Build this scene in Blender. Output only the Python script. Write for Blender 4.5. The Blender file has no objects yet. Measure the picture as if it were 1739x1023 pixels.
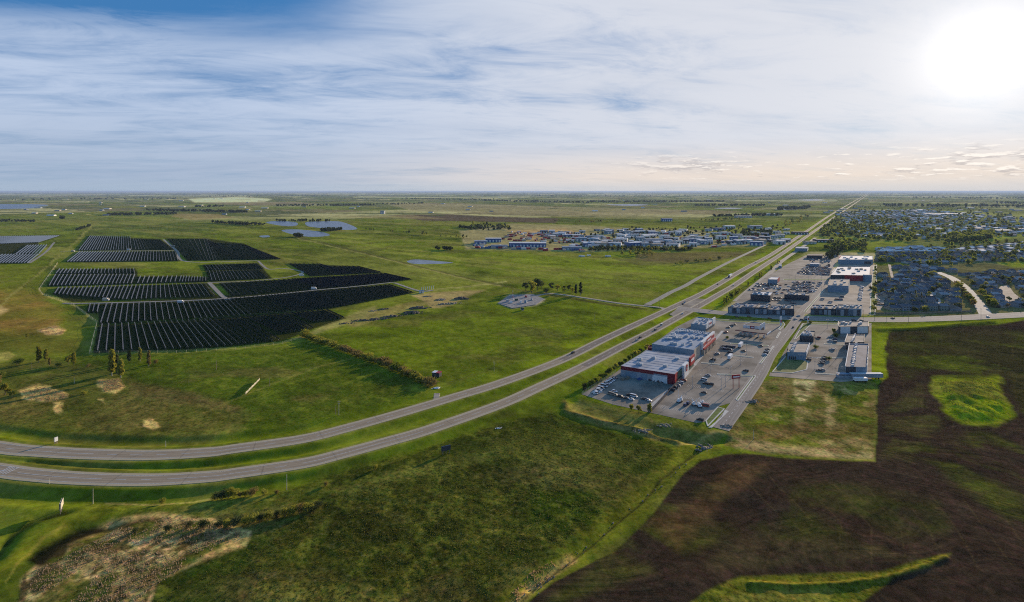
import bpy, math, random
import numpy as np
from mathutils import Vector, Matrix
R = math.radians
random.seed(7)
rng = np.random.default_rng(11)
scn = bpy.context.scene
col = scn.collection

# ------------------------------------------------------------------ camera, sky, sun, exposure
HZ, F, CH = 325.0, 900.0, 150.0            # horizon row, focal length (photo pixels), camera height in metres
cam = bpy.data.cameras.new('camera'); camo = bpy.data.objects.new('camera', cam); col.objects.link(camo)
cam.sensor_width = 36; cam.lens = 36*F/1739
cam.shift_y = -(511.5-HZ)/1739
cam.clip_start = 1; cam.clip_end = 400000
camo.location = (0, 0, CH); camo.rotation_euler = (R(90), 0, 0)
scn.camera = camo
SUN_EL, SUN_AZ = 11.0, 41.7                # azimuth clockwise from +Y
sd = Vector((math.sin(R(SUN_AZ))*math.cos(R(SUN_EL)), math.cos(R(SUN_AZ))*math.cos(R(SUN_EL)), math.sin(R(SUN_EL))))
sl = bpy.data.lights.new('sun', 'SUN'); sl.energy = 5.0; sl.angle = R(0.6); sl.color = (1, .80, .58)
so = bpy.data.objects.new('sun', sl); col.objects.link(so)
so.rotation_euler = (-sd).to_track_quat('-Z', 'Y').to_euler(); so.location = (300, 300, 400)
scn.view_settings.view_transform = 'Standard'; scn.view_settings.look = 'None'
scn.view_settings.exposure = 0.13; scn.view_settings.gamma = 1.0
scn.cycles.use_denoising = False; scn.cycles.sample_clamp_direct = 2.5; scn.cycles.sample_clamp_indirect = 1.5; scn.cycles.filter_width = 1.05
scn.cycles.max_bounces = 5; scn.cycles.diffuse_bounces = 2; scn.cycles.glossy_bounces = 2
scn.cycles.volume_bounces = 0; scn.cycles.transparent_max_bounces = 6

class NT:
    """short node building"""
    def __init__(s, tree): s.t = tree; s.n = tree.nodes; s.l = tree.links
    def node(s, typ, **kw):
        nd = s.n.new(typ)
        for k, v in kw.items():
            if k.startswith('i_'):
                s.put(nd.inputs[int(k[2:])] if k[2:].isdigit() else nd.inputs[k[2:].replace('_', ' ')], v)
            else: setattr(nd, k, v)
        return nd
    def put(s, sock, v):
        if isinstance(v, bpy.types.NodeSocket): s.l.new(v, sock)
        elif isinstance(v, bpy.types.Node): s.l.new(v.outputs[0], sock)
        else: sock.default_value = v
    def m(s, op, a, b=0.0, c=0.0, clamp=False):
        nd = s.n.new('ShaderNodeMath'); nd.operation = op; nd.use_clamp = clamp
        s.put(nd.inputs[0], a); s.put(nd.inputs[1], b); s.put(nd.inputs[2], c); return nd.outputs[0]
    def vm(s, op, a, b=(0, 0, 0)):
        nd = s.n.new('ShaderNodeVectorMath'); nd.operation = op
        s.put(nd.inputs[0], a); s.put(nd.inputs[1], b)
        return nd.outputs['Value'] if op in ('DOT_PRODUCT', 'LENGTH') else nd.outputs[0]
    def ss(s, v, a, b):
        nd = s.n.new('ShaderNodeMapRange'); nd.interpolation_type = 'SMOOTHSTEP'
        s.put(nd.inputs[0], v); nd.inputs[1].default_value = a; nd.inputs[2].default_value = b
        nd.inputs[3].default_value = 0; nd.inputs[4].default_value = 1; return nd.outputs[0]
    def mix(s, f, a, b, mode='MIX'):
        nd = s.n.new('ShaderNodeMix'); nd.data_type = 'RGBA'; nd.blend_type = mode
        s.put(nd.inputs[0], f); s.put(nd.inputs[6], a if not isinstance(a, tuple) else (*a[:3], 1)); s.put(nd.inputs[7], b if not isinstance(b, tuple) else (*b[:3], 1))
        return nd.outputs[2]
    def noise(s, vec, scale, detail=4, rough=.55, dist=0.0):
        nd = s.n.new('ShaderNodeTexNoise'); s.put(nd.inputs['Vector'], vec); nd.inputs['Scale'].default_value = scale
        nd.inputs['Detail'].default_value = detail; nd.inputs['Roughness'].default_value = rough; nd.inputs['Distortion'].default_value = dist
        return nd.outputs[0]
    def comb(s, x, y, z=0.0):
        nd = s.n.new('ShaderNodeCombineXYZ'); s.put(nd.inputs[0], x); s.put(nd.inputs[1], y); s.put(nd.inputs[2], z); return nd.outputs[0]

world = bpy.data.worlds.new('World'); scn.world = world; world.use_nodes = True
w = NT(world.node_tree); w.n.clear()
def build_world():
    out = w.n.new('ShaderNodeOutputWorld'); bg = w.n.new('ShaderNodeBackground')
    sky = w.n.new('ShaderNodeTexSky'); sky.sky_type = 'NISHITA'; sky.sun_disc = False
    sky.sun_elevation = R(SUN_EL); sky.sun_rotation = R(SUN_AZ); sky.altitude = 1000; sky.air_density = 1.3; sky.dust_density = .6
    tc = w.n.new('ShaderNodeTexCoord'); d = tc.outputs['Generated']
    sp = w.n.new('ShaderNodeSeparateXYZ'); w.l.new(d, sp.inputs[0]); x, y, z = sp.outputs
    dots = w.vm('DOT_PRODUCT', d, tuple(sd))
    ang = w.m('ARCCOSINE', w.m('MINIMUM', dots, .99999))
    glow = w.m('POWER', 2.718, w.m('MULTIPLY', w.m('POWER', w.m('MULTIPLY', ang, 1/.045), 1.25), -1.0))     # disc seen through thin cloud
    halo = w.m('POWER', 2.718, w.m('MULTIPLY', ang, -1/.145))
    wide = w.ss(dots, .15, 1.0)
    zz = w.m('ADD', w.m('MAXIMUM', z, 0.0), .10)
    px = w.m('DIVIDE', x, zz); py = w.m('DIVIDE', y, zz)
    # streaks drawn out along one high level wind direction
    u = w.m('ADD', w.m('MULTIPLY', px, .95), w.m('MULTIPLY', py, .25))
    v = w.m('ADD', w.m('MULTIPLY', px, -.25), w.m('MULTIPLY', py, .95))
    p1 = w.comb(w.m('MULTIPLY', u, .42), v, 1.7)
    p2 = w.comb(w.m('MULTIPLY', u, .95), w.m('MULTIPLY', v, 1.7), 9.1)
    n1 = w.noise(p1, .62, 6, .58, 1.1); n2 = w.noise(p2, 1.5, 8, .66, .7)
    n3 = w.noise(w.comb(w.m('MULTIPLY', u, .12), w.m('MULTIPLY', v, 1.1), 3.3), 1.0, 4, .5, .3)
    c = w.m('ADD', w.m('MULTIPLY', n1, .42), w.m('ADD', w.m('MULTIPLY', n2, .38), w.m('MULTIPLY', n3, .20)))
    low = w.m('SUBTRACT', 1.0, w.ss(z, .05, .27))                          # more veil towards the horizon
    c = w.m('ADD', c, w.m('ADD', w.m('MULTIPLY', low, .07), w.m('MULTIPLY', wide, .06)))
    c = w.m('SUBTRACT', c, w.m('MULTIPLY', w.m('MULTIPLY', w.ss(w.m('ADD', z, w.m('MULTIPLY', w.m('SUBTRACT', n2, .5), .22)), .22, .36), w.m('SUBTRACT', 1.0, w.ss(dots, .0, .75))), .60))
    c = w.m('SUBTRACT', c, w.m('MULTIPLY', w.ss(z, .38, .6), .10))
    cov = w.m('MULTIPLY', w.ss(c, .35, .63), .95)
    # colours
    clear = w.mix(1.0, sky.outputs[0], (.040, .066, .105), 'MULTIPLY')
    clear = w.mix(.75, clear, (.045, .19, .46))
    clear = w.mix(w.m('MULTIPLY', w.m('SUBTRACT', 1.0, w.ss(z, 0, .16)), .7), clear, (.34, .44, .57))
    cl_a = w.mix(w.ss(z, .0, .16), (.37, .45, .58), (.49, .58, .74))
    cl = w.mix(w.m('POWER', wide, 1.7), cl_a, (.66, .68, .74))
    cl = w.mix(w.m('MULTIPLY', w.m('POWER', wide, 2.0), w.m('SUBTRACT', 1.0, w.ss(z, .02, .10))), cl, (.80, .69, .60))
    shade = w.noise(w.comb(w.m('MULTIPLY', u, .5), w.m('MULTIPLY', v, 1.3), 5.5), 1.1, 5, .6, .6)
    cl = w.mix(w.m('MULTIPLY', w.ss(shade, .42, .68), .28), cl, w.mix(1.0, cl, (.70, .76, .84), 'MULTIPLY'))
    res = w.mix(cov, clear, cl)
    # small cumulus far away near the horizon, under the sun
    az = w.m('ARCTAN2', x, y)
    k = w.noise(w.comb(w.m('MULTIPLY', az, 26.0), w.m('MULTIPLY', z, 150.0), 2.0), 1.0, 5, .6)
    kk = w.noise(w.comb(w.m('MULTIPLY', az, 5.0), w.m('MULTIPLY', z, 30.0), 7.0), 1.0, 2, .5)
    band = w.m('MULTIPLY', w.ss(z, .012, .028), w.m('SUBTRACT', 1.0, w.ss(z, .045, .085)))
    cm = w.m('MULTIPLY', w.m('MULTIPLY', w.ss(w.m('ADD', w.m('MULTIPLY', k, .6), w.m('ADD', w.m('MULTIPLY', kk, .40), w.m('MULTIPLY', w.ss(az, .2, .8), .05))), .54, .62), band), w.ss(az, .0, .55))
    k2 = w.noise(w.comb(w.m('MULTIPLY', az, 26.0), w.m('ADD', w.m('MULTIPLY', z, 150.0), .55), 2.0), 1.0, 5, .6)
    edge = w.ss(w.m('SUBTRACT', k, k2), -.02, .12)
    cum = w.mix(edge, (.40, .37, .38), (1.0, .93, .85))
    res = w.mix(w.m('MULTIPLY', cm, .8), res, cum)
    res = w.mix(w.m('MULTIPLY', halo, .65), res, w.mix(w.ss(z, .0, .10), (.95, .83, .70), (1.0, .97, .94)))
    res = w.mix(w.m('MULTIPLY', w.m('SUBTRACT', 1.0, w.ss(z, .004, .026)), .6), res, w.mix(wide, (.36, .45, .56), (.55, .58, .62)))
    hot = w.mix(glow, (0, 0, 0), (.62, .58, .53))
    res = w.mix(1.0, res, hot, 'ADD')
    w.l.new(res, bg.inputs[0]); bg.inputs[1].default_value = 1.0
    w.l.new(bg.outputs[0], out.inputs[0])
build_world()

# ------------------------------------------------------------------ helpers
def P(x, y, z=0.0):
    """ground (or height z) point seen at photo pixel x, y"""
    Y = F*(CH-z)/max(y-HZ, .3)
    return Vector(((x-869.5)/F*Y, Y, z))
def P2(x, y): p = P(x, y); return (p.x, p.y)
def px_of(X, Y, Z=0): return 869.5+F*X/Y, HZ+F*(CH-Z)/Y

def tag(o, label=None, cat=None, group=None, kind=None):
    if label: o['label'] = label
    if cat: o['category'] = cat
    if group: o['group'] = group
    if kind: o['kind'] = kind
    return o
def empty(name, loc=(0, 0, 0), rz=0, sc=1):
    o = bpy.data.objects.new(name, None); col.objects.link(o); o.location = loc; o.rotation_euler = (0, 0, rz)
    o.scale = (sc,)*3 if not isinstance(sc, tuple) else sc; o.empty_display_size = 1; return o
def mesh_obj(name, verts, faces, mats, parent=None, mi=None, smooth=False):
    me = bpy.data.meshes.new(name); me.from_pydata([tuple(v) for v in verts], [], faces)
    for m_ in (mats if isinstance(mats, (list, tuple)) else [mats]): me.materials.append(m_)
    if mi is not None: me.polygons.foreach_set('material_index', np.array(mi, dtype=np.int32))
    if smooth: me.polygons.foreach_set('use_smooth', np.ones(len(faces), dtype=bool))
    me.update()
    o = bpy.data.objects.new(name, me); col.objects.link(o)
    if parent: o.parent = parent
    return o
class MB:
    def __init__(s): s.v = []; s.f = []; s.mi = []
    def add(s, vs, fs, mi=0):
        b = len(s.v); s.v += [tuple(v) for v in vs]; s.f += [tuple(i+b for i in f) for f in fs]; s.mi += [mi]*len(fs); return s
    def prism(s, pts, z0, z1, mi=0, top=None, bottom=True):
        """pts: footprint (x, y), extruded from z0 to z1; top: material of the top face"""
        a = sum(pts[i][0]*pts[(i+1) % len(pts)][1]-pts[(i+1) % len(pts)][0]*pts[i][1] for i in range(len(pts)))
        if a < 0: pts = pts[::-1]
        n = len(pts); vs = [(p[0], p[1], z0) for p in pts]+[(p[0], p[1], z1) for p in pts]
        fs = [(i, (i+1) % n, n+(i+1) % n, n+i) for i in range(n)]
        s.add(vs, fs, mi); b = len(s.v)-2*n
        s.f.append(tuple(b+n+i for i in range(n))); s.mi.append(mi if top is None else top)
        if bottom: s.f.append(tuple(b+i for i in reversed(range(n)))); s.mi.append(mi)
        return s
    def box(s, cx, cy, z0, sx, sy, sz, a=0.0, mi=0, top=None):
        c, d = math.cos(a), math.sin(a)
        pts = [(cx+x*sx/2*c-y*sy/2*d, cy+x*sx/2*d+y*sy/2*c) for x, y in ((-1, -1), (1, -1), (1, 1), (-1, 1))]
        return s.prism(pts, z0, z0+sz, mi, top)
    def cyl(s, cx, cy, z0, z1, r0, r1=None, n=6, mi=0, lean=(0, 0)):
        r1 = r0 if r1 is None else r1
        vs = [(cx+r0*math.cos(2*math.pi*i/n), cy+r0*math.sin(2*math.pi*i/n), z0) for i in range(n)] + \
             [(cx+lean[0]+r1*math.cos(2*math.pi*i/n), cy+lean[1]+r1*math.sin(2*math.pi*i/n), z1) for i in range(n)]
        return s.add(vs, [(i, (i+1) % n, n+(i+1) % n, n+i) for i in range(n)]+[tuple(range(n, 2*n)), tuple(reversed(range(n)))], mi)
    def bar(s, a, b, r, mi=0, n=4):
        a = Vector(a); b = Vector(b); d = (b-a).normalized(); u = d.orthogonal().normalized(); v = d.cross(u)
        vs = [p+(u*math.cos(2*math.pi*i/n)+v*math.sin(2*math.pi*i/n))*r for p in (a, b) for i in range(n)]
        return s.add(vs, [(i, (i+1) % n, n+(i+1) % n, n+i) for i in range(n)]+[tuple(range(n, 2*n)), tuple(reversed(range(n)))], mi)
    def gable(s, cx, cy, z0, sx, sy, h, rh, a=0.0, over=.4, wall=0, roof=1, hip=0.0):
        s.box(cx, cy, z0, sx, sy, h, a, wall)
        c, d = math.cos(a), math.sin(a)
        def T(x, y, z): return (cx+x*c-y*d, cy+x*d+y*c, z)
        X, Y2 = sx/2+over, sy/2+over; z = z0+h+.02
        vs = [T(-X, -Y2, z), T(X, -Y2, z), T(X, Y2, z), T(-X, Y2, z), T(-X+hip, 0, z+rh), T(X-hip, 0, z+rh)]
        return s.add(vs, [(0, 1, 5, 4), (2, 3, 4, 5), (1, 2, 5), (3, 0, 4), (3, 2, 1, 0)], roof)
    def build(s, name, mats, parent=None, smooth=False): return mesh_obj(name, s.v, s.f, mats, parent, s.mi, smooth)
def fast_mesh(name, V, Q, mats, mi=None, parent=None):
    """numpy build; V (n,3), Q (m,k)"""
    me = bpy.data.meshes.new(name); m, k = Q.shape
    me.vertices.add(len(V)); me.vertices.foreach_set('co', np.asarray(V, np.float32).ravel())
    me.loops.add(m*k); me.loops.foreach_set('vertex_index', Q.astype(np.int32).ravel())
    me.polygons.add(m); me.polygons.foreach_set('loop_start', np.arange(0, m*k, k, dtype=np.int32))
    for m_ in (mats if isinstance(mats, (list, tuple)) else [mats]): me.materials.append(m_)
    if mi is not None: me.polygons.foreach_set('material_index', np.asarray(mi, np.int32))
    me.update(calc_edges=True); me.validate()
    o = bpy.data.objects.new(name, me); col.objects.link(o)
    if parent: o.parent = parent
    return o
def copy_tree(o, parent=None):
    c = o.copy(); col.objects.link(c)
    if parent: c.parent = parent
    for ch in list(o.children): copy_tree(ch, c)
    return c

# ------------------------------------------------------------------ materials
def mat(name, c, rough=.8, vary=.15, scale=.5, spec=.3, metal=0.0, bump=0.0, c2=None, stretch=None):
    m_ = bpy.data.materials.new(name); m_.use_nodes = True; t = NT(m_.node_tree); bs = t.n['Principled BSDF']
    g = t.n.new('ShaderNodeNewGeometry'); v = g.outputs['Position']
    if stretch: v = t.vm('MULTIPLY', v, stretch)
    n = t.noise(v, scale, 5, .6)
    c2 = c2 or tuple(x*(1-2.2*vary) for x in c)
    t.put(bs.inputs['Base Color'], t.mix(t.ss(n, .3, .72), tuple(min(1, x*(1+vary)) for x in c), c2))
    bs.inputs['Roughness'].default_value = rough; bs.inputs['Metallic'].default_value = metal
    bs.inputs['Specular IOR Level'].default_value = spec
    if bump:
        b = t.n.new('ShaderNodeBump'); b.inputs['Distance'].default_value = bump; b.inputs['Strength'].default_value = 1
        t.put(b.inputs['Height'], t.noise(v, scale*3, 4, .6)); t.put(bs.inputs['Normal'], b)
    return m_
def foliage(name, c, c2, trans=.25):
    m_ = bpy.data.materials.new(name); m_.use_nodes = True; t = NT(m_.node_tree); bs = t.n['Principled BSDF']
    g = t.n.new('ShaderNodeNewGeometry'); oi = t.n.new('ShaderNodeObjectInfo')
    n = t.noise(g.outputs['Position'], .55, 3, .6)
    a = t.mix(t.ss(n, .35, .65), c, c2)
    a = t.mix(t.m('MULTIPLY', oi.outputs['Random'], .55), a, tuple(x*y for x, y in zip(c, (1.25, 1.05, .7))))
    t.put(bs.inputs['Base Color'], a); bs.inputs['Roughness'].default_value = .8; bs.inputs['Specular IOR Level'].default_value = .15
    tr = t.n.new('ShaderNodeBsdfTranslucent'); t.put(tr.inputs[0], a)
    mx = t.n.new('ShaderNodeMixShader'); mx.inputs[0].default_value = trans
    t.l.new(bs.outputs[0], mx.inputs[1]); t.l.new(tr.outputs[0], mx.inputs[2]); t.l.new(mx.outputs[0], t.n['Material Output'].inputs[0])
    return m_
M = {}
M['leaf_green'] = foliage('leaf_green', (.14, .18, .02), (.24, .27, .035), .5)
M['leaf_olive'] = foliage('leaf_olive', (.26, .27, .035), (.40, .38, .06), .55)
M['leaf_town'] = foliage('leaf_town', (.10, .125, .03), (.19, .205, .05), .4)
M['leaf_dark'] = foliage('leaf_dark', (.045, .065, .02), (.08, .10, .028), .3)
M['leaf_rust'] = foliage('leaf_rust', (.24, .18, .05), (.30, .24, .07), .45)
M['bark'] = mat('bark', (.12, .095, .07), .9)
M['bark_pale'] = mat('bark_pale', (.42, .38, .30), .9)
M['concrete'] = mat('concrete', (.50, .47, .42), .85, .1, .2)
M['kerb'] = mat('kerb', (.62, .58, .50), .85, .08, .5)
M['lot'] = mat('lot_asphalt', (.335, .28, .215), .92, .22, .045, spec=.08, bump=.02)
M['lot_tan'] = mat('lot_tan', (.44, .35, .26), .9, .2, .05, spec=.08)
M['gravel'] = mat('gravel', (.42, .35, .26), .95, .2, .15)
M['white'] = mat('white_paint', (.80, .79, .76), .6, .04, .3)
M['white_line'] = mat('white_line', (.70, .68, .64), .8, .15, 1.5)
M['steel'] = mat('galvanised_steel', (.45, .46, .47), .45, .1, .6, metal=.3)
M['dark_steel'] = mat('dark_steel', (.06, .06, .065), .5, .1)
M['wood'] = mat('weathered_wood', (.30, .24, .17), .9, .2, 1)
M['wood_pale'] = mat('pale_wood', (.62, .56, .42), .9, .2, 1)
M['roof_light'] = mat('roof_membrane_light', (.40, .42, .45), .8, .14, .06, c2=(.27, .29, .32))
M['roof_grey'] = mat('roof_gravel_grey', (.30, .27, .26), .9, .12, .12)
M['roof_blue'] = mat('roof_blue_grey', (.30, .36, .42), .8, .12, .1, c2=(.20, .26, .33))
M['roof_white'] = mat('roof_white', (.85, .78, .70), .8, .05, .1)
M['roof_dark'] = mat('roof_dark', (.07, .07, .08), .85, .15, .3)
M['roof_tan'] = mat('roof_tan', (.44, .36, .28), .9, .15, .1)
M['wall_grey'] = mat('wall_grey', (.34, .36, .38), .8, .08, .3)
M['wall_blue'] = mat('wall_blue_grey', (.22, .30, .36), .8, .08, .3)
M['wall_slate'] = mat('wall_slate', (.12, .16, .19), .8, .1, .2); M['wall_tan'] = mat('wall_tan', (.50, .42, .32), .8, .08, .3)
M['wall_white'] = mat('wall_white', (.76, .74, .70), .8, .05, .3)
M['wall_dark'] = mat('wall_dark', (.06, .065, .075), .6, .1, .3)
M['red'] = mat('red_panel', (.42, .025, .03), .5, .08, .3)
M['maroon'] = mat('maroon_panel', (.22, .02, .028), .6, .08, .3)
M['green'] = mat('dark_green_panel', (.04, .09, .06), .6, .08, .3)
M['blue'] = mat('blue_panel', (.04, .12, .30), .5, .1, .3)
M['glass'] = mat('window_glass', (.03, .04, .05), .3, .1, .5, spec=.6)
M['hvac'] = mat('hvac_casing', (.58, .58, .57), .5, .1, .5)
M['tyre'] = mat('tyre', (.02, .02, .02), .9)
M['stone'] = mat('rubble_stone', (.30, .24, .18), .95, .3, .8)
M['water'] = mat('water_surface', (.16, .20, .25), .35, .25, .05, spec=.25, bump=.15)
M['reed'] = foliage('reed_straw', (.42, .31, .19), (.60, .46, .30), .5)
M['tuft'] = foliage('tussock_grass', (.12, .14, .02), (.24, .22, .06), .5)
M['panel_back'] = mat('panel_back', (.030, .032, .036), .6, .05)
cp = {}
for nm, c_ in dict(white=(.78, .78, .77), silver=(.42, .43, .44), black=(.012, .012, .014), grey=(.10, .105, .11), red=(.30, .02, .02), blue=(.025, .05, .16), dark=(.03, .033, .04), tan=(.34, .28, .2)).items():
    cp[nm] = mat('car_paint_'+nm, c_, .3, .03, .5, spec=.6)

def solar_mat():
    m_ = bpy.data.materials.new('solar_glass'); m_.use_nodes = True; t = NT(m_.node_tree); bs = t.n['Principled BSDF']
    g = t.n.new('ShaderNodeNewGeometry'); n = t.noise(g.outputs['Position'], .08, 3, .5)
    t.put(bs.inputs['Base Color'], t.mix(n, (.040, .045, .06), (.06, .066, .085)))
    bs.inputs['Roughness'].default_value = .28; bs.inputs['Specular IOR Level'].default_value = .55
    return m_
M['solar'] = solar_mat()

# ------------------------------------------------------------------ ground sheet: colours of fields, tracks, reeds
def hash2(i, j, s):
    i = i.astype(np.int64) & 0xffff; j = j.astype(np.int64) & 0xffff
    h = (i*374761393+j*668265263+s*2246822519) & 0xffffffff
    h = ((h ^ (h >> 13))*1274126177) & 0xffffffff
    return ((h ^ (h >> 16)) & 0xffffff)/float(0xffffff)
def vnoise(x, y, s=0):
    i, j = np.floor(x), np.floor(y); fx, fy = x-i, y-j; fx = fx*fx*(3-2*fx); fy = fy*fy*(3-2*fy)
    a, b = hash2(i, j, s), hash2(i+1, j, s); c, d = hash2(i, j+1, s), hash2(i+1, j+1, s)
    return (a*(1-fx)+b*fx)*(1-fy)+(c*(1-fx)+d*fx)*fy
def fbm(x, y, s=0, o=4):
    r = 0; a = .5; t = 0
    for k in range(o): r = r+a*vnoise(x*2**k+k*17.3, y*2**k-k*9.1, s+k); t += a; a *= .55
    return r/t
def seg_dist(X, Y, pts, closed=False):
    pts = list(pts); n = len(pts); d = np.full(X.shape, 1e12)
    for k in range(n if closed else n-1):
        ax, ay = pts[k]; bx, by = pts[(k+1) % n]; dx, dy = bx-ax, by-ay
        t = np.clip(((X-ax)*dx+(Y-ay)*dy)/(dx*dx+dy*dy+1e-9), 0, 1)
        d = np.minimum(d, (X-ax-t*dx)**2+(Y-ay-t*dy)**2)
    return np.sqrt(d)
def inside(X, Y, pts):
    r = np.zeros(X.shape, bool); n = len(pts)
    for k in range(n):
        ax, ay = pts[k]; bx, by = pts[(k+1) % n]
        if ay == by: continue
        r ^= ((ay > Y) != (by > Y)) & (X < (bx-ax)*(Y-ay)/(by-ay)+ax)
    return r
def smooth(v, a, b): t = np.clip((v-a)/(b-a), 0, 1); return t*t*(3-2*t)

def spline(pts, k=8):
    """Catmull-Rom in world space through px points"""
    q = [Vector(P2(*p)) for p in pts]; q = [q[0]*2-q[1]]+q+[q[-1]*2-q[-2]]; out = []
    for i in range(1, len(q)-2):
        for j in range(k):
            t = j/k; a, b, c, d = q[i-1:i+3]
            out.append(.5*((2*b)+(c-a)*t+(2*a-5*b+4*c-d)*t*t+(3*b-a-3*c+d)*t**3))
    out.append(q[-2]); return out

UP = [(-420, 690), (-200, 727), (0, 760), (75, 767), (148, 771), (257, 773), (355, 768), (400, 762), (515, 745.5), (592, 726.5), (680, 702), (765, 676.5), (850, 650.5), (953, 612), (1022.6, 578), (1069.5, 556), (1116.5, 534.5), (1136.8, 525), (1164.4, 512), (1192, 499), (1227, 479), (1257, 461), (1280, 448.5), (1304, 436), (1327, 421.5), (1366, 395.5), (1418.5, 360.5), (1454, 340), (1471, 330.3), (1477, 327)]
LO = [(-420, 730), (-200, 767), (0, 799), (75, 808), (148, 813), (257, 815), (355, 809.5), (400, 804), (515, 787), (577, 772), (657, 750.5), (731, 729), (850, 687), (915, 658), (992, 622), (1057, 588), (1105, 564), (1136.8, 547), (1164, 532), (1192, 517), (1219.6, 501), (1247, 485), (1275.7, 465.5), (1303.8, 447), (1334, 427), (1372, 400.5), (1424, 364.5), (1459, 341), (1474.5, 330.5), (1479.5, 327)]
UPw, LOw = spline(UP), spline(LO)

KL = (2.22, 2.22, 1.2)
def G(r, g, b, k=1.0):      # colour of a surface, from the look of it under this light
    f = lambda v: (v/255/12.92 if v/255 <= .04045 else ((v/255+.055)/1.055)**2.4)
    if g > r: g = r+(g-r)*.45; b = b*.85
    return np.array([f(r)*k*KL[0], f(g)*k*KL[1], f(b)*k*KL[2]])
GRASS = G(74, 92, 30); LUSH = G(84, 108, 22); DARKG = G(46, 60, 22); OLIVE = G(104, 106, 52); TAN = G(158, 134, 98); SOIL = G(45, 34, 33)
SOILG = G(60, 66, 26); REED = G(150, 124, 92); GRAVEL = G(150, 134, 108); BLACK = G(20, 18, 12); PALE = G(190, 178, 150); BROWN = G(104, 88, 62)

def build_ground():
    ys = list(HZ+np.array([.9, 1.2, 1.6, 2.1, 2.7, 3.4])); y = HZ+4
    while y < 385: ys.append(y); y += .8
    while y < 480: ys.append(y); y += 1.3
    while y < 1035: ys.append(y); y += 1.9
    while y < 1700: ys.append(y); y += 12
    xs = np.concatenate([np.arange(-700, -20, 20), np.arange(-20, 1760, 3.0), np.arange(1760, 2440, 20)])
    ys = np.array(ys); px, py = np.meshgrid(xs, ys)
    WY = F*CH/(py-HZ); WX = (px-869.5)/F*WY
    nr, nc = px.shape
    near = smooth(WY, 1500, 700)
    w1 = (fbm(WX/45, WY/45, 1)-.5); w2 = (fbm(WX/45, WY/45, 31)-.5); w3 = fbm(WX/9, WY/9, 61)-.5
    big = fbm(WX/220, WY/220, 5); mid = fbm(WX/60, WY/60, 9); fine = fbm(WX/14, WY/14, 14, 3)
    C = np.empty(px.shape+(3,)); C[:] = GRASS
    T = np.zeros(px.shape+(3,)); T[..., 0] = .5      # r grain, g reeds/tussocks, b ploughing
    def lay(mask, c, tex=None):
        mk = np.clip(mask, 0, 1)[..., None]
        C[:] = C*(1-mk)+np.asarray(c)*mk
        if tex is not None: T[:] = T*(1-mk)+np.asarray(tex)*mk
    lay(smooth(big, .42, .66)*.55, LUSH); lay(smooth(mid, .5, .7)*.45, OLIVE)
    # far countryside: a chequerboard of fields turned a little to the view
    a = R(34); U = WX*math.cos(a)-WY*math.sin(a); V = WX*math.sin(a)+WY*math.cos(a)
    S = 780.; ci, cj = np.floor(U/S), np.floor(V/(S*.5)); h = hash2(ci, cj, 3); h2 = hash2(ci, cj, 8)
    pal = [G(86, 102, 58), G(98, 112, 62), G(122, 112, 90), G(78, 90, 56), G(112, 100, 84), G(130, 124, 98), G(92, 108, 60), G(84, 84, 66), G(150, 140, 116), G(88, 104, 54)]
    fc = np.array(pal)[np.minimum((h*len(pal)).astype(int), len(pal)-1)]
    far = smooth(WY, 2300, 3400)*np.where(h2 > .12, 1, .4)
    C[:] = C*(1-far[..., None])+fc*far[..., None]
    T[..., 0] *= 1-.5*smooth(WY, 2000, 4000)
    # hedgerows and wood strips of the far land, as darker ground cover
    lay(smooth(fbm(WX/900, WY/160, 44), .56, .64)*smooth(WY, 2200, 3200)*.8, G(60, 78, 56))
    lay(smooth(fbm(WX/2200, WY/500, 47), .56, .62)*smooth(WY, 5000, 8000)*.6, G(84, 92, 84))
    def poly(pts, c, soft=3, warp=6, op=1.0, tex=None, s=0, n=None):
        x0 = min(p[0] for p in pts)-40; x1 = max(p[0] for p in pts)+40; y0 = min(p[1] for p in pts)-25; y1 = max(p[1] for p in pts)+25
        r0, r1 = np.searchsorted(ys, [y0, y1]); c0, c1 = np.searchsorted(xs, [x0, x1]); r1 = max(r1, r0+1); c1 = max(c1, c0+1)
        sl_ = np.s_[r0:r1, c0:c1]; k = np.clip((py[sl_]-HZ)/200, .12, 1)
        X_ = px[sl_]+warp*2*(w1[sl_]+.6*w3[sl_])*k; Y_ = py[sl_]+warp*1.2*(w2[sl_]-.6*w3[sl_])*k
        d = seg_dist(X_, Y_, pts, True); ins = inside(X_, Y_, pts); d = np.where(ins, d, -d)
        mk = smooth(d, -soft, soft)*op
        if n is not None: mk = mk*n[sl_]
        mk = mk[..., None]; C[sl_] = C[sl_]*(1-mk)+np.asarray(c)*mk
        if tex is not None: T[sl_] = T[sl_]*(1-mk)+np.asarray(tex)*mk
    def line(pts, c, wpx=2, soft=1.2, op=1.0, warp=1.5, tex=None, n=None):
        x0 = min(p[0] for p in pts)-20; x1 = max(p[0] for p in pts)+20; y0 = min(p[1] for p in pts)-12; y1 = max(p[1] for p in pts)+12
        r0, r1 = np.searchsorted(ys, [y0, y1]); c0, c1 = np.searchsorted(xs, [x0, x1]); r1 = max(r1, r0+1); c1 = max(c1, c0+1)
        sl_ = np.s_[r0:r1, c0:c1]
        d = seg_dist(px[sl_]+warp*2*w3[sl_], py[sl_]+warp*w1[sl_]*2, pts)
        mk = smooth(d, wpx/2+soft, max(wpx/2-soft, 0))*op
        if n is not None: mk = mk*n[sl_]
        mk = mk[..., None]; C[sl_] = C[sl_]*(1-mk)+np.asarray(c)*mk
        if tex is not None: T[sl_] = T[sl_]*(1-mk)+np.asarray(tex)*mk
    rough_n = .45+.55*smooth(mid, .35, .6)
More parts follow.
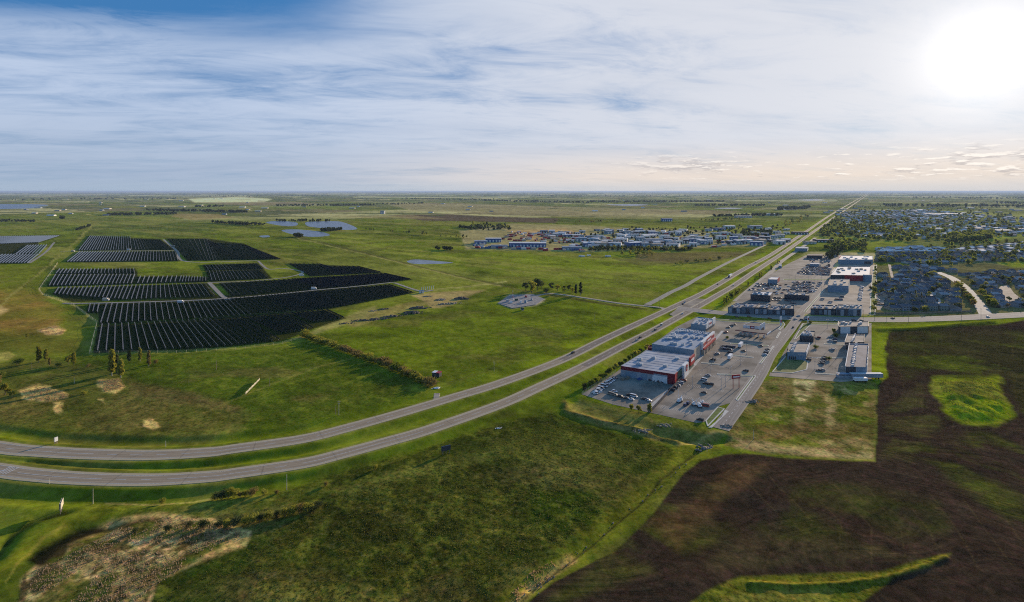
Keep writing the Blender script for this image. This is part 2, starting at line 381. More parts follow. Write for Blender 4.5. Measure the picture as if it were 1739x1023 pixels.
    # ---- far and middle distance
    poly([(-60, 347.5), (60, 347.5), (85, 350), (60, 354.5), (-60, 355.5)], G(120, 138, 168), .6, 1)
    poly([(320, 338), (400, 335), (462, 338), (450, 343.5), (330, 344)], G(196, 184, 160), 1, 2)
    poly([(330, 345), (500, 343), (540, 347), (420, 349)], G(120, 104, 92), 1, 2, .8)
    poly([(650, 345), (800, 347), (950, 351), (1150, 356), (1230, 358), (1150, 366), (960, 366), (700, 358)], G(128, 114, 98), 1.5, 3, .8)
    poly([(660, 366), (760, 364), (860, 369), (948, 371), (945, 379), (850, 377), (720, 375)], G(82, 68, 64), .8, 2)
    poly([(300, 363), (370, 364), (400, 370), (330, 374), (290, 368)], G(134, 112, 88), 1.2, 3, .7)
    poly([(280, 378), (400, 385), (450, 392), (560, 398), (700, 402), (600, 406), (400, 398)], OLIVE, 3, 5, .7)
    poly([(560, 368), (700, 366), (760, 372), (640, 371)], G(134, 116, 94), 1, 3, .6)
    poly([(-60, 366), (140, 362), (210, 366), (300, 372), (150, 400), (-60, 400)], G(88, 104, 44), 3, 5, .8)
    poly([(160, 374), (290, 374), (400, 388), (300, 402), (150, 400)], G(70, 92, 44), 3, 4, .8)
    for a_, b_, q in ((0, 180, 331), (220, 420, 332.5), (500, 760, 329.5), (600, 900, 335), (1000, 1300, 331), (1500, 1700, 334), (1250, 1420, 341)):
        line([(a_, q), ((a_+b_)/2, q+.7), (b_, q)], G(176, 166, 150), 1.0, .7, .7, 0)
    # pasture band between farm and industry
    poly([(560, 402), (780, 418), (1000, 430), (1280, 425), (1180, 478), (900, 470), (760, 448), (600, 420)], G(98, 114, 38), 8, 8, .8)
    poly([(470, 425), (640, 430), (860, 476), (800, 490), (700, 470), (560, 450)], G(110, 108, 58), 6, 8, .7, n=rough_n)
    poly([(1080, 430), (1240, 428), (1290, 432), (1220, 441), (1130, 447), (1080, 441)], G(92, 76, 62), 1.5, 5, .8)
    poly([(1040, 440), (1240, 437), (1200, 448), (1080, 450)], G(84, 72, 60), 1.5, 6, .6)
    # green field in the middle
    poly([(540, 578), (650, 545), (790, 520), (850, 498), (960, 505), (1110, 527), (1040, 560), (900, 612), (790, 640), (720, 652), (600, 598)], G(82, 102, 24), 4, 5, .85)
    poly([(620, 505), (780, 478), (850, 486), (800, 498), (760, 520), (600, 545), (560, 560), (520, 575), (500, 590), (470, 590), (560, 560)], OLIVE, 3, 5, .7)
    poly([(700, 500), (790, 492), (822, 492), (800, 503), (770, 517), (735, 522), (715, 512)], G(140, 118, 92), 2, 6, .9)
    poly([(585, 545), (640, 528), (700, 512), (730, 515), (650, 540), (600, 553)], G(124, 108, 74), 2, 6, .8)
    poly([(560, 545), (640, 520), (640, 530), (590, 548), (500, 578)], G(132, 116, 88), 2, 4, .6)
    poly([(870, 556), (900, 553), (955, 563), (950, 573), (915, 572), (880, 565)], G(76, 76, 40), 3, 4, .8)
    poly([(1035, 536), (1075, 531), (1060, 540), (1040, 543)], G(70, 76, 36), 3, 3, .6)
    poly([(845, 515), (865, 500), (905, 499), (926, 508), (910, 518), (870, 524)], G(138, 128, 120), 1.2, 3, 1, (.4, 0, 0))
    line([(730, 493), (800, 486), (860, 478)], G(146, 132, 100), 1.5, 1, .7)
    line([(500, 402), (560, 415), (640, 435), (720, 455), (800, 474), (850, 484), (880, 492), (930, 498)], G(78, 72, 48), 2, 1.2, .85)
    line([(505, 405), (640, 437), (800, 476), (852, 486)], G(140, 124, 92), 1.0, .8, .6)
    line([(980, 470), (1060, 476), (1150, 481), (1190, 482)], G(60, 60, 34), 1.3, 1, .8)
    line([(860, 460), (940, 466), (1000, 468)], G(120, 112, 70), 1.2, 1, .5)
    line([(770, 448), (900, 463), (970, 470)], G(118, 110, 70), 1.2, 1, .5)
    line([(925, 499), (970, 506), (1040, 518), (1110, 527)], G(66, 56, 38), 2.5, 1.2, .9)
    line([(925, 497), (970, 502), (1040, 514), (1112, 524)], G(146, 130, 96), 1.6, 1, .8)
    line([(950, 575), (1000, 566), (1015, 567)], G(54, 60, 30), 2, 1.2, .8)
    line([(850, 612), (900, 598), (960, 583)], G(70, 76, 34), 1.2, 1.2, .6)
    line([(760, 650), (800, 636), (850, 622), (870, 618)], G(66, 66, 34), 3.5, 2.5, .7, 3)
    # west: fields by the farm
    poly([(-60, 455), (60, 450), (90, 470), (70, 500), (100, 520), (150, 560), (140, 600), (60, 640), (-60, 650)], G(92, 96, 36), 8, 10, .7)
    poly([(-60, 488), (40, 493), (85, 512), (115, 540), (80, 566), (-60, 562)], G(118, 88, 52), 9, 14, .85, n=rough_n)
    poly([(-60, 566), (60, 560), (140, 575), (150, 600), (60, 600), (-60, 600)], G(74, 66, 32), 8, 12, .6)
    poly([(65, 560), (95, 552), (112, 558), (105, 567), (80, 568)], G(176, 140, 108), 3, 6, .9, (.8, .8, 0))
    poly([(-20, 600), (15, 598), (28, 605), (15, 612), (-20, 616)], G(150, 134, 84), 3, 5, .7, (.8, .6, 0))
    poly([(-30, 515), (5, 520), (15, 528), (-5, 536), (-30, 534)], G(168, 138, 108), 3, 5, .7)
    line([(163, 378), (145, 395), (120, 420), (95, 440), (60, 470), (20, 500), (-10, 530)], G(132, 120, 78), 2.4, 1.6, .7, 3)
    line([(158, 378), (135, 400), (105, 427), (80, 450), (40, 487)], G(64, 68, 34), 1.5, 1.2, .7, 3)
    line([(98, 447), (66, 492), (72, 500), (125, 518), (165, 548), (152, 600)], G(150, 134, 96), 1.3, 1.0, .85, 0)
    line([(152, 600), (300, 598), (400, 592), (480, 582), (520, 566), (580, 548)], G(128, 120, 76), 1.2, 1.0, .7, 1)
    # rough pasture north of the highway, with bare pale scrapes
    poly([(-60, 640), (120, 600), (300, 600), (480, 590), (540, 580), (660, 640), (730, 680), (620, 712), (450, 745), (260, 758), (0, 745), (-60, 735)], G(60, 84, 22), 6, 6, .85, (.7, .35, 0))
    poly([(-60, 650), (60, 640), (200, 655), (300, 680), (420, 705), (330, 735), (150, 738), (-60, 730)], G(88, 76, 46), 14, 20, .8, (.9, .6, 0), n=rough_n)
    for pp in ([(33, 662), (60, 653), (85, 655), (120, 668), (118, 675), (80, 680), (60, 678), (36, 675)], [(92, 682), (110, 680), (105, 698), (95, 700)], [(166, 645), (205, 643), (213, 655), (200, 666), (178, 664)], [(246, 712), (262, 711), (275, 724), (262, 728), (248, 722)], [(170, 678), (180, 676), (178, 681)]):
        poly(pp, G(178, 148, 104), 2.5, 8, .95, (.9, .9, 0))
    poly([(215, 645), (300, 660), (410, 690), (400, 700), (300, 685), (225, 668)], G(96, 80, 54), 6, 8, .7, (.9, .6, 0))
    line([(20, 735), (90, 742), (160, 744)], G(110, 96, 62), 4, 4, .6, 3); line([(80, 738), (150, 742)], G(40, 34, 22), 2, 1.5, .8, 3); line([(185, 737), (215, 742)], G(34, 34, 20), 2.5, 1.5, .8, 2)
    # verges: brighter mown grass along the highway
    dU = seg_dist(WX, WY, [tuple(p) for p in UPw[::3]]); dL = seg_dist(WX, WY, [tuple(p) for p in LOw[::3]])
    dH = np.minimum(dU, dL)
    lay(smooth(dH, 34, 16)*.85*smooth(WX, 700, 200)*smooth(WY, 1800, 900), G(78, 98, 24), (.35, .0, 0))
    lay(smooth(dH, 30, 14)*.9*smooth(WY, 400, 520)*smooth(WY, 4500, 2500), G(104, 124, 24), (.35, 0, 0))
    lay(smooth(dH, 6.2, 5.8)*.0, BROWN)
    lay(smooth(dH, 8.4, 6.2)*.6, G(112, 102, 76))
    # ---- foreground pasture and marsh
    poly([(180, 900), (300, 880), (430, 850), (560, 800), (700, 765), (850, 712), (930, 700), (1130, 755), (1200, 760), (1100, 850), (990, 930), (860, 1040), (-60, 1060), (120, 960)], G(42, 52, 17), 6, 8, .95, (.9, .7, 0))
    poly([(480, 850), (640, 820), (800, 790), (980, 770), (1020, 860), (900, 960), (760, 1040), (420, 1040), (430, 920)], G(50, 54, 22), 16, 20, .8, (1, 1, 0))
    poly([(820, 740), (960, 735), (1120, 765), (1060, 800), (880, 790)], G(76, 76, 36), 12, 14, .6, (.9, .8, 0))
    poly([(900, 790), (1080, 790), (1040, 850), (960, 900), (900, 880)], G(46, 70, 16), 14, 12, .8)
    poly([(260, 880), (400, 900), (330, 960), (280, 1040), (460, 1040), (440, 930), (520, 880), (420, 860)], G(44, 66, 20), 12, 10, .7)
    poly([(440, 990), (640, 985), (620, 1040), (430, 1040)], G(96, 88, 48), 8, 14, .7, (1, 1, 0), n=rough_n)
    poly([(560, 830), (700, 790), (840, 760), (860, 772), (700, 812), (600, 842)], G(88, 88, 44), 8, 9, .6)
    poly([(150, 850), (420, 838), (560, 810), (560, 850), (300, 880), (180, 872)], G(74, 84, 36), 8, 8, .7, (.9, .5, 0))
    poly([(30, 1040), (40, 980), (90, 930), (190, 880), (270, 870), (360, 878), (430, 900), (420, 925), (330, 960), (270, 985), (250, 1040)], REED, 5, 8, 1, (1, .45, 0))
    poly([(100, 1040), (140, 985), (230, 950), (330, 940), (250, 985), (240, 1040)], G(96, 88, 48), 8, 14, .6, (1, 1, 0), n=rough_n)
    poly([(45, 950), (60, 925), (110, 895), (170, 891), (205, 898), (160, 905), (120, 925), (110, 950), (70, 962)], BLACK, 5, 8, .96, (.5, .3, 0))
    poly([(230, 968), (320, 935), (400, 922), (330, 955), (262, 988), (250, 1010)], G(112, 98, 62), 3, 4, .7)
    poly([(30, 1010), (45, 970), (50, 990), (42, 1030)], BLACK, 3, 4, .8)
    line([(-20, 1000), (10, 960), (60, 915), (130, 880), (200, 866)], G(94, 100, 34), 22, 9, .8, 6)
    line([(-10, 945), (20, 905), (60, 880), (110, 868)], G(26, 38, 16), 9, 5, .85, 4)
    line([(10, 985), (30, 950), (70, 912), (110, 890)], G(128, 112, 60), 3, 2, .6, 2)
    line([(180, 848), (260, 852), (330, 848), (360, 840)], G(132, 118, 84), 2.5, 2, .7, 2)
    rn = fbm(WX/7, WY/7, 201, 4); rn2 = fbm(WX/18, WY/18, 207, 4)
    RE = [(40, 1040), (50, 985), (100, 935), (200, 890), (270, 875), (350, 882), (420, 903), (330, 955), (265, 985), (245, 1040)]
    poly(RE, G(70, 56, 36), 5, 8, .85, n=smooth(rn, .50, .60)); poly(RE, G(176, 150, 116), 5, 8, .7, n=smooth(rn, .46, .38)); poly(RE, G(74, 78, 34), 5, 8, .85, n=smooth(rn2, .54, .62)); poly(RE, G(34, 26, 16), 5, 8, .85, n=smooth(rn2*.5+rn*.5, .42, .36))
    # creek line and its grassy bank
    line([(860, 1040), (900, 1000), (980, 945), (1040, 890), (1100, 840), (1160, 780), (1205, 750)], G(92, 94, 36), 46, 16, .85, 6, (.6, .3, 0))
    line([(860, 1035), (905, 995), (970, 945)], G(136, 112, 78), 16, 7, .85, 5, (.9, .8, 0))
    line([(870, 1035), (912, 993), (965, 950), (1010, 915), (1050, 880), (1090, 850), (1120, 815), (1150, 790), (1190, 758)], G(48, 42, 30), 3.2, 2, .9, 5)
    # bare strip south of the stores
    poly([(955, 690), (985, 678), (1100, 705), (1190, 722), (1210, 730), (1240, 738), (1205, 745), (1165, 750), (1080, 735), (990, 712)], G(104, 96, 56), 3, 5, .9, (.7, .3, 0))
    poly([(1095, 703), (1190, 720), (1208, 726), (1195, 734), (1110, 716)], G(66, 82, 26), 2, 3, .8)
    line([(1150, 752), (1180, 745), (1215, 733), (1250, 733), (1275, 745)], G(142, 124, 88), 4, 2, .85, 2)
    # waste ground east of access road
    poly([(1238, 728), (1262, 690), (1290, 650), (1320, 640), (1430, 648), (1488, 650), (1490, 700), (1484, 778), (1400, 778), (1290, 768), (1230, 755)], G(92, 82, 52), 3, 4, 1, (.9, .3, 0))
    poly([(1290, 650), (1420, 652), (1410, 668), (1330, 690), (1290, 680)], G(104, 96, 60), 6, 9, .8)
    poly([(1282, 700), (1345, 690), (1360, 712), (1330, 728), (1285, 725)], G(84, 112, 18), 7, 9, .9)
    poly([(1425, 655), (1485, 655), (1484, 745), (1440, 735), (1420, 700)], G(80, 104, 24), 6, 8, .8)
    poly([(1350, 648), (1385, 645), (1380, 672), (1362, 682), (1350, 668)], G(172, 156, 128), 4, 7, .85)
    poly([(1405, 665), (1422, 680), (1418, 735), (1400, 735), (1402, 700)], G(138, 120, 92), 4, 6, .7)
    poly([(1240, 745), (1420, 762), (1484, 768), (1480, 778), (1380, 775), (1250, 762)], G(140, 118, 96), 5, 7, .7)
    poly([(1300, 740), (1420, 745), (1400, 760), (1320, 758)], G(92, 100, 36), 6, 8, .6)
    WG = [(1240, 726), (1262, 692), (1292, 654), (1430, 652), (1486, 655), (1482, 772), (1300, 765), (1232, 752)]; wn = fbm(WX/11, WY/11, 221, 5); wn2 = fbm(WX/24, WY/24, 227, 4)
    poly(WG, G(128, 110, 82), 4, 6, .75, n=smooth(wn, .56, .66)); poly(WG, G(66, 78, 28), 4, 6, .75, n=smooth(wn, .46, .38)); poly(WG, G(86, 66, 46), 4, 6, .6, n=smooth(wn2, .54, .62))
    # black ploughed land with green bloom
    SO = [(1492, 650), (1510, 600), (1497, 590), (1502, 560), (1580, 557), (1680, 545), (1800, 538), (2100, 530), (2100, 1100), (840, 1100), (870, 1040), (940, 985), (1040, 935), (1110, 870), (1165, 800), (1190, 780), (1230, 770), (1290, 772), (1380, 780), (1485, 782)]
    poly(SO, SOIL, 2.4, 5.5, 1, (.6, .12, 1))
    s2 = smooth(fbm(WX/55, (WY+w1*60)/26, 71, 6), .38, .54)*(.55+.45*smooth(fbm(WX/12, WY/5, 73, 4), .4, .58))
    sg = G(54, 60, 22)
    poly([(1510, 565), (1600, 560), (1739, 565), (1800, 640), (1739, 700), (1700, 640), (1580, 625), (1540, 640), (1512, 610)], sg, 10, 10, .95, n=s2*.6+.4)
    poly([(1560, 600), (1739, 590), (1739, 640), (1600, 625)], G(70, 82, 26), 10, 10, .7, n=s2)
    poly([(1290, 830), (1420, 820), (1590, 850), (1620, 900), (1480, 930), (1330, 915), (1270, 880)], sg, 18, 16, .55, n=s2)
    poly([(1130, 850), (1290, 800), (1250, 900), (1120, 960), (960, 1020), (900, 1040), (1000, 960)], G(64, 64, 28), 14, 12, .7, n=s2)
    poly([(1540, 760), (1660, 730), (1800, 760), (1800, 900), (1700, 870), (1600, 800)], G(60, 66, 26), 14, 14, .8, n=s2)
    poly([(1500, 700), (1570, 650), (1600, 720), (1540, 780), (1495, 770)], G(68, 66, 34), 12, 12, .6, n=s2)
    poly([(1240, 900), (1600, 930), (1500, 960), (1200, 960)], G(72, 62, 48), 12, 14, .5, n=s2)
    poly([(1100, 880), (1180, 850), (1240, 790), (1300, 790), (1220, 860), (1150, 930)], G(88, 64, 50), 12, 10, .5)
    # mound and its bright grass, and the berm
    poly([(1585, 642), (1620, 640), (1690, 640), (1705, 668), (1722, 705), (1690, 718), (1630, 716), (1600, 690), (1588, 665)], G(104, 122, 20), 7, 12, .95, (.8, .5, 0))
    poly([(1625, 650), (1650, 645), (1660, 690), (1630, 700), (1610, 680)], G(66, 88, 22), 6, 6, .7)
    poly([(1140, 1040), (1200, 1000), (1260, 975), (1400, 972), (1500, 968), (1570, 948), (1618, 938), (1580, 962), (1520, 980), (1440, 1040)], G(78, 78, 26), 4, 6, .95, (.9, .6, 0))
    poly([(1180, 1040), (1260, 1000), (1420, 998), (1400, 1045)], G(96, 90, 44), 6, 6, .7)
    # strip of grass along the arterial road
    poly([(1478, 552), (1500, 551), (1600, 549), (1700, 543), (1760, 538), (1760, 540), (1690, 552), (1650, 553), (1580, 557), (1510, 562), (1500, 600), (1508, 640), (1492, 652), (1478, 640), (1476, 590)], G(100, 118, 26), 2, 2, .95)
    line([(1490, 562), (1560, 560), (1640, 553), (1690, 549)], G(40, 44, 22), 2.5, 1.5, .8, 2)
    # commercial and town ground
    poly([(1225, 528), (1265, 495), (1315, 460), (1370, 428), (1487, 430), (1484, 470), (1482, 536), (1350, 536)], G(150, 136, 118), 1.5, 1, 1, (.3, 0, 0))
    poly([(1300, 470), (1330, 445), (1372, 429), (1385, 434), (1345, 452), (1330, 468)], G(108, 112, 50), 3, 4, .8)
    poly([(1486, 452), (1620, 448), (1739, 448), (1800, 460), (1800, 528), (1739, 530), (1680, 534), (1486, 538)], G(92, 86, 66), 2, 2, 1, (.8, .2, 0))
    poly([(1484, 446), (1490, 420), (1600, 418), (1700, 408), (1800, 400), (1800, 450), (1640, 450)], G(84, 84, 66), 3, 3, 1, (.6, 0, 0))
    poly([(1380, 400), (1450, 360), (1600, 352), (1800, 362), (1800, 410), (1600, 420), (1480, 418), (1400, 412)], G(86, 92, 66), 3, 6, .9)
    poly([(1378, 402), (1470, 402), (1465, 408), (1380, 411)], G(112, 118, 64), 1.5, 2, .9)
    poly([(1455, 412), (1530, 408), (1545, 416), (1470, 422)], G(112, 122, 50), 1.5, 3, .9); poly([(1500, 420), (1560, 419), (1550, 424), (1480, 426)], G(112, 122, 50), 1.2, 2, .9)
    poly([(1690, 446), (1739, 440), (1800, 438), (1800, 456), (1720, 455)], G(104, 118, 40), 2, 2, .95)
    poly([(1640, 410), (1739, 392), (1739, 400), (1680, 412)], G(112, 120, 56), 2, 2, .8)
    poly([(1600, 358), (1739, 362), (1739, 378), (1680, 372)], G(128, 124, 82), 2, 3, .8)
    poly([(780, 392), (870, 380), (1000, 383), (1040, 386), (1200, 392), (1330, 402), (1290, 418), (1120, 424), (1000, 428), (900, 426), (790, 424)], G(132, 118, 98), 2, 4, .9)
    poly([(860, 392), (960, 388), (1000, 400), (900, 410)], G(160, 124, 100), 3, 5, .6)
    poly([(1190, 392), (1330, 380), (1400, 384), (1330, 412), (1240, 405)], G(104, 112, 58), 3, 6, .6)
    for _ in range(70):        # distant farm ponds, sheds and bare corners as pale slivers
        x_ = random.uniform(0, 1739); y_ = HZ+random.uniform(5, 45)**1.0; L_ = random.uniform(6, 40)
        line([(x_, y_), (x_+L_, y_+random.uniform(-.6, .6))], random.choice([G(60, 76, 56), G(60, 76, 56), G(54, 70, 52), G(150, 134, 108)]), random.uniform(.6, 1.6), .6, random.uniform(.4, .9), .3)
    # fine natural variation
    f5 = fbm(WX/5, WY/5, 121, 3); st = fbm(U/160, V/17, 131, 5); kf = smooth(WY, 6000, 900)
    gr = np.clip((C[..., 1]/np.maximum(C[..., 0], 1e-4)-1.0)*8, 0, 1)
    k = ((1-smooth(np.abs(fbm(WX/26, WY/26, 141, 4)-.5), 0, .07))*.30*kf*gr)[..., None]; C[:] = C*(1-k)+OLIVE*k*1.05
    k = (smooth(fbm(WX/70+3, WY/40, 151, 5), .55, .68)*.38*gr)[..., None]; C[:] = C*(1-k)+BROWN*k*.9
    k = (smooth(fbm(WX/50, WY/50, 161, 5), .56, .66)*.42*gr)[..., None]; C[:] = C*(1-k)+DARKG*k
    k = (smooth(fbm(U/420, V/90, 171, 5), .52, .62)*.35*gr*smooth(WY, 700, 1200))[..., None]; C[:] = C*(1-k)+G(132, 122, 74)*k
    C *= (1+(fine-.5)*.45+(mid-.5)*.45+(f5-.5)*.7*kf+(st-.5)*.55+(big-.5)*.3)[..., None]
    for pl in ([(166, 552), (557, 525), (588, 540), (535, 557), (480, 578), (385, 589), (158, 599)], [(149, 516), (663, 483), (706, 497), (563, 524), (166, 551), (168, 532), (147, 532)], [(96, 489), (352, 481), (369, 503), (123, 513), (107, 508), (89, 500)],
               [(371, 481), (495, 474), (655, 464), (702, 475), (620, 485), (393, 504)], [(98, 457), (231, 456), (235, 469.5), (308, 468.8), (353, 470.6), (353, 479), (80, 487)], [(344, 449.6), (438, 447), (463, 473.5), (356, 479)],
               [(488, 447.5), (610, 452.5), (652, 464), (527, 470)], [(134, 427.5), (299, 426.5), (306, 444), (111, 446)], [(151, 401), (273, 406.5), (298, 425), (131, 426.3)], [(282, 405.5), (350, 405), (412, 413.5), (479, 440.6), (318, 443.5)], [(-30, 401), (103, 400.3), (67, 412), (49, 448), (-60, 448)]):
        poly(pl, G(34, 40, 24), 1.0, 0, .95, (.3, 0, 0))  # ground under the solar rows coloured dark, with the panels' shade put in
    # the raw bank round the stores, and wheel tracks over the fields
    line([(958, 682), (962, 697), (1010, 714), (1080, 730), (1150, 750)], G(86, 74, 48), 9, 4, .8, 4, (.9, .7, 0)); line([(975, 700), (1040, 722), (1120, 742)], G(120, 100, 70), 3, 2, .6, 3)
    line([(1275, 988), (1440, 989), (1510, 978), (1605, 944)], G(92, 84, 36), 7, 4, .7, 4, (.9, .7, 0))
    for k in range(9):
        line([(560+k*28, 590+k*3), (760+k*34, 560+k*2), (960+k*18, 532+k*2.5)], G(112, 112, 52), .7, .7, .30, .8); line([(420+k*36, 744-k*9), (560+k*22, 690-k*7), (650+k*10, 640-k*4)][:3], G(100, 98, 44), .8, .7, .22, 1)
        line([(860+k*30, 478-k*4), (1000+k*24, 468-k*3.5), (1180+k*14, 462-k*3)], G(120, 118, 62), .6, .6, .30, .6)
        line([(1250+k*55, 800+k*6), (1330+k*50, 880+k*4), (1300+k*60, 960)], G(88, 72, 54), 1.0, .9, .30, 2); line([(1510+k*26, 560), (1530+k*24, 640), (1560+k*22, 760)], G(78, 66, 46), .9, .8, .25, 2)
    line([(300, 720), (420, 668), (520, 628), (600, 606)], G(120, 108, 66), 1.6, 1.2, .45, 2); line([(640, 862), (760, 836), (900, 800), (1000, 770)], G(84, 80, 42), 2, 1.5, .5, 3); line([(700, 1000), (800, 920), (880, 850), (930, 780)], G(80, 74, 40), 2, 1.5, .4, 4)
    # ---- height
    Z = np.zeros(px.shape)
    away = smooth(dH, 9, 26)
    ditch = -1.7*smooth(dH, 8, 15)*smooth(dH, 26, 17)*near*smooth(WY, 760, 600)
    Z += ditch
    flat = np.ones(px.shape)
    for pl in ([(985, 672), (1050, 618), (1100, 575), (1150, 540), (1250, 520), (1500, 515), (1800, 500), (1800, 545), (1480, 552), (1500, 645), (1290, 645), (1238, 735), (1200, 732), (1100, 708)],):
        d = seg_dist(px, py, pl, True); d = np.where(inside(px, py, pl), -d, d); flat = np.minimum(flat, smooth(d, 3, 16))
    und = fbm(WX/34, WY/34, 91, 4)-.95
    Z += np.minimum(und, 0)*1.6*flat*away*smooth(WY, 1000, 520)
    tus = fbm(WX/2.6, WY/2.6, 95, 2)-.5
    Z += tus*.5*T[..., 1]*flat*away*smooth(WY, 520, 300)
    def ridge(pts, h, wm, asym=0, k=1.0):
        q = [P2(*p) for p in pts]; d = seg_dist(WX, WY, q); return h*np.exp(-(d/wm)**2)*k
    Z += ridge([(1275, 990), (1350, 993), (1440, 991), (1510, 980), (1560, 964), (1605, 945)], 1.0, 1.5)*(.7+.6*fbm(WX/5, WY/5, 301, 3))
    Z += ridge([(962, 684), (960, 697), (1010, 712), (1080, 728), (1150, 748)], 1.6, 3.0)*(.6+.8*fbm(WX/6, WY/6, 303, 3))
    Z += ridge([(1120, 735), (1165, 742)], -2.2, 7)+ridge([(1195, 748), (1222, 744)], -2.6, 5)
    Z += ridge([(900, 995), (965, 950), (1050, 880), (1120, 815), (1190, 758)], -1.3, 2.4)
    Z += ridge([(60, 930), (120, 900), (180, 893)], -1.5, 6)+ridge([(-10, 945), (20, 905), (60, 880), (110, 868)], -1.2, 3.5)
    mp = [(1604, 652), (1640, 646), (1688, 650), (1704, 676), (1708, 702), (1680, 712), (1645, 711), (1620, 700), (1606, 678)]
    d = seg_dist(px, py, mp, True); d = np.where(inside(px, py, mp), d, -d)
    Z += smooth(d, -8, 12)*2.6*(.35+1.3*fbm(WX/6, WY/9, 33, 5))
    Z += ridge([(1490, 560), (1560, 558), (1640, 551), (1690, 547)], 1.8, 3.5)
    V_ = np.stack([WX, WY, Z-.02], -1).reshape(-1, 3)
    last = V_[-nc:].copy(); ex = last.copy(); ex[:, 1] = -1500; ex[:, 0] = ex[:, 0]*6; ex[:, 2] = 0
    V_ = np.concatenate([V_, ex]); nr2 = nr+1
    idx = np.arange(nr2*nc).reshape(nr2, nc)
    Q = np.stack([idx[:-1, :-1], idx[1:, :-1], idx[1:, 1:], idx[:-1, 1:]], -1).reshape(-1, 4)
    m_ = bpy.data.materials.new('ground'); m_.use_nodes = True
    o = fast_mesh('ground', V_, Q, m_); tag(o, kind='structure')
    me = o.data; me.polygons.foreach_set('use_smooth', np.ones(len(me.polygons), bool))
    for nm, A in (('col', np.clip(C, 0, 1)), ('tex', T)):
        at = me.attributes.new(nm, 'FLOAT_COLOR', 'POINT')
        buf = np.ones((nr2*nc, 4), np.float32); buf[:nr*nc, :3] = A.reshape(-1, 3); buf[nr*nc:, :3] = A[-1]
        at.data.foreach_set('color', buf.ravel())
    # material
    t = NT(m_.node_tree); bs = t.n['Principled BSDF']
    ca = t.n.new('ShaderNodeAttribute'); ca.attribute_name = 'col'; ta = t.n.new('ShaderNodeAttribute'); ta.attribute_name = 'tex'
    sp = t.n.new('ShaderNodeSeparateXYZ'); t.l.new(ta.outputs['Vector'], sp.inputs[0]); grain, tuss, plo = sp.outputs
    g = t.n.new('ShaderNodeNewGeometry'); pos = g.outputs['Position']
    nA = t.noise(pos, .16, 6, .62); nB = t.noise(pos, .6, 5, .7); nC = t.noise(pos, .03, 4, .55)
    v = t.m('ADD', 1.0, t.m('MULTIPLY', grain, t.m('ADD', t.m('MULTIPLY', t.m('SUBTRACT', nA, .5), 2.1), t.m('MULTIPLY', t.m('SUBTRACT', nB, .5), 2.6))))
    v = t.m('MAXIMUM', t.m('MULTIPLY', v, t.m('ADD', .75, t.m('MULTIPLY', nC, .5))), .15)
    c = t.mix(1.0, ca.outputs['Color'], t.comb(v, v, v), 'MULTIPLY')
    # drier and greener blades mixed at small scale
    hue = t.noise(t.vm('ADD', pos, (71.0, 13.0, 5.0)), .35, 5, .7)
    c = t.mix(t.m('MULTIPLY', grain, t.ss(hue, .50, .68)), c, t.mix(1.0, c, (1.55, 1.12, 1.6), 'MULTIPLY'))
    c = t.mix(t.m('MULTIPLY', grain, t.ss(hue, .48, .34)), c, t.mix(1.0, c, (.58, .82, .7), 'MULTIPLY'))
    # straw coloured and dark tussocks
    c = t.mix(t.m('MULTIPLY', t.m('MULTIPLY', tuss, t.ss(nB, .56, .70)), .55), c, (.24, .19, .09))
    c = t.mix(t.m('MULTIPLY', t.m('MULTIPLY', tuss, t.ss(nB, .48, .36)), .6), c, (.018, .024, .008))
    # plough and seeding lines that sweep round the field
    sx = t.n.new('ShaderNodeSeparateXYZ'); t.l.new(pos, sx.inputs[0])
    wob = t.noise(pos, .006, 2, .5)
    rr = t.m('ADD', t.m('MULTIPLY', sx.outputs[1], 1.0), t.m('MULTIPLY', wob, 260.0))
    fur = t.m('SINE', t.m('MULTIPLY', rr, 1.1)); fur2 = t.noise(t.comb(t.m('MULTIPLY', sx.outputs[0], .02), t.m('MULTIPLY', rr, .38), 0.0), 1.0, 5, .65)
    k = t.m('MULTIPLY', plo, t.m('ADD', t.m('MULTIPLY', fur, .05), t.m('MULTIPLY', t.m('SUBTRACT', fur2, .5), 1.5)))
    k = t.m('ADD', 1.0, k); c = t.mix(1.0, c, t.comb(k, k, k), 'MULTIPLY')
    t.put(bs.inputs['Base Color'], c); bs.inputs['Roughness'].default_value = 1.0; bs.inputs['Specular IOR Level'].default_value = 0.0
    b = t.n.new('ShaderNodeBump'); b.inputs['Distance'].default_value = 1.0
    t.put(b.inputs['Strength'], .8)
    hh = t.m('MULTIPLY', t.m('ADD', t.m('MULTIPLY', nA, .55), t.m('MULTIPLY', nB, .22)), t.m('ADD', .25, t.m('MULTIPLY', tuss, .55)))
    t.put(b.inputs['Height'], t.m('ADD', hh, t.m('MULTIPLY', plo, t.m('MULTIPLY', fur2, .3)))); t.put(bs.inputs['Normal'], b)
    return xs, ys, Z
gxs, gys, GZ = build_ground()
def gz(X, Y):
    """ground height under a world point"""
    if Y < 85: return 0.0
    x, y = px_of(X, Y); i = min(max(int(np.searchsorted(gys, y)), 0), len(gys)-1); j = min(max(int(np.searchsorted(gxs, x)), 0), len(gxs)-1)
    return float(GZ[i, j])

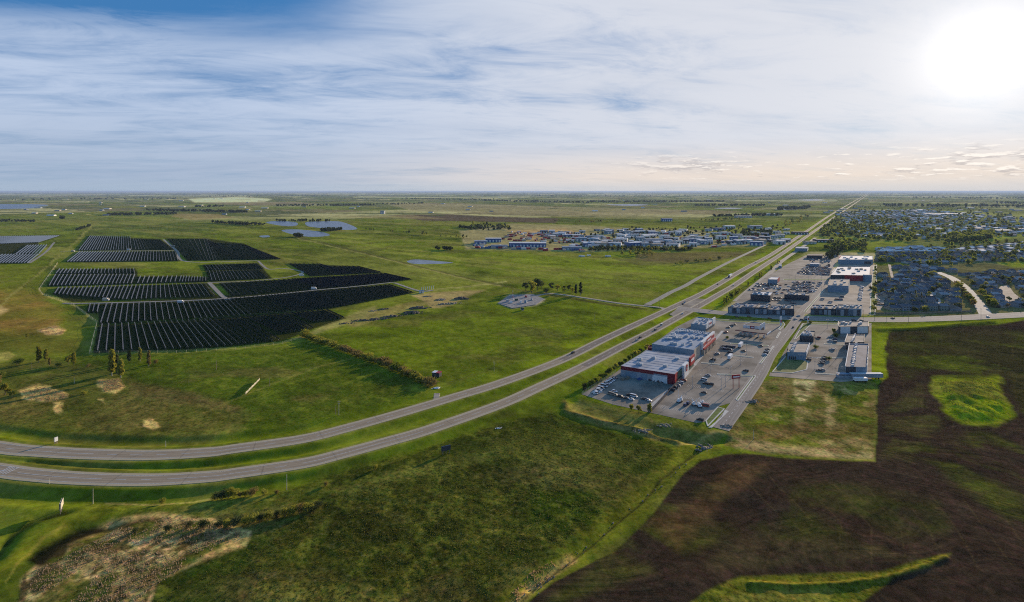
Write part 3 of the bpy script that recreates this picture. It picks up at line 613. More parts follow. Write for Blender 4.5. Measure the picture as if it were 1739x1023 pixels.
# ------------------------------------------------------------------ roads
def ribbon(name, pts, wd, m_, z, skirt=1.0, u=True):
    n = len(pts); V = []; U = []; s = 0; Fs = []
    offs = [-1, -.62, .62, 1]
    for i, p in enumerate(pts):
        t = (pts[min(i+1, n-1)]-pts[max(i-1, 0)]).normalized(); nn = Vector((-t.y, t.x))
        if i: s += (p-pts[i-1]).length
        ww = wd(s, p) if callable(wd) else wd
        V += [(*(p+nn*-(ww/2+.3)), z-skirt)]; U.append((-1.05, s))
        for o_ in offs: V.append((*(p+nn*o_*ww/2), z)); U.append((o_, s))
        V += [(*(p+nn*(ww/2+.3)), z-skirt)]; U.append((1.05, s))
    k = 6
    for i in range(n-1):
        for j in range(k-1): a = i*k+j; Fs.append((a, a+1, a+k+1, a+k))
    o = mesh_obj(name, V, Fs, m_); tag(o, kind='structure')
    at = o.data.attributes.new('road', 'FLOAT_VECTOR', 'POINT'); at.data.foreach_set('vector', np.array([(a, b, 0) for a, b in U], np.float32).ravel())
    return o
def road_mat(name, lane, shoulder, joint=None, lane2=None, edge=.66):
    m_ = bpy.data.materials.new(name); m_.use_nodes = True; t = NT(m_.node_tree); bs = t.n['Principled BSDF']
    a = t.n.new('ShaderNodeAttribute'); a.attribute_name = 'road'; sp = t.n.new('ShaderNodeSeparateXYZ'); t.l.new(a.outputs['Vector'], sp.inputs[0])
    u, s = sp.outputs[0], sp.outputs[1]; au = t.m('ABSOLUTE', u)
    g = t.n.new('ShaderNodeNewGeometry'); pos = g.outputs['Position']
    n1 = t.noise(t.comb(t.m('MULTIPLY', u, 6.0), t.m('MULTIPLY', s, .03), 0.0), 1.0, 5, .6); n2 = t.noise(pos, .9, 4, .6)
    lc = t.mix(t.ss(n1, .3, .7), tuple(x*1.12 for x in lane), tuple(x*.78 for x in lane))
    if lane2:
        l2 = t.mix(t.ss(n1, .3, .7), tuple(x*1.12 for x in lane2), tuple(x*.8 for x in lane2))
        lc = t.mix(t.ss(s, joint-.5, joint+.5), lc, l2)
    track = t.m('MULTIPLY', t.ss(t.m('COSINE', t.m('MULTIPLY', u, 19.0)), .2, .9), .25)      # worn wheel paths
    lc = t.mix(track, lc, tuple(x*.5 for x in lane))
    c = t.mix(t.ss(au, edge-.03, edge+.03), lc, shoulder)
    cr = t.m('MULTIPLY', t.ss(t.m('SUBTRACT', 1.0, t.m('ABSOLUTE', t.m('SUBTRACT', t.m('FRACT', t.m('MULTIPLY', t.m('ADD', s, t.m('MULTIPLY', n2, 1.2)), 1/37.)), .5))), .985, .997), .28)   # sealed cracks across
    c = t.mix(cr, c, (.05, .045, .045))
    v = t.m('ADD', .86, t.m('MULTIPLY', n2, .28)); c = t.mix(1.0, c, t.comb(v, v, v), 'MULTIPLY')
    t.put(bs.inputs['Base Color'], c); bs.inputs['Roughness'].default_value = .9; bs.inputs['Specular IOR Level'].default_value = .08
    return m_
def arclen(pts, target):
    """arc length at the point nearest to target"""
    s = 0; best = (1e18, 0)
    for i, p in enumerate(pts):
        if i: s += (p-pts[i-1]).length
        d = (p-target).length
        if d < best[0]: best = (d, s)
    return best[1]
jU = arclen(UPw, Vector(P2(950, 612))); jL = arclen(LOw, Vector(P2(992, 622)))
ribbon('highway_northbound', UPw, 12.0, road_mat('highway_surface', (.43, .325, .21), (.53, .42, .26), jU, (.28, .22, .165)), .10, 1.4)
ribbon('highway_southbound', LOw, 12.0, road_mat('highway_surface', (.43, .325, .21), (.53, .42, .26), jL, (.28, .22, .165)), .11, 1.4)
art = road_mat('arterial_surface', (.38, .32, .26), (.50, .42, .32), edge=.86)
ART = spline([(1150, 524), (1190, 528), (1230, 532), (1270, 535), (1330, 539.5), (1400, 541.5), (1480, 543.3), (1560, 542.5), (1640, 539.5), (1739, 534.5), (1860, 527)])
ribbon('arterial_road', ART, 22, art, .145, .4)
ACC = spline([(1223, 729), (1258, 682), (1289, 637), (1306, 605), (1325, 580), (1341, 560), (1352, 545), (1361, 530), (1383, 508), (1400, 480), (1409, 458), (1416, 440)])
ribbon('access_road', ACC, lambda s, p: 10.5, road_mat('access_surface', (.36, .30, .24), (.44, .37, .28), edge=.9), .165, .4)
grv = mat('gravel_road_surface', (.40, .34, .26), .95, .18, .3)
ribbon('gravel_track', spline([(1128, 527), (1119, 522), (1060, 516), (1000, 507), (940, 499), (905, 503)]), 5, grv, .03, .4)
ribbon('service_road', spline([(1098, 518), (1118, 508), (1137, 497.5), (1164, 485), (1186.8, 472), (1238.6, 445), (1277.5, 426.5), (1300, 416)]), 8, mat('service_surface', (.30, .28, .22), .9, .15, .2), .05, .4)
ribbon('frontage_road', spline([(1250, 512), (1275.7, 490), (1309.7, 462), (1327, 444.6), (1350.8, 428), (1385, 404)]), 9, grv, .06, .4)
ribbon('farm_lane', spline([(737, 690), (741, 677), (742, 668)]), 4, grv, .0, .4)
ribbon('town_street', spline([(1676, 538), (1668, 524), (1655, 508), (1642, 492), (1628, 480), (1612, 470), (1590, 462)]), 13, mat('street_pale', (.52, .45, .35), .9, .12, .1), .05, .4)
ribbon('solar_track', spline([(108, 515), (140, 515.3), (240, 513), (340, 509.5), (430, 503.5), (540, 492.5), (600, 487), (668, 479.5)]), 5, grv, .02, .4)
ribbon('solar_track', spline([(560, 494), (602, 488), (670, 480.5), (712, 494)][2:] + [(735, 493)]), 5, grv, .024, .4)
ribbon('solar_track', spline([(355, 480), (378, 503), (390, 509)]), 6, grv, .03, .4)
ribbon('solar_track', spline([(355, 480), (420, 478), (480, 472), (508, 466), (512, 461), (480, 456), (455, 457), (438, 443)]), 4.5, grv, .034, .4)
ribbon('solar_track', spline([(278, 407), (300, 426), (318, 444.5), (436, 443)]), 6, grv, .04, .4)
ribbon('solar_track', spline([(103, 427), (200, 426.3), (298, 425.5)]), 4.5, grv, .045, .4)
ribbon('solar_track', spline([(50, 447), (78, 428), (92, 412)]), 5, grv, .03, .4)

def slab(name, pxs, m_, z, kind='structure', depth=.5, z0=None):
    b = MB(); b.prism([P2(*p) for p in pxs], z-depth, z); o = b.build(name, m_); tag(o, kind=kind); return o
slab('parking_lot', [(988, 670), (1046, 633), (1100, 592), (1148, 556), (1182, 539), (1225, 542), (1331, 549), (1331, 560), (1318, 583), (1300, 607), (1281, 636), (1247, 683), (1222, 690), (1196, 717), (1183, 718.5), (1103, 701), (1040, 687)], M['lot'], .09)
slab('parking_lot', [(1362, 549), (1480, 549), (1480, 640), (1432, 643), (1310, 636), (1316, 632), (1330, 600)], M['lot'], .10)
slab('parking_lot', [(1236, 527), (1262, 500), (1296, 474), (1335, 450), (1368, 434), (1428, 433), (1418, 450), (1404, 480), (1380, 508), (1352, 532)], M['lot'], .08)
slab('parking_lot', [(1362, 533), (1394, 497), (1412, 470), (1428, 448), (1486, 450), (1483, 480), (1479, 534)], M['lot_tan'], .085)
slab('side_lane', [(1308, 633), (1430, 643), (1480, 641), (1480, 645), (1428, 649), (1306, 639)], M['lot_tan'], .115)
slab('median_crossing', [(1137, 534), (1160, 518), (1182, 507), (1203, 509), (1192, 519), (1172, 532), (1155, 543)], art.copy() if False else M['lot'], .075)
slab('yard', [(845, 515), (866, 501), (905, 500), (925, 508), (910, 517.5), (870, 523.5)], mat('yard_gravel', (.33, .30, .27), .95, .2, .3), .02)
slab('cul_de_sac', [(1687, 500), (1700, 486), (1712, 484), (1722, 498), (1735, 508), (1728, 515), (1712, 514), (1700, 508)], M['lot_tan'], .06)
slab('cul_de_sac', [(1485, 498), (1505, 497), (1502, 515), (1496, 526), (1485, 527)], M['lot_tan'], .06)
slab('cul_de_sac', [(1576, 497), (1592, 496), (1598, 512), (1602, 519), (1590, 523), (1584, 512)], M['concrete'], .06)
slab('town_lane', [(1508, 449), (1513, 450), (1520, 483), (1516, 485)], M['lot_tan'], .06)
# grass islands with kerbs
def island(px_, w_kerb=.8):
    o = slab('grass_verge', px_, M['grass_d' if px_[0] == (1312, 632) else 'grass_i'], .27); q = [P2(*p) for p in px_]; b = MB()
    for i in range(len(q)):
        a_, c_ = Vector(q[i]), Vector(q[(i+1) % len(q)]); d = (c_-a_); L = d.length; d.normalize()
        mid_ = (a_+c_)/2; b.box(mid_.x, mid_.y, .0, L+w_kerb, w_kerb, .29+.004*i, math.atan2(d.y, d.x))
    tag(b.build('kerb', M['kerb']), kind='structure')
M['grass_i'] = mat('mown_grass', (.11, .17, .02), .95, .2, .3)
M['grass_d'] = mat('verge_grass', (.22, .22, .06), .95, .2, .3)
for isl in ([(1199, 715), (1219, 692), (1230, 695), (1202, 724)], [(1250, 679), (1279, 640), (1282, 638), (1283, 640), (1253, 681)], [(1219, 636.5), (1279, 640), (1280.5, 638.6), (1219, 635)],
            [(1182, 539.5), (1230, 543), (1330, 547), (1333, 552), (1324, 561), (1322, 560), (1328, 551.5), (1230, 546.5)], [(1192, 616), (1228, 619.5), (1228, 620.5), (1192, 617)],
            [(1240, 583), (1305, 587), (1304, 588.3), (1240, 584.3)], [(1243, 603), (1279, 607), (1279, 608), (1243, 604)], [(1318, 574), (1324, 564), (1326, 564), (1320, 575)],
            [(1290, 617), (1313, 588), (1315, 588), (1293, 618)], [(1364, 550), (1378, 548.5), (1423, 549), (1423, 552), (1376, 552), (1352, 576), (1349, 577)], [(1312, 632), (1336, 604), (1372, 615), (1370, 628), (1345, 634)],
            [(1372, 607), (1400, 607.6), (1436, 608), (1436, 609), (1400, 608.6)], [(1385, 634), (1434, 637), (1434, 638), (1385, 635)], [(1400, 584), (1434, 585.6), (1434, 586.6), (1400, 585)],
            [(1330, 474), (1410, 474.6), (1409, 476), (1330, 476)], [(1365, 530), (1399, 492), (1401, 492), (1369, 530)], [(1478, 534), (1479, 500), (1480.5, 480), (1484, 452), (1489, 450), (1486, 535)]):
    island(isl)
slab('pavement', [(1225.5, 709), (1231, 697), (1238, 699), (1209, 727), (1203, 727)], M['kerb'], .30)
slab('pavement', [(1147, 651), (1158, 641), (1184, 611), (1205, 585), (1225, 562), (1230, 562), (1212, 583), (1190, 611), (1165, 641), (1107, 696), (1097, 694)], M['concrete'], .16)

# painted lines
def dashes(pts, off, L, gap, wd, z, b, s0=0, s1=1e9):
    s = 0; nxt = s0
    for i in range(len(pts)-1):
        a_, c_ = pts[i], pts[i+1]; l = (c_-a_).length
        if l < 1e-6: continue
        t = (c_-a_)/l; n_ = Vector((-t.y, t.x))
        while nxt < s+l and nxt < s1:
            e = min(nxt+L, s+l)
            p0 = a_+t*(nxt-s)+n_*off; p1 = a_+t*(e-s)+n_*off
            b.add([(*(p0-n_*wd/2), z), (*(p1-n_*wd/2), z), (*(p1+n_*wd/2), z), (*(p0+n_*wd/2), z)], [(0, 1, 2, 3)])
            nxt = e+gap if e >= nxt+L-1e-6 or gap == 0 else s+l+.001
            if gap == 0: nxt = e if e < s+l-1e-6 else s+l
            if gap == 0 and e >= s+l-1e-6: break
        s += l
        if s > s1: break
b = MB()
for pts, z in ((UPw, .125), (LOw, .135)):
    tot = sum((pts[i+1]-pts[i]).length for i in range(len(pts)-1))
    dashes(pts, 0, 4, 8, .28, z, b, 0, 2600)
    for off in (3.9, -3.9): dashes(pts, off, 1e5, 0, .22, z, b, 0, 2600)
dashes(ART, 0, 1e5, 0, .3, .175, b); dashes(ART, 4.5, 3, 6, .25, .175, b); dashes(ART, -4.5, 3, 6, .25, .175, b); dashes(ACC, 0, 3, 4, .22, .19, b)
for k in range(4):      # bar markings at the west end of the carriageway
    p = P(8+k*4.2, 798+k*.6); b.box(p.x, p.y, .13, .5, 7, .004+.0005*k, -.15)
tag(b.build('road_markings', M['white_line']), kind='structure')
b = MB()
def stalls(p0, p1, n, L, ang):
    for i in range(n):
        t = i/(n-1); q = P(p0[0]*(1-t)+p1[0]*t, p0[1]*(1-t)+p1[1]*t); b.box(q.x, q.y, .10, L, .12, .006, ang)
adir = math.atan2((ACC[20]-ACC[8]).y, (ACC[20]-ACC[8]).x)
for p0, p1, n in (((1120, 690), (1190, 705), 22), ((1150, 672), (1205, 684), 20), ((1168, 655), (1228, 665), 22), ((1190, 636), (1240, 643), 20), ((1205, 608), (1262, 613), 22), ((1225, 592), (1290, 598), 26)): stalls(p0, p1, n, 5, adir)
for p0, p1, n in (((1402, 610), (1400, 632), 14), ((1420, 612), (1420, 634), 14), ((1402, 556), (1398, 580), 12), ((1425, 588), (1422, 604), 10)): stalls(p0, p1, n, 5, 0)
for p0, p1, n in (((1345, 468), (1400, 470), 34), ((1350, 460), (1405, 461.5), 34), ((1335, 482), (1388, 485), 30), ((1330, 490), (1380, 494), 28)): stalls(p0, p1, n, 5, adir)
tag(b.build('stall_markings', M['white_line']), kind='structure')

# ponds
def pond(name, pxs, z=.05):
    pts = []
    n = len(pxs)
    for i in range(n):
        for j in range(4):
            t = j/4; a_, b_, c_, d_ = (Vector(pxs[(i+k) % n]) for k in (-1, 0, 1, 2))
            v = .5*((2*b_)+(c_-a_)*t+(2*a_-5*b_+4*c_-d_)*t*t+(3*b_-a_-3*c_+d_)*t**3); pts.append((v.x, v.y))
    return slab(name, pts, M['water'], z, depth=.04)
pond('pond', [(452, 377.5), (475, 375.5), (503, 378), (504, 383), (488, 384.5), (462, 381)])
pond('pond', [(520, 377.5), (548, 376), (580, 377), (607, 389), (575, 390.5), (540, 387), (522, 384)])
pond('pond', [(478, 391.5), (505, 390), (545, 394), (560, 400), (530, 402.5), (500, 399)])
pond('pond', [(691, 444.5), (705, 441), (735, 443), (770, 446.5), (740, 448.5), (705, 448.5)])
pond('pond', [(440, 401), (455, 400), (458, 402.5), (446, 403.5)])
pond('lake', [(-80, 348), (30, 347), (82, 348.5), (60, 352), (40, 354.5), (-80, 356)], .6)
pond('lake', [(1030, 348), (1070, 347), (1102, 348.3), (1070, 350)], .8)
pond('lake', [(1212, 354), (1240, 353), (1262, 354), (1240, 355.3)], .5)
pond('lake', [(1355, 339.6), (1390, 339), (1400, 340.6), (1370, 341)], 1.)
pond('lake', [(1315, 355.2), (1340, 354.6), (1354, 355.6), (1330, 356.6)], .5)

# ------------------------------------------------------------------ solar farm
PITCH = 5.3
def lerp_poly(pl, t):
    k = t*(len(pl)-1); i = min(int(k), len(pl)-2); f = k-i
    a_, b_ = pl[i], pl[i+1]; return (a_[0]*(1-f)+b_[0]*f, a_[1]*(1-f)+b_[1]*f)
blocks = [
 ('front', 'the block beside the lone trees', [(168.5, 552), (260, 548), (340, 543.5), (411, 538.5)], [(158.7, 598), (280, 594.5), (385, 588.5), (480, 577)]),
 ('front', 'the stepped end of the front block', [(413, 538.4), (487, 532)], [(476, 567), (535, 557)]),
 ('front', 'the short east end of the front block', [(489, 531.8), (557, 525.6)], [(531, 547), (587, 540)]),
 ('second', 'the notch west of the second block', [(150, 517), (172, 516.6)], [(147, 531), (169, 531.6)]),
 ('second', 'the long block below the gravel track', [(177, 516.4), (330, 511.5), (450, 502.5), (537, 495), (663, 484)], [(166, 550.3), (345, 542), (500, 529.5), (590, 519), (704, 497)]),
 ('third', 'the block above the gravel track', [(97, 489.3), (225, 485), (350, 481.2)], [(90, 500), (215, 510), (369, 503.3)]),
 ('fourth', 'the block under the pale drive', [(372, 481.3), (495, 474.6), (560, 471), (655, 465)], [(393, 503), (545, 490.6), (620, 484), (700, 475)]),
 ('fifth', 'the block with the small clearing', [(91.5, 467.2), (165, 466.8), (232, 466.6)], [(80.5, 486.6), (155, 484.6), (226, 482.6)]),
 ('fifth', 'the low strip beside the clearing', [(235, 470), (308, 469.3), (352, 471.3)], [(230, 482.4), (305, 480), (352, 478.3)]),
 ('sixth', 'the top strip beside the clearing', [(99, 457.5), (230, 456.5)], [(92.5, 465.4), (231.3, 465)]),
 ('seventh', 'the square block inside the pale drive', [(353, 461), (442, 458.6)], [(357, 478.2), (460, 473)]),
 ('seventh', 'the strip above the square block', [(345, 450), (437, 447.6)], [(351.5, 459.6), (451, 456.8)]),
 ('eighth', 'the stepped block near the curved drive', [(489, 448), (539, 447.7), (556, 453), (610, 453)], [(527, 469.5), (568, 467), (600, 465.5), (650, 463)]),
 ('far', '', [(134, 428), (299, 426.7)], [(112, 445.4), (305, 443.8)]),
 ('far', '', [(152, 401), (222, 401.5)], [(132, 426), (226, 425)]),
 ('far', '', [(225, 406), (273, 407)], [(228, 425), (297, 424.6)]),
 ('far', '', [(283, 406), (350, 405.7), (363, 412.7), (412, 414), (432, 424)], [(319, 443), (360, 442.5), (405, 442), (445, 441.4), (478, 440.4)]),
 ('far', '', [(-18, 433), (68, 432)], [(-40, 447.5), (49, 447.5)]),
 ('far', '', [(46, 417), (82, 416.3)], [(24, 432.4), (69, 431.2)]),
 ('far', '', [(-10, 401.8), (102, 400.7)], [(-30, 416), (66, 412)]),
]
W_P = 2.4; TILT = R(60)
def row_geom(t0, b0):
    A = P(*t0); B = P(*b0); d = (B-A); L = d.length; d.normalize(); n = Vector((-d.y, d.x, 0))
    if n.dot(Vector((sd.x, sd.y, 0))) < 0: n = -n        # side that faces the sun
    return A, B, d, n, L
def row_mesh(b, A, B, n, zc=1.25, mi=0, mb=1, thick=.06):
    # tilted plane of modules, lower edge on the sunny side
    h = n*(W_P/2*math.cos(TILT)); v = Vector((0, 0, W_P/2*math.sin(TILT)))
    c = Vector((0, 0, zc)); up = Vector((n.x*math.sin(TILT), n.y*math.sin(TILT), math.cos(TILT)))*thick
    vs = [A+c+h-v, B+c+h-v, B+c-h+v, A+c-h+v]; vs2 = [p-up for p in vs]
    f_ = (0, 1, 2, 3); nn = (vs[1]-vs[0]).cross(vs[3]-vs[0])
    if nn.z < 0: f_ = (3, 2, 1, 0)
    b.add(vs, [f_], mi); b.add(vs2, [tuple(reversed(f_))], mb)
    b.add(vs+vs2, [(0, 1, 5, 4), (1, 2, 6, 5), (2, 3, 7, 6), (3, 0, 4, 7)], mb)
rows = []
for bi, (nm, where, top, bot) in enumerate(blocks):
    q = [Vector(P2(*lerp_poly(top, t))) for t in np.linspace(0, 1, 60)]; L = sum((q[i+1]-q[i]).length for i in range(59))
    n0 = row_geom(lerp_poly(top, .5), lerp_poly(bot, .5))[3]; n = max(3, int(abs((q[-1]-q[0]).dot(Vector((n0.x, n0.y))))/PITCH))
    for i in range(n):
        t = (i+.5)/n; a_, c_ = lerp_poly(top, t), lerp_poly(bot, t)
        rows.append((nm, where, i, n, a_, c_, math.hypot(a_[0]-c_[0], a_[1]-c_[1])*(a_[1]+c_[1]-2*HZ), bi))
rest = sorted([r for r in rows if r[0] == 'far'] , key=lambda r: -r[6]); ind = sorted([r for r in rows if r[0] != 'far'], key=lambda r: -r[6])
rest += ind[300:]; ind = ind[:300]
print('solar rows', len(rows), len(ind))
ORD = ['first', 'second', 'third', 'fourth', 'fifth', 'sixth', 'seventh', 'eighth', 'ninth', 'tenth', 'eleventh', 'twelfth', 'thirteenth', 'fourteenth', 'fifteenth', 'sixteenth', 'seventeenth', 'eighteenth', 'nineteenth']
TENS = {20: 'twent', 30: 'thirt', 40: 'fort', 50: 'fift', 60: 'sixt', 70: 'sevent', 80: 'eight'}
def ordinal(k):
    if k < 19: return ORD[k]
    k += 1
    if k % 10 == 0: return TENS[k]+'ieth'
    return TENS[k//10*10]+'y-'+ORD[k % 10-1]
for nm, where, i, n, a_, c_, sz, bi in ind:
    A, B, d, nn, L = row_geom(a_, c_)
    root = empty('solar_panel_row', ((A+B)/2)); tag(root, f'solar row, {ordinal(i)} from west in {where}', 'solar array', 'solar panel rows of the farm')
    mid_ = (A+B)/2; A0, B0 = A-mid_, B-mid_
    b = MB(); row_mesh(b, A0, B0, nn); b.build('panel', [M['solar'], M['panel_back']], root)
    b = MB(); b.bar(A0+Vector((0, 0, 1.55)), B0+Vector((0, 0, 1.55)), .09); k = max(2, int(L/9))
    for j in range(k+1): p = A0.lerp(B0, (j+.3)/(k+.6)); b.box(p.x, p.y, -1.2, .18, .18, 2.7)
    b.build('frame', M['steel'], root)
b = MB()
for r in rest: A, B, d, nn, L = row_geom(r[4], r[5]); row_mesh(b, A, B, nn)
tag(b.build('distant_solar_rows', [M['solar'], M['panel_back']]), 'far blocks of dark solar panel rows beyond the track', 'solar array', kind='stuff')
def inverter(x, y, label, rz=0.0, m_='wall_tan'):
    p = P(x, y); r_ = empty('inverter_cabinet', p, rz); tag(r_, label, 'cabinet')
    b = MB(); b.box(0, 0, 0, 9, 3, .3); b.build('base', M['concrete'], r_); b = MB(); b.box(-1, 0, .302, 6, 2.6, 2.9); b.build('cabinet', M[m_], r_)
    b = MB(); b.box(-1, 0, 3.204, 6.3, 2.9, .15); b.build('roof', M['white'], r_); b = MB(); b.box(3.2, 0, .302, 1.4, 1.6, 2.1)
    for k in range(3): b.cyl(3.2-.4+.4*k, 0, 2.4, 3.0, .1)
    b.build('transformer', M['white'], r_)
inverter(180, 510.5, 'tan inverter cabinet standing among the solar rows above the track', .1)
inverter(307, 514.5, 'pale inverter cabinet just below the gravel solar track', .1, 'wall_white')
inverter(533, 491.5, 'white inverter cabinet beside the middle of the gravel track', .1, 'wall_white')
inverter(219, 425, 'pale inverter cabinet between the two far solar blocks', .1, 'wall_white')
inverter(512, 468.5, 'small white cabinet at the end of the curved drive', .5, 'wall_white')
inverter(294, 419, 'green cabinet on the edge of the far dark solar block', .5, 'green')
inverter(124, 427.6, 'pale cabinet at the west end of the far solar track', .1, 'wall_tan')

# ------------------------------------------------------------------ shops and other large buildings
SINK = .6
class Bld:
    """box building from the corners of its roof edge: near left, near right, far right, far left (photo pixels at roof height)"""
    def __init__(s, name, label, cat, roofpx, H, wall='wall_grey', roof='roof_grey', parapet=.7, group=None, base=0.0):
        s.H = H; s.q = [Vector(P(x, y, H)).xy for x, y in roofpx]; s.c = sum(s.q, Vector((0, 0)))/4
        s.root = empty(name, (s.c.x, s.c.y, base)); tag(s.root, label, cat, group); s.l = [p-s.c for p in s.q]
        n = 4; o = s.l; cc = Vector((0, 0)); inn = [p*(1-.5/max(p.length, 1)) for p in o]
        V = [(*p, -SINK) for p in o]+[(*p, H) for p in o]+[(*p, H) for p in inn]+[(*p, H-parapet) for p in inn]
        Fc = [(i, (i+1) % 4, 4+(i+1) % 4, 4+i) for i in range(4)]+[(4+i, 4+(i+1) % 4, 8+(i+1) % 4, 8+i) for i in range(4)]+[(8+i, 8+(i+1) % 4, 12+(i+1) % 4, 12+i) for i in range(4)]
        mesh_obj('wall', V, Fc, M[wall], s.root)
        s.roof_z = H-parapet
        b = MB(); b.prism([tuple(p) for p in inn], H-parapet-.3, H-parapet+.005); b.build('roof', M[roof], s.root)
        s.lift = 0
    def face(s, i, t0, t1, z0, z1, m_, name='panel', out=.12):
        """panel set on side i (0 near, 1 right, 2 far, 3 left)"""
        a_, c_ = s.l[i], s.l[(i+1) % 4]; d = (c_-a_).normalized(); n_ = Vector((d.y, -d.x))
        if n_.dot((a_+c_)/2) < 0: n_ = -n_
        s.lift += .003; o = out+s.lift
        p0 = a_.lerp(c_, t0); p1 = a_.lerp(c_, t1)
        pts = [tuple(p0-n_*.05), tuple(p1-n_*.05), tuple(p1+n_*o), tuple(p0+n_*o)]
        b = MB(); b.prism(pts, z0, z1); return b.build(name, M[m_], s.root)
    def units(s, n, seed=0, sz=(2.2, 3.6), m_='hvac', line=None):
        r = random.Random(seed)
        for k in range(n):
            if line: u, v = line[0]+(line[2]-line[0])*k/max(n-1, 1), line[1]+(line[3]-line[1])*k/max(n-1, 1)
            else: u, v = r.uniform(.1, .9), r.uniform(.12, .88)
            p = (s.l[0]*(1-u)+s.l[1]*u)*(1-v)+(s.l[3]*(1-u)+s.l[2]*u)*v
            d = (s.l[1]-s.l[0]).normalized(); a_ = math.atan2(d.y, d.x); x_ = r.uniform(*sz)
            b = MB(); b.box(p.x, p.y, s.roof_z+.25, x_, x_*.75, r.uniform(1.1, 1.7), a_); b.box(p.x, p.y, s.roof_z-.1, x_*.8, x_*.6, .35, a_)
            b.box(p.x+d.x*.2*x_, p.y+d.y*.2*x_, s.roof_z+1.9, x_*.35, x_*.35, .2, a_); b.build('rooftop_unit', M[m_], s.root)
def windows(B, i, n, z0, z1, t0=.05, t1=.95, fill=.6, m_='glass'):
    for k in range(n):
        a_ = t0+(t1-t0)*k/n; B.face(i, a_, a_+(t1-t0)/n*fill, z0, z1, m_, 'window', .04)

# the hardware store with its shaded storage yard
A_ = Bld('hardware_store', 'big store with pale roof and dark red fascia beside the shaded storage yard', 'store', [(1054, 621.5), (1146, 635.8), (1178, 604.5), (1098, 595)], 8.5, 'wall_grey', 'roof_light', .25)
A_.face(0, 0, .62, 5.6, 8.5, 'maroon', 'fascia'); A_.face(0, .62, .87, 6.6, 8.45, 'maroon', 'fascia'); A_.face(0, .87, 1, .3, 8.52, 'maroon', 'fascia'); A_.face(0, .60, .86, .2, 5.3, 'wall_white', 'loading_bay', .2)
A_.face(0, .1, .3, .2, 4.6, 'wall_blue', 'loading_door', .1); A_.face(0, .38, .5, .2, 4.6, 'wall_blue', 'loading_door', .1)
A_.face(1, 0, .12, 0, 8.6, 'red', 'fascia'); A_.face(1, .12, 1, .1, 8.3, 'green', 'facade'); windows(A_, 1, 7, .5, 3.2, .2, .75)
A_.face(1, .34, .56, .1, 10.2, 'wall_white', 'entrance', 2.2); A_.face(1, .74, .98, 3.6, 10.6, 'red', 'sign_board', 1.2); A_.face(1, .77, .95, 6.6, 8.8, 'white', 'sign_lettering', 1.3)
def roundel(B, i, t, z, r, out):
    a_, c_ = B.l[i], B.l[(i+1) % 4]; d = (c_-a_).normalized(); n_ = Vector((d.y, -d.x))
    if n_.dot((a_+c_)/2) < 0: n_ = -n_
    for m_, rr, o, k in (('red', r, out, 20), ('white', r*.66, out+.1, 3), ('green', r*.2, out+.2, 8)):
        p = a_.lerp(c_, t)+n_*o; vs = []
        for s_ in (0, .08):
            for j in range(k):
                an = 2*math.pi*j/k+math.pi/2; vs.append((p.x+d.x*rr*math.cos(an)+n_.x*s_, p.y+d.y*rr*math.cos(an)+n_.y*s_, z+rr*math.sin(an)))
        mesh_obj('sign', vs, [tuple(range(k)), tuple(reversed(range(k, 2*k)))]+[(j, (j+1) % k, k+(j+1) % k, k+j) for j in range(k)], M[m_], B.root)
roundel(A_, 1, .45, 7.2, 2.7, 2.5)
A_.units(6, 4, (2.6, 3.6), line=None)
b = MB()
for k in range(7):
    t = .12+k*.12; p0 = A_.l[0].lerp(A_.l[3], t); p1 = A_.l[1].lerp(A_.l[2], t); b.bar((*p0.lerp(p1, .03), A_.roof_z+.06), (*p0.lerp(p1, .97), A_.roof_z+.06), .09)
b.build('roof_seam', M['roof_blue'], A_.root)

B_ = Bld('department_store', 'blue-grey flat-roofed store covered in rooftop units, red and white sign front', 'store', [(1107, 584), (1178, 594.5), (1211, 565.5), (1153, 556.8)], 10.5, 'wall_blue', 'roof_blue', .5)
B_.units(30, 12, (2.2, 4.2)); B_.units(12, 5, (1.4, 2), line=(.1, .9, .9, .92)); B_.face(1, .02, .30, 0, 10.3, 'wall_tan', 'facade')
B_.face(1, .33, .98, 5.0, 12.4, 'wall_white', 'facade', 2.0); B_.face(1, .52, .78, 7.4, 11.8, 'red', 'sign_board', 2.2); B_.face(1, .36, .50, 7.6, 10.6, 'red', 'sign_board', 2.15)
B_.face(1, .81, .95, 7.8, 10.8, 'red', 'sign_board', 2.15); B_.face(1, .34, .97, 5.2, 6.6, 'red', 'canopy', 3.4)
B_.face(1, .56, .74, 9.0, 10.4, 'white', 'sign_lettering', 2.3)
for k in range(9):
    t = .35+.075*k; B_.face(1, t, t+.02, 0, 5.2, 'wall_tan', 'pillar', 3.0)
B_.face(0, .15, .32, .2, 4.2, 'wall_white', 'loading_door'); B_.face(0, .7, .76, .2, 3, 'wall_dark', 'door')
r_ = Bld('receiving_bay', 'dark red cube annex squeezed behind the pale-roofed and blue-grey stores', 'annex', [(1100, 590), (1114.5, 592), (1117, 587.6), (1103, 586)], 5.5, 'maroon', 'maroon')
C_ = Bld('small_store', 'small blue-grey store with white stepped fascia beside the highway corner', 'store', [(1173.5, 549.7), (1197.8, 552.9), (1214, 542), (1185, 538)], 7.5, 'wall_blue', 'roof_light')
C_.units(9, 3, (1.6, 2.8)); C_.face(1, .02, .22, 3.6, 9.4, 'wall_white', 'fascia', 1.0); C_.face(1, .26, .62, 3.6, 9.0, 'wall_white', 'fascia', .9); C_.face(1, .66, .96, 3.6, 10.2, 'wall_white', 'fascia', 1.1)
windows(C_, 1, 6, .4, 3.0, .05, .95, .7); C_.face(1, .32, .56, 6.2, 7.6, 'red', 'sign_lettering', 1.05)
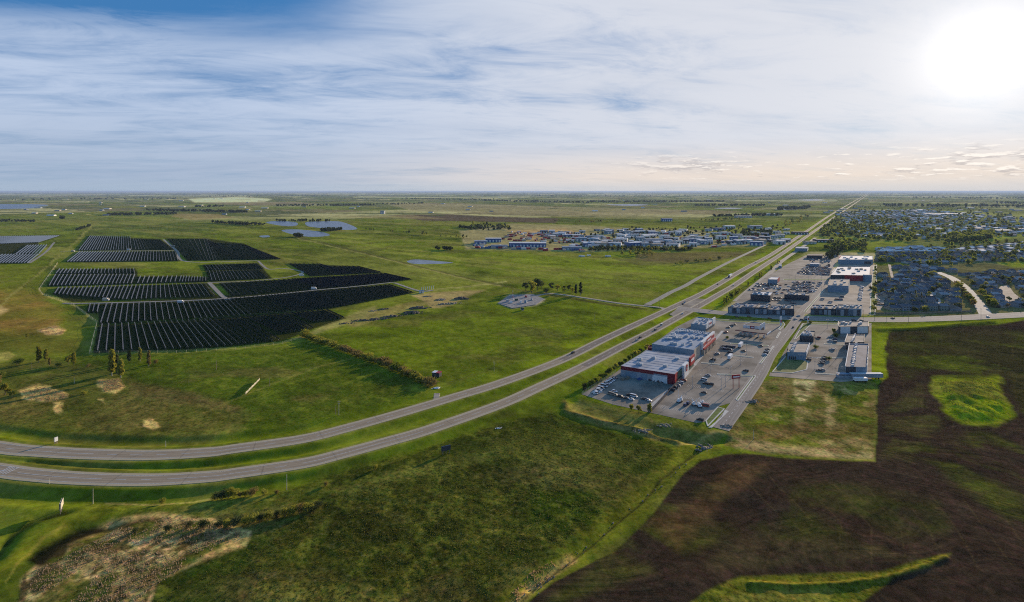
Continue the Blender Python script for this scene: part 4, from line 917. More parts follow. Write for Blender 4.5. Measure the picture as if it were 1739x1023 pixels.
# fuel station
D_ = Bld('convenience_store', 'white fuel station shop with red panel and dark roof behind the long canopy', 'store', [(1262, 552.5), (1290, 554.5), (1299, 549.2), (1275, 546.5)], 6, 'wall_white', 'roof_dark', .4)
D_.face(0, .42, .68, .2, 5.9, 'red', 'panel', .3); D_.face(0, .46, .64, 3.4, 5.0, 'white', 'sign_lettering', .36); D_.face(0, .05, .35, .3, 3, 'glass', 'window'); D_.face(1, .05, .95, .1, 7.6, 'wall_white', 'gable_front', .6); D_.face(1, .2, .7, .3, 3, 'glass', 'window', .7)
D_.face(0, .74, .95, .3, 3, 'glass', 'window')
cq = [Vector(P(x, y, 6)).xy for x, y in ((1248.5, 560.5), (1302, 567), (1308, 562.5), (1258, 557))]
fc_ = sum(cq, Vector((0, 0)))/4; r_ = empty('fuel_canopy', (fc_.x, fc_.y, 0)); tag(r_, 'long flat dark fuel canopy on columns over the pumps', 'canopy'); cl = [tuple(p-fc_) for p in cq]
b = MB(); b.prism(cl, 5.2, 6.0); b.build('roof', M['roof_dark'], r_)
b = MB(); b.prism([tuple(Vector(p)*1.012) for p in cl], 5.3, 5.9); b.build('fascia', M['maroon'], r_)
e0, e1 = Vector(cl[1]), Vector(cl[2]); b = MB(); ee = (e1-e0); b.box(*((e0+e1)/2+Vector((.7, 0))), 5.0, ee.length*1.05, .5, 1.3, math.atan2(ee.y, ee.x)); b.build('sign_board', M['white'], r_)
for k in range(5):
    t = .1+.2*k
    for s_ in (.3, .7):
        p = Vector(cl[0]).lerp(Vector(cl[1]), t).lerp(Vector(cl[3]).lerp(Vector(cl[2]), t), s_); b = MB(); b.box(p.x, p.y, 0, .45, .45, 5.2); b.build('column', M['white'], r_)
dcl = (Vector(cl[1])-Vector(cl[0])).normalized()
for k in range(5):
    t = .16+.17*k; p = fc_+Vector(cl[0]).lerp(Vector(cl[1]), t).lerp(Vector(cl[3]).lerp(Vector(cl[2]), t), .5)
    o = empty('fuel_pump', (p.x, p.y, .1)); tag(o, f'{ordinal(k)} fuel pump from the west under the long dark canopy', 'fuel pump', 'fuel pumps under the canopy')
    b = MB(); b.box(0, 0, 0, 4, 1.2, .2); b.build('base', M['kerb'], o); b = MB(); b.box(0, 0, .2, 1.1, .7, 2.0); b.build('body', M['white'], o); b = MB(); b.box(0, 0, 2.2, 1.3, .8, .35); b.build('sign', M['red'], o)
def pylon(x, y, h, wd, label, m1='white', m2='red', a_=0.7, top=.45, name='pylon_sign'):
    p = P(x, y); r_ = empty(name, p, a_); tag(r_, label, 'sign')
    b = MB(); b.box(-wd*.36, 0, -.3, .35, .35, h*(1-top)+.5); b.box(wd*.36, 0, -.3, .35, .35, h*(1-top)+.5); b.build('post', M[m1], r_)
    b = MB(); b.box(0, 0, h*(1-top), wd, .6, h*top); b.build('sign_board', M[m2], r_); b = MB(); b.box(0, 0, h*(1-top*.68), wd*.78, .72, h*top*.34); b.build('sign_lettering', M['white' if m2 == 'red' else 'red'], r_)
pylon(1326, 553.5, 10, 3.0, 'tall narrow white roadside sign at the corner of the fuel station', 'white', 'white', .5, .95)
pylon(1245+5, 660, 10.5, 7, 'red store sign on two posts by the lower end of the car park', 'red', 'red', .2, .28)
pylon(1372.5, 549.5, 8, 2.4, 'slim white sign standing at the mouth of the eastern lot', 'white', 'white', .4, .7)
# east lot
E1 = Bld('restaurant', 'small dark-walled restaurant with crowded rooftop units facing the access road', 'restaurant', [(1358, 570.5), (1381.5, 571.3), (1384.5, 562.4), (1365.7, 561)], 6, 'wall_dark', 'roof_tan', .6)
E1.units(14, 9, (1.2, 2.2)); windows(E1, 0, 6, .4, 3.4, .06, .94, .75)
E2 = Bld('bank_building', 'tan-roofed single storey shop throwing a long shadow over the corner verge', 'shop', [(1337, 598), (1368.4, 598.7), (1374.6, 582.3), (1341, 582)], 7, 'wall_blue', 'roof_tan', .5)
E2.units(6, 2, (1.5, 2.4), line=(.25, .1, .32, .9)); windows(E2, 0, 4, .4, 3.2, .08, .5, .7); E2.face(1, .04, .96, 3.4, 7.3, 'wall_white', 'fascia', .5); windows(E2, 1, 5, .4, 3, .05, .95, .7); E2.face(0, .55, .95, 4, 5.6, 'wall_grey', 'fascia', .2)
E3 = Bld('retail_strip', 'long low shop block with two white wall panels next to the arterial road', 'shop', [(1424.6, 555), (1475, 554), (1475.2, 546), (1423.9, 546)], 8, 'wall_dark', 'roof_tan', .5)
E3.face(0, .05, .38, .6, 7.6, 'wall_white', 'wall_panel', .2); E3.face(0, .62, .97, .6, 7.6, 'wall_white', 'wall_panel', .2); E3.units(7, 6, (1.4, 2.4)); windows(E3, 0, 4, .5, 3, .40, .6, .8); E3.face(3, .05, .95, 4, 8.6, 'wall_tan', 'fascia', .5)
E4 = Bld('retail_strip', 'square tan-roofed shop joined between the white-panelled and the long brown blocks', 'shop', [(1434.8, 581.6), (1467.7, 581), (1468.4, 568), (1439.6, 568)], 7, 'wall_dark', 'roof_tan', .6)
E4.units(8, 8, (1.2, 2), line=(.35, .05, .45, .95)); E4.face(3, .02, .98, 4, 7.8, 'wall_white', 'fascia', .3)
E5 = Bld('retail_strip', 'long brown-roofed shop block with a file of rooftop units, south end half dark half grey', 'shop', [(1436.2, 622.7), (1471.8, 623.4), (1475.2, 583.7), (1443, 583)], 8.5, 'wall_grey', 'roof_grey', .7)
E5.units(13, 8, (1.6, 2.4), line=(.33, .02, .36, .97)); E5.face(0, 0, .48, 0, 8.45, 'wall_dark', 'wall_panel', .15); E5.face(0, .56, .95, 0, 7.6, 'wall_blue', 'wall_panel', .1); E5.face(3, .01, .99, 5, 9.0, 'wall_white', 'fascia', .4)
for k in range(8): E5.face(1, .03+.12*k, .13+.12*k, 0, 9.1, 'wall_white' if k % 2 == 0 else 'wall_tan', 'wall_panel', .3)
# north retail park
F1 = Bld('warehouse_store', 'farthest big-box store of the retail park, white roof', 'store', [(1423.3, 441), (1482.5, 441), (1482, 434.7), (1429, 434)], 10, 'wall_blue', 'roof_white', .6); F1.units(9, 4, (3, 5)); F1.face(0, .75, .95, .5, 6, 'wall_dark', 'loading_bay'); F1.face(3, .2, .7, 5, 12, 'red', 'fascia', .5)
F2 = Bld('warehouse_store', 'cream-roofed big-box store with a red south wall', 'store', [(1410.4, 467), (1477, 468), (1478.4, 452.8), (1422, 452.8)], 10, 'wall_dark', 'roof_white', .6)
F2.units(13, 6, (3, 5), m_='wall_tan'); F2.face(0, .36, .82, 0, 9.8, 'red', 'wall_panel', .3); F2.face(0, .83, 1, 0, 11.5, 'wall_blue', 'corner_block', 6); F2.face(3, .3, .8, 4, 11.5, 'wall_white', 'fascia', .6)
F3 = Bld('warehouse_store', 'tan-roofed store with tall blank blue-grey wall facing the smaller car park', 'store', [(1405.7, 484.5), (1441, 485.7), (1443, 474), (1410.4, 474)], 10, 'wall_blue', 'roof_tan', .6); F3.units(7, 3, (2, 4)); F3.face(3, .2, .8, 3, 11, 'maroon', 'fascia', .5)
def strip(n, quad, H, names, seed):
    r_ = random.Random(seed); nl, nr_, fr_, fl = [Vector(p) for p in quad]
    for k in range(n):
        a_, c_ = k/n+.002, (k+1)/n-.002; h_ = H+r_.choice([-.9, 0, .6, 1.2]); dy = (h_-H)*-1.2
        B = Bld('retail_strip', names[k], 'shop', [tuple(nl.lerp(nr_, a_)+Vector((0, dy))), tuple(nl.lerp(nr_, c_)+Vector((0, dy))), tuple(fl.lerp(fr_, c_)+Vector((0, dy))), tuple(fl.lerp(fr_, a_)+Vector((0, dy)))], h_, r_.choice(['wall_slate', 'wall_dark', 'wall_slate', 'wall_blue']), r_.choice(['roof_tan', 'roof_grey', 'roof_tan']), .9)
        B.units(5, seed+k, (1.3, 2.6))
        for i in range(3): B.face(0, .05+.31*i, .30+.31*i, 0 if i % 2 else .8, h_-r_.uniform(.8, 2.4), r_.choice(['wall_dark', 'wall_slate', 'wall_grey']), 'wall_panel', .2)
        windows(B, 0, 5, .3, 2.6, .08, .92, .5); B.face(2, .05, .95, 3.2, h_-.5, r_.choice(['wall_white', 'wall_tan', 'maroon', 'wall_white']), 'fascia', .4)
P_ = 'unit of the shaded strip'
strip(4, [(1376.4, 523.8), (1463, 526), (1464.8, 519.5), (1380, 517.5)], 8, ['westernmost '+P_+' east of the crossroads, at the diagonal road', 'second '+P_+' east of the crossroads', 'third '+P_+' east of the crossroads', 'easternmost '+P_+' by the street trees'], 3)
strip(5, [(1236, 522), (1349, 526), (1349.6, 519.5), (1250, 515)], 7.5, ['westernmost '+P_+' beside the highway ramp', 'second '+P_+' from the highway ramp', 'middle '+P_+' between ramp and diagonal road', 'fourth '+P_+' from the highway ramp', 'last '+P_+' before the diagonal road'], 8)
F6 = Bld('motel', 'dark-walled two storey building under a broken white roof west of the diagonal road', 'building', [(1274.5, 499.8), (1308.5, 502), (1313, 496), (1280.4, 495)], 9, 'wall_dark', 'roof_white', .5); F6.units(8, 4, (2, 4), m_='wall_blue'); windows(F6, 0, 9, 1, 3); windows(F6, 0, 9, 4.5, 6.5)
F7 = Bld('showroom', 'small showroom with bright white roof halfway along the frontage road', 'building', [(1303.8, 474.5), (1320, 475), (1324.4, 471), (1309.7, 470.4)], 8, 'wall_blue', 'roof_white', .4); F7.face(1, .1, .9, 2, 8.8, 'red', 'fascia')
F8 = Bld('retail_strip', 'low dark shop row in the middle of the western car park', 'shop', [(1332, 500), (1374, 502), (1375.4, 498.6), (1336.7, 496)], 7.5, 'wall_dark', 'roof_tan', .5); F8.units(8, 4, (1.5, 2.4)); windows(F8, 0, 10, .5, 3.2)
F9 = Bld('kiosk_building', 'lone small pale building inside the crowded car park', 'building', [(1375, 448.6), (1391.5, 448.8), (1392, 446.4), (1377, 446.2)], 6, 'wall_blue', 'roof_light', .3)
F10 = Bld('garage', 'dark blue block with a pink-brown annex at the top edge of the retail park', 'building', [(1370, 434), (1396, 434.2), (1397.7, 431.6), (1372, 431.2)], 7, 'wall_dark', 'roof_dark', .3)
F11 = Bld('water_kiosk', 'little blue-green shed standing alone in the grass by the frontage road', 'shed', [(1322, 451.4), (1327.6, 451.5), (1328, 449.3), (1323, 449.2)], 5, 'wall_blue', 'roof_blue', .2)
F12 = Bld('office', 'blue-grey office block between the highway and the retail park green strip', 'building', [(1350, 421.6), (1371, 422), (1373, 419.4), (1353, 419)], 8, 'wall_blue', 'roof_blue', .4)
for i_, (x0, y0, L_, wd_, ang_, h_, wm, rm, lb) in enumerate(((1436, 641.8, 13, 4.5, 0, 3.4, 'wall_grey', 'roof_blue', 'grey storage container in the shade south of the long brown block'), (1471, 642.8, 25, 3.4, .0, 4.1, 'wall_grey', 'wall_white', 'long white semi trailer parked behind the half dark half grey wall'), (1461, 648.6, 10, 3, 0, 3.2, 'white', 'white', 'short white trailer parked in the grass below the long one'))):
    p = P(x0, y0); r_ = empty('container' if i_ == 0 else 'trailer', p, ang_); tag(r_, lb, 'container' if i_ == 0 else 'trailer')
    b = MB(); b.box(0, 0, 1.1 if i_ else .1, L_, wd_, h_-1.1); b.build('body', M[wm], r_); b = MB(); b.box(0, 0, h_+.002 if i_ == 0 else h_+.003, L_*1.01, wd_*1.02, .12); b.build('roof', M[rm], r_)
    b = MB()
    for sx in (-.42, -.36, .36): 
        for sy in (-1, 1): b.box(L_*sx, sy*(wd_/2-.3), 0, 1.0, .4, 1.0)
    b.build('wheels', M['tyre'], r_)

# ------------------------------------------------------------------ vehicles
def car_proto(kind, paint):
    """one saloon, van or truck at the origin heading +Y; body, window glass and wheels as parts"""
    r_ = empty('parked_car')
    if kind == 'van': L, Wd, h1, h2, prof = 5.4, 2.0, 1.05, 2.05, [(-.48, 1), (.28, 1), (.42, 0)]
    elif kind == 'suv': L, Wd, h1, h2, prof = 4.8, 1.9, .95, 1.75, [(-.46, 1), (.10, 1), (.26, 0)]
    else: L, Wd, h1, h2, prof = 4.6, 1.8, .82, 1.42, [(-.30, 1), (.06, 1), (.24, 0)]
    b = MB(); w2 = Wd/2
    sec = [(-.5, .35, .75), (-.47, .28, .95), (-.2, .22, 1.0), (.2, .22, 1.0), (.44, .26, .88), (.5, .35, .6)]
    V = []
    for t, z0, zt in sec: V += [(-w2*.96, t*L, z0), (-w2, t*L, z0+.25), (-w2*.94, t*L, h1*zt), (w2*.94, t*L, h1*zt), (w2, t*L, z0+.25), (w2*.96, t*L, z0)]
    Fc = [(i*6+j, i*6+(j+1) % 6, i*6+6+(j+1) % 6, i*6+6+j) for i in range(5) for j in range(6)]+[tuple(range(6)), tuple(reversed(range(30, 36)))]
    b.add(V, Fc)
    ty0 = prof[0][0]*L; ty1 = prof[1][0]*L
    b.add([(-w2*.78, ty0, h2), (w2*.78, ty0, h2), (w2*.78, ty1, h2), (-w2*.78, ty1, h2), (-w2*.76, ty0, h2-.06), (w2*.76, ty0, h2-.06), (w2*.76, ty1, h2-.06), (-w2*.76, ty1, h2-.06)], [(0, 1, 2, 3), (7, 6, 5, 4), (0, 4, 5, 1), (1, 5, 6, 2), (2, 6, 7, 3), (3, 7, 4, 0)])
    b.build('body', cp[paint], r_)
    b = MB(); y0 = (-.49 if kind != 'car' else -.42)*L; y1 = prof[2][0]*L; z = h1*.93
    b.add([(-w2*.92, y0, z), (w2*.92, y0, z), (w2*.92, y1, z), (-w2*.92, y1, z), (-w2*.77, ty0+.03, h2-.03), (w2*.77, ty0+.03, h2-.03), (w2*.77, ty1-.03, h2-.03), (-w2*.77, ty1-.03, h2-.03)], [(0, 1, 5, 4), (1, 2, 6, 5), (2, 3, 7, 6), (3, 0, 4, 7)])
    b.build('window', M['glass'], r_)
    for sx in (-1, 1):
        for sy in (-.31, .31):
            b = MB(); n = 10; vs = [(sx*(w2-.22+.24*s_), sy*L+.33*math.cos(2*math.pi*j/n), .33+.33*math.sin(2*math.pi*j/n)) for s_ in (0, 1) for j in range(n)]
            b.add(vs, [tuple(range(n)), tuple(reversed(range(n, 2*n)))]+[(j, (j+1) % n, n+(j+1) % n, n+j) for j in range(n)]); b.build('wheel', M['tyre'], r_)
    return r_
protos = {}; used = set()
def car(x, y, a_, label, paint='white', kind='car', group=None, name='parked_car', z=.13, simple=False):
    p = P(x, y); key = (kind, paint, simple)
    if key not in protos:
        if simple:      # far cars: one mesh, as their parts are too small to be seen
            src = car_proto(kind, paint); b = MB(); k = 0; ms = []
            for ch in src.children:
                b.add([v.co for v in ch.data.vertices], [tuple(f.vertices) for f in ch.data.polygons], k); ms.append(ch.data.materials[0]); k += 1
            for ch in list(src.children): bpy.data.objects.remove(ch)
            bpy.data.objects.remove(src); protos[key] = b.build('parked_car', ms)
        else: protos[key] = car_proto(kind, paint)
        o = protos[key]
    else: o = copy_tree(protos[key])
    o.name = name; o.location = (p.x, p.y, z); o.rotation_euler = (0, 0, a_); tag(o, label, 'van' if kind == 'van' else 'car')
    if 'group' in o: del o['group']
    if group: o['group'] = group
    return o
def heading(pts, x, y, rev=False):
    t = Vector(P2(x, y)); i = min(range(1, len(pts)-1), key=lambda k: (pts[k]-t).length); d = pts[i+1]-pts[i-1]
    return math.atan2(-d.x, d.y)+(math.pi if rev else 0)
for x, y, pts, rev, pt, kd, lb in (
 (972.5, 600.5, UPw, True, 'dark', 'suv', 'dark car on the far carriageway just past the change of surface'),
 (1082, 579, LOw, False, 'silver', 'suv', 'pale car trailing a dark one on the near carriageway by the stores'), (1087.5, 574, LOw, False, 'black', 'car', 'black car in the outer lane of the near carriageway by the stores'),
 (1113.5, 561, LOw, False, 'grey', 'suv', 'dark grey car following a white van on the near carriageway'), (1124, 553, LOw, False, 'white', 'van', 'white van on the near carriageway approaching the junction'),
 (1159.5, 533.5, LOw, False, 'white', 'car', 'white car waiting at the highway junction on the near carriageway'), (1245.8, 485.5, LOw, False, 'white', 'suv', 'white car alone on the near carriageway beyond the junction'),
 (1218.8, 483.5, UPw, True, 'dark', 'car', 'dark car on the far carriageway behind the white truck'), (1284, 447, UPw, True, 'white', 'van', 'white van far up the highway on the far carriageway'),
 (1160, 517.5, UPw, True, 'black', 'suv', 'black car turning in the middle of the highway junction'), (1163, 514.5, UPw, True, 'silver', 'van', 'pale van queued behind the black car in the junction'),
 (1252, 539, ART, False, 'grey', 'suv', 'grey car on the arterial road above the small store'), (1272, 539, ART, False, 'dark', 'suv', 'dark car on the arterial road above the fuel station'),
 (1307, 541.5, ART, False, 'black', 'car', 'black car on the arterial road west of the tall white sign'), (1291, 534.5, ART, True, 'black', 'car', 'black car driving beside the shaded strip of shops'),
 (1340.4, 541, ART, False, 'silver', 'suv', 'silver car entering the crossroads from the west'), (1351, 543, ART, False, 'white', 'car', 'white car in the middle of the crossroads'), (1356, 537.5, ART, True, 'white', 'car', 'white car on the north side of the crossroads'),
 (1362, 544, ART, False, 'grey', 'suv', 'dark grey car just east of the crossroads centre'), (1370.5, 543.5, ART, False, 'blue', 'suv', 'blue car leaving the crossroads to the east'), (1418.5, 545.5, ART, False, 'white', 'car', 'white car on the arterial road near the two white wall panels'),
 (1450, 545, ART, False, 'dark', 'suv', 'dark car on the arterial road behind the low shop block'), (1463, 544.8, ART, False, 'tan', 'car', 'tan car on the arterial road behind the low shop block'), (1516, 541.2, ART, True, 'red', 'car', 'red car on the arterial road south of the houses'),
 (1678, 539, ART, False, 'white', 'car', 'white car where the pale town street meets the arterial road'), (1347, 557, ACC, True, 'black', 'car', 'black car driving down the access road'), (1240, 700, ACC, False, 'dark', 'car', 'dark car at the quiet lower end of the access road')):
    if lb.startswith('dark car at the quiet'): continue
    car(x, y, heading(pts, x, y, rev), lb, pt, kd, name='car')
aX = heading(ACC, 1250, 680)       # the way the access road runs
SE = [(1161.8, 647, 'red', 'car', 'dark red car parked at the corner of the pale-roofed store'), (1151, 655.5, 'silver', 'car', 'silver car, second in the file along the yard fence'), (1147, 659, 'black', 'suv', 'black car in the file along the yard fence'),
 (1156, 651.5, 'white', 'suv', 'white car in the file along the yard fence'), (1140.7, 664, 'dark', 'van', 'dark van at the south end of the file along the yard fence'), (1202.5, 638.5, 'silver', 'car', 'silver car by the north end of the lower car park'),
 (1195.5, 646.5, 'white', 'van', 'white van in the middle of the lower car park'), (1198.6, 653, 'black', 'suv', 'black car beside another in the lower car park, the western one'), (1207, 654, 'black', 'suv', 'black car beside another in the lower car park, the eastern one'),
 (1195.5, 668, 'dark', 'car', 'solitary dark car in the empty centre of the lower car park'), (1266.6, 631, 'dark', 'suv', 'dark car with pale roof in the lane near the access road'), (1189, 714.5, 'black', 'suv', 'black car in the south-east corner of the lower car park'),
 (1197.5, 690.5, 'red', 'van', 'red van at the end of the white machinery'), (1236.8, 557, 'dark', 'car', 'dark car, middle of the row by the small store'), (1233, 565, 'red', 'car', 'dark red car, south end of the row by the small store'), (1242.7, 554, 'grey', 'suv', 'grey car in the row by the small store'),
 (1247, 552, 'black', 'car', 'black car, north end of the row by the small store'), (1292, 588.5, 'black', 'car', 'black car by the kerb below the fuel station'), (1303.5, 594.5, 'dark', 'car', 'first of four cars beside the access road kerb'), (1302, 597.5, 'silver', 'car', 'second of four cars beside the access road kerb'),
 (1300.5, 600.5, 'black', 'suv', 'third of four cars beside the access road kerb'), (1299, 603.5, 'white', 'car', 'last of four cars beside the access road kerb'), (1211, 612, 'dark', 'suv', 'dark car parked east of the round red sign'), (1262.6, 597, 'dark', 'car', 'dark car alone in the pale bays below the fuel station'),
 (1218, 601.5, 'silver', 'car', 'silver car in front of the red and white sign front'), (1240, 600.5, 'dark', 'van', 'dark van below the tight cluster of cars'), (1410.9, 573.5, 'silver', 'car', 'silver car in the cluster west of the square tan-roofed shop'),
 (1417.5, 577.2, 'blue', 'suv', 'blue car in the cluster west of the square tan-roofed shop'), (1409.5, 580.5, 'white', 'suv', 'white car in the cluster west of the square tan-roofed shop'), (1417, 581.5, 'grey', 'suv', 'grey car in the cluster west of the square tan-roofed shop'),
 (1413, 595, 'silver', 'suv', 'silver car alone in the middle of the eastern lot'), (1400.5, 607.5, 'dark', 'car', 'first dark car of four in the eastern lot'), (1399, 611, 'black', 'suv', 'second dark car of four in the eastern lot'), (1397, 614.8, 'grey', 'car', 'third dark car of four in the eastern lot'),
 (1395, 618.5, 'dark', 'suv', 'last dark car of four in the eastern lot'), (1391, 630, 'dark', 'car', 'dark car by the south kerb of the eastern lot'), (1396.5, 629.5, 'silver', 'car', 'silver car by the south kerb of the eastern lot'), (1373, 612, 'black', 'suv', 'black car in the shadow edge of the corner shop'),
 (1389.7, 574.5, 'red', 'suv', 'red car east of the small restaurant')]
for x, y, pt, kd, lb in SE: car(x, y, aX+math.pi/2*(x > 1350)+(0 if x > 1350 else math.pi/2), lb, pt, kd)
r_ = random.Random(4)
for i_ in range(11):
    car(1228+3.4*(i_ % 6)+(-2.5 if i_ > 5 else 0), 589+4.6*(i_ // 6)+.3*(i_ % 6), aX+math.pi/2, 'dark car in the tight cluster in front of the department store', r_.choice(['black', 'dark', 'blue', 'grey']), r_.choice(['suv', 'car']), 'cluster of dark cars by the store')
def field_of_cars(n, quad, label, group, seed, dens=.8, simple=True, rows_=4, paints=('white', 'silver', 'black', 'grey', 'dark', 'red', 'blue', 'white', 'silver', 'black')):
    r_ = random.Random(seed); per = n//rows_; k = 0
    for j in range(rows_):
        for i in range(per):
            if r_.random() > dens: continue
            u, v = (i+.5)/per+r_.uniform(-.003, .003), (j+.5)/rows_
            x = (quad[0][0]*(1-u)+quad[1][0]*u)*(1-v)+(quad[3][0]*(1-u)+quad[2][0]*u)*v; y = (quad[0][1]*(1-u)+quad[1][1]*u)*(1-v)+(quad[3][1]*(1-u)+quad[2][1]*u)*v
            pt = r_.choice(paints); car(x, y, aX+math.pi/2+r_.choice([0, math.pi]), f'{pt if pt != "dark" else "charcoal"} {label}, {ordinal(j)} row from the south', pt, r_.choice(['car', 'suv', 'suv', 'van']), group, simple=simple)
field_of_cars(140, [(1359, 466.5), (1408, 468.5), (1412, 455), (1376, 453)], 'car, packed lot by the red-walled store', 'cars packed in the lot by the red-walled store', 1, .72, rows_=8)
field_of_cars(60, [(1372, 446), (1413, 448), (1412, 438), (1380, 437)], 'car in the upper lot', 'cars in the upper lot', 2, .5, rows_=5)
field_of_cars(90, [(1338, 496), (1383, 498), (1396, 480), (1352, 478)], 'car north of the low dark shops', 'cars scattered in the middle lot', 3, .45, rows_=6)
field_of_cars(30, [(1268, 495), (1320, 492), (1322, 482), (1290, 481)], 'car between the white-roofed buildings', 'cars between the white-roofed buildings', 4, .6, rows_=4)
field_of_cars(26, [(1300, 515), (1352, 518), (1358, 508), (1315, 505)], 'car behind the shaded strip of shops', 'cars behind the shaded strip', 5, .6, rows_=3)
field_of_cars(20, [(1388, 516), (1430, 517), (1437, 498), (1400, 497)], 'car on the tan lot south of the blue-grey wall', 'cars on the tan lot', 6, .5, rows_=4)
field_of_cars(22, [(1458, 510), (1462, 487), (1466, 487), (1462, 512)], 'van in the slanting white line behind the shops', 'vans in the slanting line', 8, 1, rows_=1, paints=('white',))
field_of_cars(10, [(1487, 520), (1489, 500), (1500, 500), (1500, 520)], 'car on the pale lane of the western houses', 'cars on the pale lane', 9, .7, rows_=2)
field_of_cars(34, [(1052, 640), (1130, 654), (1150, 642), (1064, 628)], 'machine stored in the shaded yard of the big store', 'machines in the shaded yard', 10, .65, rows_=3, simple=False, paints=('blue', 'dark', 'black', 'silver', 'grey'))
field_of_cars(16, [(1030, 672), (1100, 690), (1108, 680), (1042, 662)], 'trailer stored in the sunny yard by the fence', 'stored trailers in the sunny yard', 12, .6, rows_=2, simple=False, paints=('dark', 'black', 'tan', 'white'))
field_of_cars(14, [(1006, 669), (1044, 640), (1047, 644), (1012, 671)], 'boat or trailer along the western yard edge', 'trailers along the yard edge', 13, .9, rows_=1, simple=False, paints=('white', 'white', 'silver', 'dark'))
b = MB(); r_ = random.Random(40); ms_ = [cp[k] for k in ('white', 'silver', 'black', 'grey', 'dark', 'red', 'blue')]+[M['glass']]
for quad, n in (([(1352, 465), (1408, 466), (1411, 450), (1374, 448)], 120), ([(1330, 494), (1384, 496), (1394, 480), (1350, 478)], 50), ([(1262, 497), (1330, 500), (1335, 484), (1285, 482)], 36)):
    for _ in range(n):
        u, v = r_.random(), round(r_.random()*9)/9; x = (quad[0][0]*(1-u)+quad[1][0]*u)*(1-v)+(quad[3][0]*(1-u)+quad[2][0]*u)*v; y = (quad[0][1]*(1-u)+quad[1][1]*u)*(1-v)+(quad[3][1]*(1-u)+quad[2][1]*u)*v
        p = P(x, y); m_ = r_.choice([0, 0, 1, 2, 2, 3, 4, 5, 6]); b.box(p.x, p.y, .3, 4.5, 1.8, .75, aX, m_); q0 = len(b.v)
        b.box(p.x, p.y, 1.05, 2.5, 1.6, .5, aX, 7, m_)
tag(b.build('distant_parked_cars', ms_), 'the many smaller parked cars filling the northern lots', 'cars', kind='stuff')
# white machinery and long trailers in the lower lot
def box_trailer(x, y, L, a_, label, m_='white', h=2.8, truck=False, wd_=2.5):
    p = P(x, y, 0); r_ = empty('semi_truck' if truck else 'trailer', (p.x, p.y, .12), a_); tag(r_, label, 'truck' if truck else 'trailer')
    b = MB(); b.box(0, 0, 1.0, L, wd_, h); b.build('trailer' if truck else 'body', M[m_], r_)
    if truck:
        b = MB(); b.box(L/2+2.0, 0, .9, 2.2, 2.4, 2.2); b.box(L/2+3.8, 0, .9, 1.5, 2.2, 1.1); b.build('cab', cp['blue'], r_)
        b = MB(); b.box(L/2+3.12, 0, 2.0, .08, 2.1, .8); b.build('windscreen', M['glass'], r_)
    for sx in ([-.42, -.34, .36]+([.5+2.2/L, .5+4/L] if truck else [])):
        for sy in (-1, 1):
            b = MB(); n = 8; vs = [(L*sx+.5*math.cos(2*math.pi*j/n), sy*(wd_/2-.15+.25*s_), .5+.5*math.sin(2*math.pi*j/n)) for s_ in (-1, 0) for j in range(n)]
            b.add(vs, [tuple(range(n)), tuple(reversed(range(n, 2*n)))]+[(j, (j+1) % n, n+(j+1) % n, n+j) for j in range(n)]); b.build('wheel', M['tyre'], r_)
box_trailer(1240.5, 470.5, 20, heading(UPw, 1239, 468)-math.pi/2, 'white semi truck driving on the far carriageway beyond the junction', truck=True, h=3.4)
box_trailer(1258, 589.5, 11, aX+math.pi/2, 'long white trailer parked east of the cluster of dark cars'); box_trailer(1240, 610, 9, aX+math.pi/2, 'white trailer parked in the middle bays near the kerb line')
for k, (x, y) in enumerate(((1153, 684), (1157, 681.5), (1178, 689), (1186, 690), (1192.5, 686.5), (1188, 692.5))):
    p = P(x, y); r_ = empty('excavator', (p.x, p.y, .12), .6+k*.5); tag(r_, ['white loader at the west end of the parked machinery', 'white loader under the lamp pole by the parked machinery', 'white standing lift in the middle of the parked machinery', 'white loader with raised arm in the parked machinery', 'tallest white machine at the east end of the group', 'low white machine in front of the eastern group'][k], 'machine', 'white machines for hire')
    b = MB(); b.box(0, .9, 0, 3, .5, .7); b.box(0, -.9, 0, 3, .5, .7); b.build('track', M['dark_steel'], r_)
    b = MB(); b.box(-.2, 0, .72, 2.4, 1.8, .9); b.box(-.4, 0, 1.64, 1.2, 1.2, 1.1); b.build('body', M['white'], r_); b = MB(); b.bar((.8, 0, 1.2), (1.9, 0, 3.0+.25*k), .22); b.bar((1.9, 0, 3.0+.25*k), (3.2, 0, 1.4+.3*k), .16); b.build('arm', M['white'], r_)
for k, (x, y) in enumerate(((1164, 689), (1169, 686))): car(x, y, aX, ['blue compact machine west of the white group', 'blue compact machine east of its twin'][k], 'blue', 'suv')
b = MB(); p = P(1196, 691.5)
